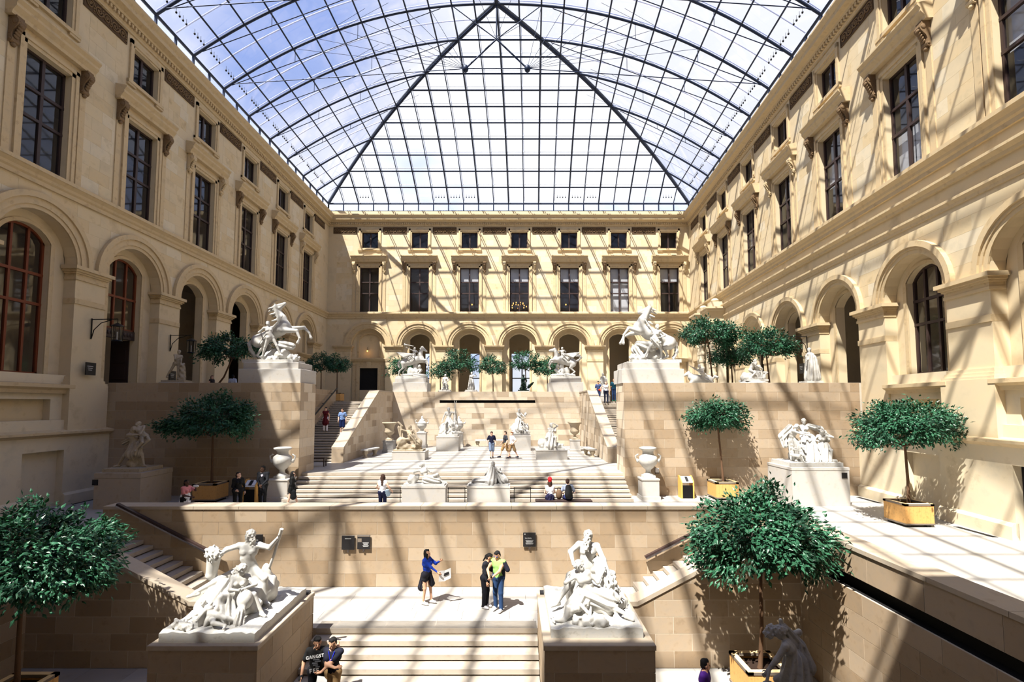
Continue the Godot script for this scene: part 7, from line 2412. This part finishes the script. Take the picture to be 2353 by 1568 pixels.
	human(L, T, {"one": 1, "s": 0.85, "pel": V(0.3, 0.5, 0), "up": V(-0.35, 1, 0.2), "fw": V(-0.7, 0, 0.7), "hd": V(-0.7, 0.1, 0.7), "rf": V(0.3, 0.2, 0.4), "lf": V(0.45, 0.2, 0.2), "rk": V(0.2, 0.5, 1), "lk": V(0.8, 0.5, 0.4)})
	rough(L, 2, V(-0.4, 0.2, 0), V(0.4, 0.2, 0), 0.3, 0.3, 0.03, 12.0, 0.06)
	stat("crouching_statue", "white marble pair of crouching figures on an ornate round base", P(13.55, TERR + 1.05, 27.7), 0, 0.034, L, T, M.marble, Vector3(1.2, 0.1, 1.0), 0.02)
	var t := thing("ornate_plinth", "round ornate marble base carved with heads, below the crouching pair", "plinth", P(13.55, TERR, 27.7))
	var mb := MB.new()
	mb.lathe([Vector2(0.5, 0), Vector2(0.52, 0.5), Vector2(0.62, 0.6), Vector2(0.62, 0.8), Vector2(0.75, 0.88), Vector2(0.75, 0.98), Vector2(0.62, 1.05), Vector2(0, 1.05)], 20)
	obj("drum", mb, M.marble, t)
	mb = MB.new()
	for k in 12:
		var an := TAU * k / 12
		mb.ball(Vector3(cos(an) * 0.62, 0.7, sin(an) * 0.62), Vector3(0.11, 0.13, 0.11), 8, 6)
	obj("carved_heads", mb, M.marble, t)
	L = []
	T = []
	var hj := {"rump": V(-0.5, 0.75, 0), "loin": V(-0.15, 0.75, 0), "shoulder": V(0.35, 0.8, 0), "chest": V(0.55, 0.85, 0), "neck": V(0.7, 1.0, 0), "poll": V(0.85, 1.25, 0), "jaw": V(0.98, 1.15, 0), "muzzle": V(1.15, 1.1, 0), "mane": V(-0.1, 0.05, 0), "tail": [V(-0.8, 0.8, 0), V(-1.0, 1.0, 0), V(-1.2, 0.95, 0)],
		"legs": [[V(-0.5, 0.6, 0.15), V(-0.3, 0.4, 0.15), V(-0.5, 0.25, 0.15), V(-0.45, 0.1, 0.15), true], [V(0.5, 0.7, 0.15), V(0.8, 0.5, 0.15), V(0.95, 0.35, 0.15), V(1.1, 0.3, 0.15), false]]}
	horse(L, 1, hj, -1.0, 0.8)
	human(L, T, {"one": 1, "s": 0.9, "pel": V(0.1, 0.85, 0.2), "up": V(-0.5, 0.8, 0.2), "fw": V(-0.6, 0.2, 0.7), "hd": V(-0.8, 0.3, 0.5), "rh": V(-0.9, 1.55, 0.2), "lh": V(-0.2, 1.0, 0.5), "rf": V(0.6, 0.4, 0.4), "lf": V(0.75, 0.25, 0.2)})
	stat("hunt_statue", "tangled white marble hunting group low beside the sunny horse plinth", P(10.75, TERR + 0.55, 28.1), 0, 0.034, L, T, M.marble, Vector3(1.6, 0.12, 0.8), 0.03)
	plinth("low plinth under the marble hunting group", 10.75, 28.1, TERR, 1.7, 0.55, 0.9)
	for a in [[-6.1, 45.0, "small white marble seated statue under the low sunlit leaves", M.marble, "marble"], [-3.75, 45.4, "small white marble statue raising a hand before the bright window", M.marble, "marble"], [1.05, 45.6, "dark green bronze seated statue before the second bright window", M.bronze, "bronze"]]:
		L = []
		T = []
		var k: int = 0 if a[0] < -5.0 else (1 if a[0] < 0.0 else 2)
		human(L, T, {"one": 1, "f": k == 1, "s": 1.05, "pel": V(0, 0.95 if k == 1 else 0.72, 0), "up": V(0.05, 1, 0), "fw": V(-0.3, 0, 1), "hd": V(0.4 if k == 1 else -0.3, 0, 1), "hair": 3, "rh": V(-0.2, 0.7, 0.4), "lh": V(0.42, 1.5, 0.2) if k == 1 else V(0.25, 0.8, 0.4), "rf": V(-0.15, 0.2, 0.4 if k != 1 else 0.1), "rk": V(0, 0.6, 1), "lf": V(0.2, 0.2, 0.4 if k != 1 else 0.05), "lk": V(0.2, 0.6, 1)})
		if k == 1: cloth(L, 3, V(0, 0.95, 0.0), V(0.02, 0.28, 0.05), 0.2, 0.3, 0.04, 8.0, 0.05)
		rough(L, 2, V(0, 0.2, -0.1), V(0, 0.5, -0.1), 0.32, 0.25, 0.04, 14.0, 0.06)
		if k == 2: rough(L, 4, V(0.5, 0.4, 0.1), V(0.85, 0.75, 0.1), 0.16, 0.1, 0.04, 16.0, 0.06)
		stat(a[4] + "_statue", a[2], P(a[0], TERR + 1.0, a[1]), 0, 0.04, L, T, a[3], Vector3(1.0, 0.1, 0.9), 0.02)
		plinth("low plinth under the " + a[2], a[0], a[1], TERR, 1.1, 1.0, 1.0)
	t = thing("fountain_basin", "small stone fountain basin with a baluster finial beside the stair top", "fountain", P(9.6, TERR, 43.5))
	mb = MB.new()
	mb.lathe([Vector2(0.4, 0), Vector2(0.25, 0.2), Vector2(0.2, 1.1), Vector2(0.9, 1.35), Vector2(0.95, 1.45), Vector2(0.2, 1.4), Vector2(0.2, 1.5), Vector2(0.12, 1.6), Vector2(0.22, 1.8), Vector2(0.12, 2.05), Vector2(0.25, 2.3), Vector2(0.2, 2.35), Vector2(0, 2.35)], 20)
	obj("basin", mb, M.marble_warm, t)

# ---------------------------------------------------------------- visitors
func cloth_mat(c: Color) -> StandardMaterial3D:
	var key := "c" + c.to_html()
	if not M.has(key): M[key] = plain("fabric", c, 0.85)
	return M[key]

const SK := [Color(0.78, 0.62, 0.52), Color(0.72, 0.55, 0.44), Color(0.33, 0.23, 0.18), Color(0.82, 0.66, 0.57)]
const BLACKH := Color(0.05, 0.04, 0.04)
const BROWNH := Color(0.2, 0.12, 0.08)

func person(label: String, x: float, d: float, y: float, turn: float, cols: Array, o: Dictionary, names_: Array, cell := 0.022) -> Node3D:
	var t := thing("person", label, "person", P(x, y, d), turn)
	var L := []
	var T := []
	var s: float = o.get("s", 1.0)
	if not o.has("pel"): o.pel = Vector3(0, 0.95 * s, 0)
	human(L, T, o)
	for e in o.get("extra", []): L.append(e)
	for e in o.get("tubes", []): T.append(e)
	var parts := {}
	parts[SKIN] = ["body", plain("skin", SK[cols[0]], 0.6) if not M.has("skin%d" % cols[0]) else M["skin%d" % cols[0]]]
	M["skin%d" % cols[0]] = parts[SKIN][1]
	for k in [TOP, PANTS, SHOE, HAIR, EXTRA, EXTRA2]:
		if cols.size() > k - 1: parts[k] = [names_[k - 2], cloth_mat(cols[k - 1])]
	job(L, cell, T, t, parts)
	return t

func pr(id: int, a: Vector3, b: Vector3, ra: float, rb: float, k := 0.01) -> Array: return [id, 0, a, b, ra, rb, k, 0.0, 0.0]
func prc(id: int, a: Vector3, b: Vector3, ra: float, rb: float, amp := 0.012, f := 8.0, k := 0.01) -> Array: return [id, 2, a, b, ra, rb, k, amp, f]

func text_mesh(s: String, size: float, depth := 0.004) -> TextMesh:
	var f := SystemFont.new()
	f.font_names = PackedStringArray(["Droid Sans"])
	f.font_weight = 700
	var m := TextMesh.new()
	m.text = s
	m.font = f
	m.font_size = 32
	m.pixel_size = size / 24.0
	m.depth = depth
	return m

func label_on(parent: Node3D, s: String, size: float, at: Vector3, mat: Material, rot := Vector3.ZERO) -> MeshInstance3D:
	var o := MeshInstance3D.new()
	o.mesh = text_mesh(s, size)
	o.set_surface_override_material(0, mat)
	o.name = "lettering"
	parent.add_child(o, true)
	o.position = at
	o.rotation_degrees = rot
	return o

func build_people():
	var N := ["shirt", "trousers", "shoes", "hair", "accessory", "bag"]
	var navy := Color(0.05, 0.06, 0.13)
	var black := Color(0.035, 0.035, 0.04)
	var white := Color(0.88, 0.88, 0.9)
	var jeans := Color(0.1, 0.2, 0.34)
	var khaki := Color(0.62, 0.5, 0.34)
	# two friends on the front steps
	var t := person("man in black printed T-shirt with his arm round his friend on the front steps", -4.5, 11.8, 0.342, 8, [1, black, Color(0.05, 0.05, 0.08), black, BLACKH, Color(0.08, 0.08, 0.09)], {"w": 1.05, "hd": V(0.35, -0.35, 1), "rh": V(-0.3, 0.92, 0.12), "lh": V(0.5, 1.42, 0.1), "le": V(0.4, 0.3, -1), "ld": V(0.4, -0.6, 0.6), "extra": [pr(EXTRA, V(-0.32, 0.86, 0.16), V(-0.29, 0.9, 0.14), 0.04, 0.04)]}, N, 0.015)
	label_on(t, "GANGSTA", 0.075, V(0.02, 1.33, 0.15), M.paper, V(-8, 0, 6))
	label_on(t, "FEE", 0.1, V(-0.02, 1.02, 0.155), M.paper, V(4, 0, 3))
	var mb := MB.new()
	for k in 5: mb.box(V(0.02 + 0.035 * sin(k * 2.0), 1.26 - 0.04 * k, 0.148), Vector3(0.14 - 0.012 * k, 0.022, 0.012))
	obj("shirt_print", mb, cloth_mat(Color(0.42, 0.43, 0.45)), t)
	t = person("man in navy polo and khaki trousers with folded arms on the front steps", -4.1, 11.75, 0.342, -6, [1, navy, khaki, black, BLACKH, Color(0.08, 0.15, 0.75)], {"w": 1.0, "hd": V(-0.25, -0.3, 1), "rh": V(0.16, 1.16, 0.24), "re": V(-1, -0.5, 0.1), "lh": V(-0.18, 1.04, 0.27), "le": V(1, -0.6, 0.1), "rd": V(1, 0.3, 0), "ld": V(-1, -0.2, 0.2), "tubes": [[EXTRA, [V(-0.07, 1.44, 0.1), V(0.0, 1.22, 0.165), V(0.07, 1.44, 0.1)], 0.01, 5]]}, N, 0.015)
	mb = MB.new()
	mb.box(V(0, 1.16, 0.175), Vector3(0.05, 0.1, 0.02))
	obj("badge", mb, M.dark, t)
	var h := thing("folded_map", "crumpled white folded map held by the man in navy polo", "map", P(-4.27, 1.26, 11.42), -6)
	mb = MB.new()
	mb.quad(V(-0.1, -0.13, 0), V(0.06, -0.1, 0.03), V(0.08, 0.1, 0), V(-0.06, 0.12, 0.02))
	mb.quad(V(0.06, -0.1, 0.03), V(0.16, -0.04, 0), V(0.15, 0.02, -0.02), V(0.08, 0.1, 0))
	obj("sheet", mb, M.paper, h)
	# woman with a floor plan
	t = person("woman in a blue shirt and dark shorts holding up a phone and a map", -2.6, 15.4, LAND, 72, [1, Color(0.03, 0.2, 0.6), Color(0.03, 0.035, 0.07), white, BLACKH, Color(0.04, 0.04, 0.09)], {"f": true, "s": 0.94, "sleeve": 2, "legs": 0, "hair": 2, "hd": V(0.1, 0.1, 1), "lh": V(0.12, 1.28, 0.4), "le": V(0.5, -1, 0), "rh": V(-0.06, 0.98, 0.42), "re": V(-0.6, -0.8, -0.1), "rf": V(-0.1, 0.085, -0.05), "lf": V(0.1, 0.085, 0.12), "extra": [prc(EXTRA, V(0, 0.88, -0.1), V(-0.04, 0.5, -0.13), 0.07, 0.12), prc(EXTRA, V(0.03, 0.88, 0.11), V(0.06, 0.6, 0.16), 0.05, 0.08), pr(EXTRA, V(-0.1, 0.9, 0), V(0.1, 0.9, 0), 0.115, 0.115, 0.02)]}, N, 0.015)
	h = thing("floor_plan", "open white museum map held by the woman in a blue shirt", "map", P(-2.07, LAND + 0.9, 15.3), 25)
	mb = MB.new()
	mb.quad(V(-0.16, -0.18, 0.02), V(0.02, -0.2, 0), V(0.04, 0.12, 0), V(-0.14, 0.14, 0.03))
	mb.quad(V(0.02, -0.2, 0), V(0.22, -0.12, 0.04), V(0.22, 0.18, 0.03), V(0.04, 0.12, 0))
	obj("sheet", mb, M.paper, h)
	mb = MB.new()
	mb.quad(V(0.0, -0.05, 0.012), V(0.16, 0.0, 0.04), V(0.16, 0.08, 0.036), V(0.02, 0.04, 0.01))
	obj("plan_print", mb, M.label, h)
	# couple looking at a camera
	person("woman in dark tracksuit leaning in beside the man in green", -0.8, 15.12, LAND, 62, [1, Color(0.06, 0.07, 0.11), Color(0.04, 0.045, 0.09), white, BLACKH, Color(0.75, 0.77, 0.8)], {"f": true, "s": 0.94, "sleeve": 2, "hair": 3, "up": V(0, 1, 0.16), "hd": V(0.3, -0.6, 1), "rh": V(-0.15, 0.72, 0.16), "lh": V(0.1, 1.0, 0.3), "extra": [pr(EXTRA, V(0.06, 0.98, 0.28), V(0.06, 0.86, 0.26), 0.07, 0.08)]}, N, 0.015)
	person("man in bright green vest, jeans and sunglasses looking down at a camera", -0.4, 14.95, LAND, -25, [1, Color(0.5, 0.68, 0.36), jeans, white, BLACKH, navy, Color(0.05, 0.2, 0.6)], {"s": 1.0, "sleeve": 0, "hd": V(-0.3, -0.55, 1), "rh": V(-0.16, 1.06, 0.3), "re": V(-1, -0.6, 0), "lh": V(-0.04, 1.04, 0.32), "le": V(1, -0.5, 0), "curl": 0.9, "lf": V(0.14, 0.09, 0.1), "extra": [pr(EXTRA, V(0.18, 1.39, 0), V(0.3, 1.2, 0.0), 0.075, 0.07), pr(EXTRA, V(-0.18, 1.39, 0), V(-0.3, 1.2, 0.0), 0.075, 0.07), pr(EXTRA, V(-0.13, 1.0, -0.02), V(-0.13, 1.25, -0.02), 0.07, 0.07), pr(EXTRA, V(0.14, 1.0, -0.02), V(0.14, 1.25, -0.02), 0.07, 0.07)]}, N, 0.015)
	h = thing("pocket_camera", "small camera held between the couple on the landing", "camera", P(-0.6, LAND + 1.05, 14.68))
	mb = MB.new()
	mb.cbox(Vector3.ZERO, Vector3(0.11, 0.07, 0.04), 0.008)
	mb.tube([V(0, 0, 0.02), V(0, 0, 0.07)], 0.028, 8)
	obj("camera_body", mb, M.dark, h)
	h = thing("sunglasses", "blue mirrored sunglasses on the man in green", "glasses", P(-0.4, LAND, 14.95), -25)
	mb = MB.new()
	for q in [-1, 1]: mb.ball(V(-0.032 + 0.034 * q, 1.558 , 0.108 + 0.008 * q), Vector3(0.028, 0.02, 0.014), 8, 5)
	obj("lenses", mb, cloth_mat(Color(0.05, 0.25, 0.7)), h)
	# man in purple at the foot of the big tree
	person("man in a purple shirt walking below the big planter tree", 4.3, 11.45, LOW, 60, [1, Color(0.22, 0.05, 0.4), Color(0.12, 0.12, 0.15), black, BLACKH], {"hd": V(0.4, -0.05, 1), "lf": V(0.1, 0.09, 0.2), "rf": V(-0.1, 0.09, -0.15)}, N, 0.016)
	# behind the parapet
	person("woman in pink and white top pointing a camcorder past the planter", -12.5, 19.2, MID, 75, [2, Color(0.8, 0.5, 0.5), black, black, BLACKH, white], {"f": true, "s": 0.94, "w": 1.1, "hair": 3, "hd": V(0, 0.05, 1), "lh": V(0.1, 1.36, 0.36), "le": V(0.6, -1, 0), "rh": V(-0.05, 1.0, 0.28), "extra": [prc(EXTRA, V(0, 1.05, -0.02), V(0, 0.72, -0.05), 0.15, 0.19)]}, N)
	h = thing("camcorder", "small white camcorder raised by the woman in pink", "camera", P(-12.08, MID + 1.4, 19.1))
	mb = MB.new()
	mb.cbox(Vector3.ZERO, Vector3(0.14, 0.08, 0.06), 0.01)
	mb.tube([V(0.07, 0, 0), V(0.11, 0, 0)], 0.03, 8)
	obj("camera_body", mb, M.paper, h)
	person("woman in a black trouser suit with dark hair tied back", -11.5, 21.0, MID, 45, [3, black, black, black, BLACKH, Color(0.06, 0.06, 0.07)], {"f": true, "s": 0.97, "w": 1.15, "sleeve": 2, "hair": 3, "hd": V(0.6, 0.1, 0.8), "rh": V(-0.14, 0.98, 0.24), "extra": [pr(EXTRA, V(-0.2, 0.95, 0.2), V(-0.08, 0.95, 0.25), 0.06, 0.06)]}, N)
	t = person("tall guard in a dark suit and pale shirt beside the round urn", -10.95, 22.0, MID, 5, [2, Color(0.05, 0.055, 0.085), Color(0.04, 0.042, 0.06), black, BLACKH, Color(0.8, 0.75, 0.82)], {"s": 1.05, "w": 1.05, "sleeve": 2, "hd": V(-0.6, -0.1, 0.8), "rh": V(-0.04, 1.0, 0.24), "lh": V(0.06, 1.02, 0.24), "re": V(-1, -0.4, 0), "le": V(1, -0.4, 0), "extra": [pr(EXTRA, V(0, 1.42, 0.105), V(0, 1.25, 0.115), 0.035, 0.02, 0.004), prc(TOP, V(0, 1.05, 0), V(0, 0.8, 0), 0.14, 0.155, 0.006, 5.0)]}, N)
	person("young woman in a short black jacket walking with a black shoulder bag", -9.45, 21.5, MID, 110, [3, black, black, black, BLACKH, Color(0.05, 0.05, 0.06)], {"f": true, "s": 0.95, "sleeve": 2, "legs": 0, "hair": 2, "hd": V(0.3, -0.1, 1), "lf": V(0.08, 0.085, 0.26), "rf": V(-0.08, 0.085, -0.24), "extra": [pr(EXTRA, V(-0.28, 0.78, 0.08), V(-0.3, 0.6, 0.08), 0.1, 0.13), prc(TOP, V(0, 1.0, 0), V(0, 0.82, 0), 0.13, 0.16)]}, N)
	person("woman in a white sleeveless top and blue jeans with a pale handbag, back turned", -5.3, 20.5, MID, 170, [3, white, Color(0.06, 0.08, 0.22), black, BROWNH, Color(0.6, 0.68, 0.75)], {"f": true, "s": 0.96, "sleeve": 0, "hair": 2, "hd": V(0.3, -0.2, 1), "rh": V(-0.35, 0.98, 0.1), "lh": V(0.3, 1.0, 0.25), "extra": [pr(EXTRA, V(-0.22, 0.98, -0.02), V(-0.24, 0.85, 0.0), 0.08, 0.1)]}, N)
	var seat := thing("backless_bench", "dark backless bench under the seated pair below the middle steps", "bench", P(2.2, MID, 21.4))
	mb = MB.new()
	mb.cbox(V(0, 0.41, 0), Vector3(2.4, 0.08, 0.5), 0.015)
	obj("seat", mb, M.frame_dark, seat)
	for q in [-1, 1]:
		mb = MB.new()
		mb.box(V(1.0 * q, 0.19, 0), Vector3(0.08, 0.38, 0.42))
		obj("leg", mb, M.frame_dark, seat)
	person("seated woman with a red cap and white vest, back turned", 1.62, 21.4, MID, 178, [3, Color(0.85, 0.83, 0.85), Color(0.06, 0.05, 0.18), black, BROWNH, Color(0.75, 0.05, 0.1)], {"f": true, "s": 0.95, "sleeve": 0, "hair": 2, "pel": V(0, 0.56, 0), "rf": V(-0.12, 0.09, 0.42), "lf": V(0.12, 0.09, 0.42), "rk": V(0, 1, 0.5), "lk": V(0, 1, 0.5), "rh": V(-0.15, 0.66, 0.3), "lh": V(0.15, 0.66, 0.3), "extra": [pr(EXTRA, V(0, 1.33, 0.01), V(0, 1.31, -0.03), 0.093, 0.09, 0.004), prc(PANTS, V(0, 0.62, 0), V(0, 0.5, 0.05), 0.15, 0.2)]}, N)
	person("seated man in a grey T-shirt wearing a black backpack", 2.4, 21.4, MID, 180, [3, Color(0.45, 0.48, 0.55), Color(0.08, 0.12, 0.3), black, BROWNH, Color(0.03, 0.03, 0.035)], {"s": 1.0, "pel": V(0, 0.56, 0), "up": V(0, 1, 0.28), "hd": V(0, -0.6, 1), "rf": V(-0.15, 0.09, 0.42), "lf": V(0.15, 0.09, 0.42), "rk": V(0, 1, 0.5), "lk": V(0, 1, 0.5), "rh": V(-0.2, 0.66, 0.35), "lh": V(0.2, 0.66, 0.35), "extra": [pr(EXTRA, V(0, 0.98, -0.12), V(0, 0.68, -0.22), 0.13, 0.17, 0.03)]}, N)
	h = thing("day_bag", "small brown patterned bag between the seated pair", "bag", P(2.02, MID + 0.46, 21.5))
	mb = MB.new()
	mb.ball(V(0, 0.2, 0), Vector3(0.14, 0.22, 0.12), 12, 8)
	obj("sack", mb, cloth_mat(Color(0.35, 0.27, 0.2)), h)
	mb = MB.new()
	mb.tube([V(-0.08, 0.38, 0), V(-0.04, 0.5, 0), V(0.04, 0.5, 0), V(0.08, 0.38, 0)], 0.014, 5)
	obj("strap", mb, M.dark, h)
	# far landing
	person("man in a navy T-shirt and grey shorts standing alone on the upper landing", -1.31, 32.0, BACKL, 12, [3, Color(0.03, 0.05, 0.16), Color(0.4, 0.46, 0.56), Color(0.06, 0.06, 0.1), BROWNH], {"legs": 1, "hd": V(-0.1, -0.1, 1), "rh": V(-0.3, 0.92, 0.1), "lf": V(0.1, 0.09, -0.12), "rf": V(-0.08, 0.09, 0.12)}, N, 0.026)
	person("man in dark grey polo and khaki shorts walking beside his friend", -0.42, 31.9, BACKL, -70, [3, Color(0.16, 0.17, 0.2), khaki, navy, BROWNH], {"s": 1.01, "legs": 1, "hd": V(0.1, 0, 1), "lf": V(0.1, 0.09, -0.3), "rf": V(-0.1, 0.09, 0.38), "rh": V(-0.26, 0.95, 0.2)}, N, 0.026)
	person("man in white shirt and khaki shorts with a hand on his hip", 0.0, 31.6, BACKL, -65, [3, white, Color(0.5, 0.4, 0.28), navy, Color(0.4, 0.25, 0.15)], {"s": 1.0, "legs": 1, "lh": V(0.2, 1.0, 0.02), "le": V(0.7, 0, -0.9), "lf": V(0.1, 0.09, -0.4), "rf": V(-0.1, 0.09, 0.22)}, N, 0.026)
	# stairs
	var st := func(d: float) -> float: return TERR - (TERR - BACKL) / 25.0 * ceilf((37.9 - d) / 0.325)
	person("woman in a dark red dress walking down beside the handrail", -12.55, 33.4, st.call(33.4), 10, [3, Color(0.32, 0.03, 0.08), white, Color(0.5, 0.4, 0.3), BLACKH], {"f": true, "s": 0.96, "sleeve": 0, "legs": 2, "rh": V(-0.4, 1.02, 0.05), "extra": [prc(TOP, V(0, 1.05, 0), V(0, 0.62, 0.0), 0.13, 0.22)]}, N, 0.026)
	person("man in a pale blue polo and blue shorts walking down the stair", -11.35, 33.2, st.call(33.2), 5, [3, Color(0.42, 0.52, 0.7), Color(0.03, 0.12, 0.32), white, BROWNH], {"legs": 1, "hd": V(0, -0.3, 1)}, N, 0.026)
	person("man in a grey blue T-shirt with an orange pouch on the terrace", 7.25, 41.5, TERR, -5, [1, Color(0.2, 0.26, 0.42), Color(0.15, 0.2, 0.35), black, BLACKH, Color(0.85, 0.25, 0.05)], {"legs": 1, "extra": [pr(EXTRA, V(0.1, 1.0, 0.14), V(0.14, 0.96, 0.14), 0.07, 0.07)]}, N, 0.03)
	person("woman in a white vest and dark jeans at the top of the stair", 7.15, 37.6, st.call(37.6), 0, [3, white, Color(0.05, 0.07, 0.16), black, BROWNH], {"f": true, "s": 0.97, "sleeve": 0, "hair": 2, "rh": V(-0.45, 1.15, 0.1), "lf": V(0.1, 0.09, 0.1)}, N, 0.028)
	person("man in a teal shirt and blue jeans at the top of the stair", 7.85, 38.0, TERR, -20, [1, Color(0.03, 0.26, 0.34), Color(0.06, 0.16, 0.3), Color(0.1, 0.4, 0.3), BLACKH], {"s": 1.02}, N, 0.028)
	# terrace
	person("woman with brown hair in a patterned top on the shaded terrace", -19.1, 31.4, TERR, 75, [3, Color(0.15, 0.12, 0.12), black, black, Color(0.3, 0.16, 0.1)], {"f": true, "s": 0.93, "sleeve": 0, "hair": 2}, N, 0.03)
	person("man in a white polo seen from behind on the shaded terrace", -18.0, 31.8, TERR, 175, [2, Color(0.72, 0.76, 0.85), black, black, BLACKH], {"s": 0.97, "w": 1.1}, N, 0.03)
	person("dark haired visitor near the two round trees on the shaded terrace", -14.9, 37.0, TERR, -30, [1, black, black, black, BLACKH], {"s": 0.95}, N, 0.03)

func build_signs():
	for a in [[-5.45, 2.82, "blank dark sign panel beside the panel with a photograph", 0], [-4.93, 2.84, "dark sign panel with a small photograph on the pit wall", 1], [0.58, 2.92, "dark sign panel with a title on the wall near the embracing river couple", 2], [-8.5, 2.86, "dark sign panel half hidden by the oar of the river group", 2]]:
		var t := thing("sign_panel", a[2], "sign", P(a[0], a[1], 16.76))
		var mb := MB.new()
		mb.cbox(Vector3.ZERO, Vector3(0.42, 0.46, 0.03), 0.004)
		obj("panel", mb, M.label, t)
		mb = MB.new()
		mb.box(V(0, -0.27, -0.01), Vector3(0.06, 0.1, 0.03))
		obj("bracket", mb, M.rail, t)
		mb = MB.new()
		if a[3] == 0:
			mb.box(V(0, 0.13, 0.017), Vector3(0.2, 0.012, 0.003))
		else:
			for k in 5: mb.box(V(0.0 if a[3] == 2 else 0.07, -0.02 - 0.03 * k, 0.017), Vector3((0.26 if a[3] == 2 else 0.2) - 0.03 * (k % 3), 0.01, 0.003))
		obj("print", mb, M.ink, t)
		if a[3] == 1:
			mb = MB.new()
			mb.box(V(-0.13, 0.06, 0.017), Vector3(0.13, 0.12, 0.003))
			obj("photograph", mb, M.wood_trim, t)
			mb = MB.new()
			mb.box(V(0, 0.2, 0.017), Vector3(0.4, 0.05, 0.003))
			obj("header_band", mb, M.wood_trim, t)
		if a[3] == 2:
			label_on(t, "Cour Marly", 0.03, V(-0.04, 0.05, 0.018), M.ink)
			mb = MB.new()
			mb.box(V(-0.15, 0.18, 0.017), Vector3(0.03, 0.03, 0.003))
			obj("emblem", mb, M.ink, t)
	for a in [[7.2, MID + 1.25, 24.78, "small white switch box on the sunny retaining wall"], [3.6, BACKL + 1.35, 41.78, "small grey switch box on the bastion wall"]]:
		var t := thing("switch_box", a[3], "box", P(a[0], a[1], a[2]))
		var mb := MB.new()
		mb.cbox(Vector3.ZERO, Vector3(0.17, 0.2, 0.08), 0.01)
		obj("housing", mb, M.paper, t)
		mb = MB.new()
		mb.box(V(0, -0.14, 0), Vector3(0.17, 0.08, 0.07))
		obj("base_cover", mb, M.wood_trim, t)
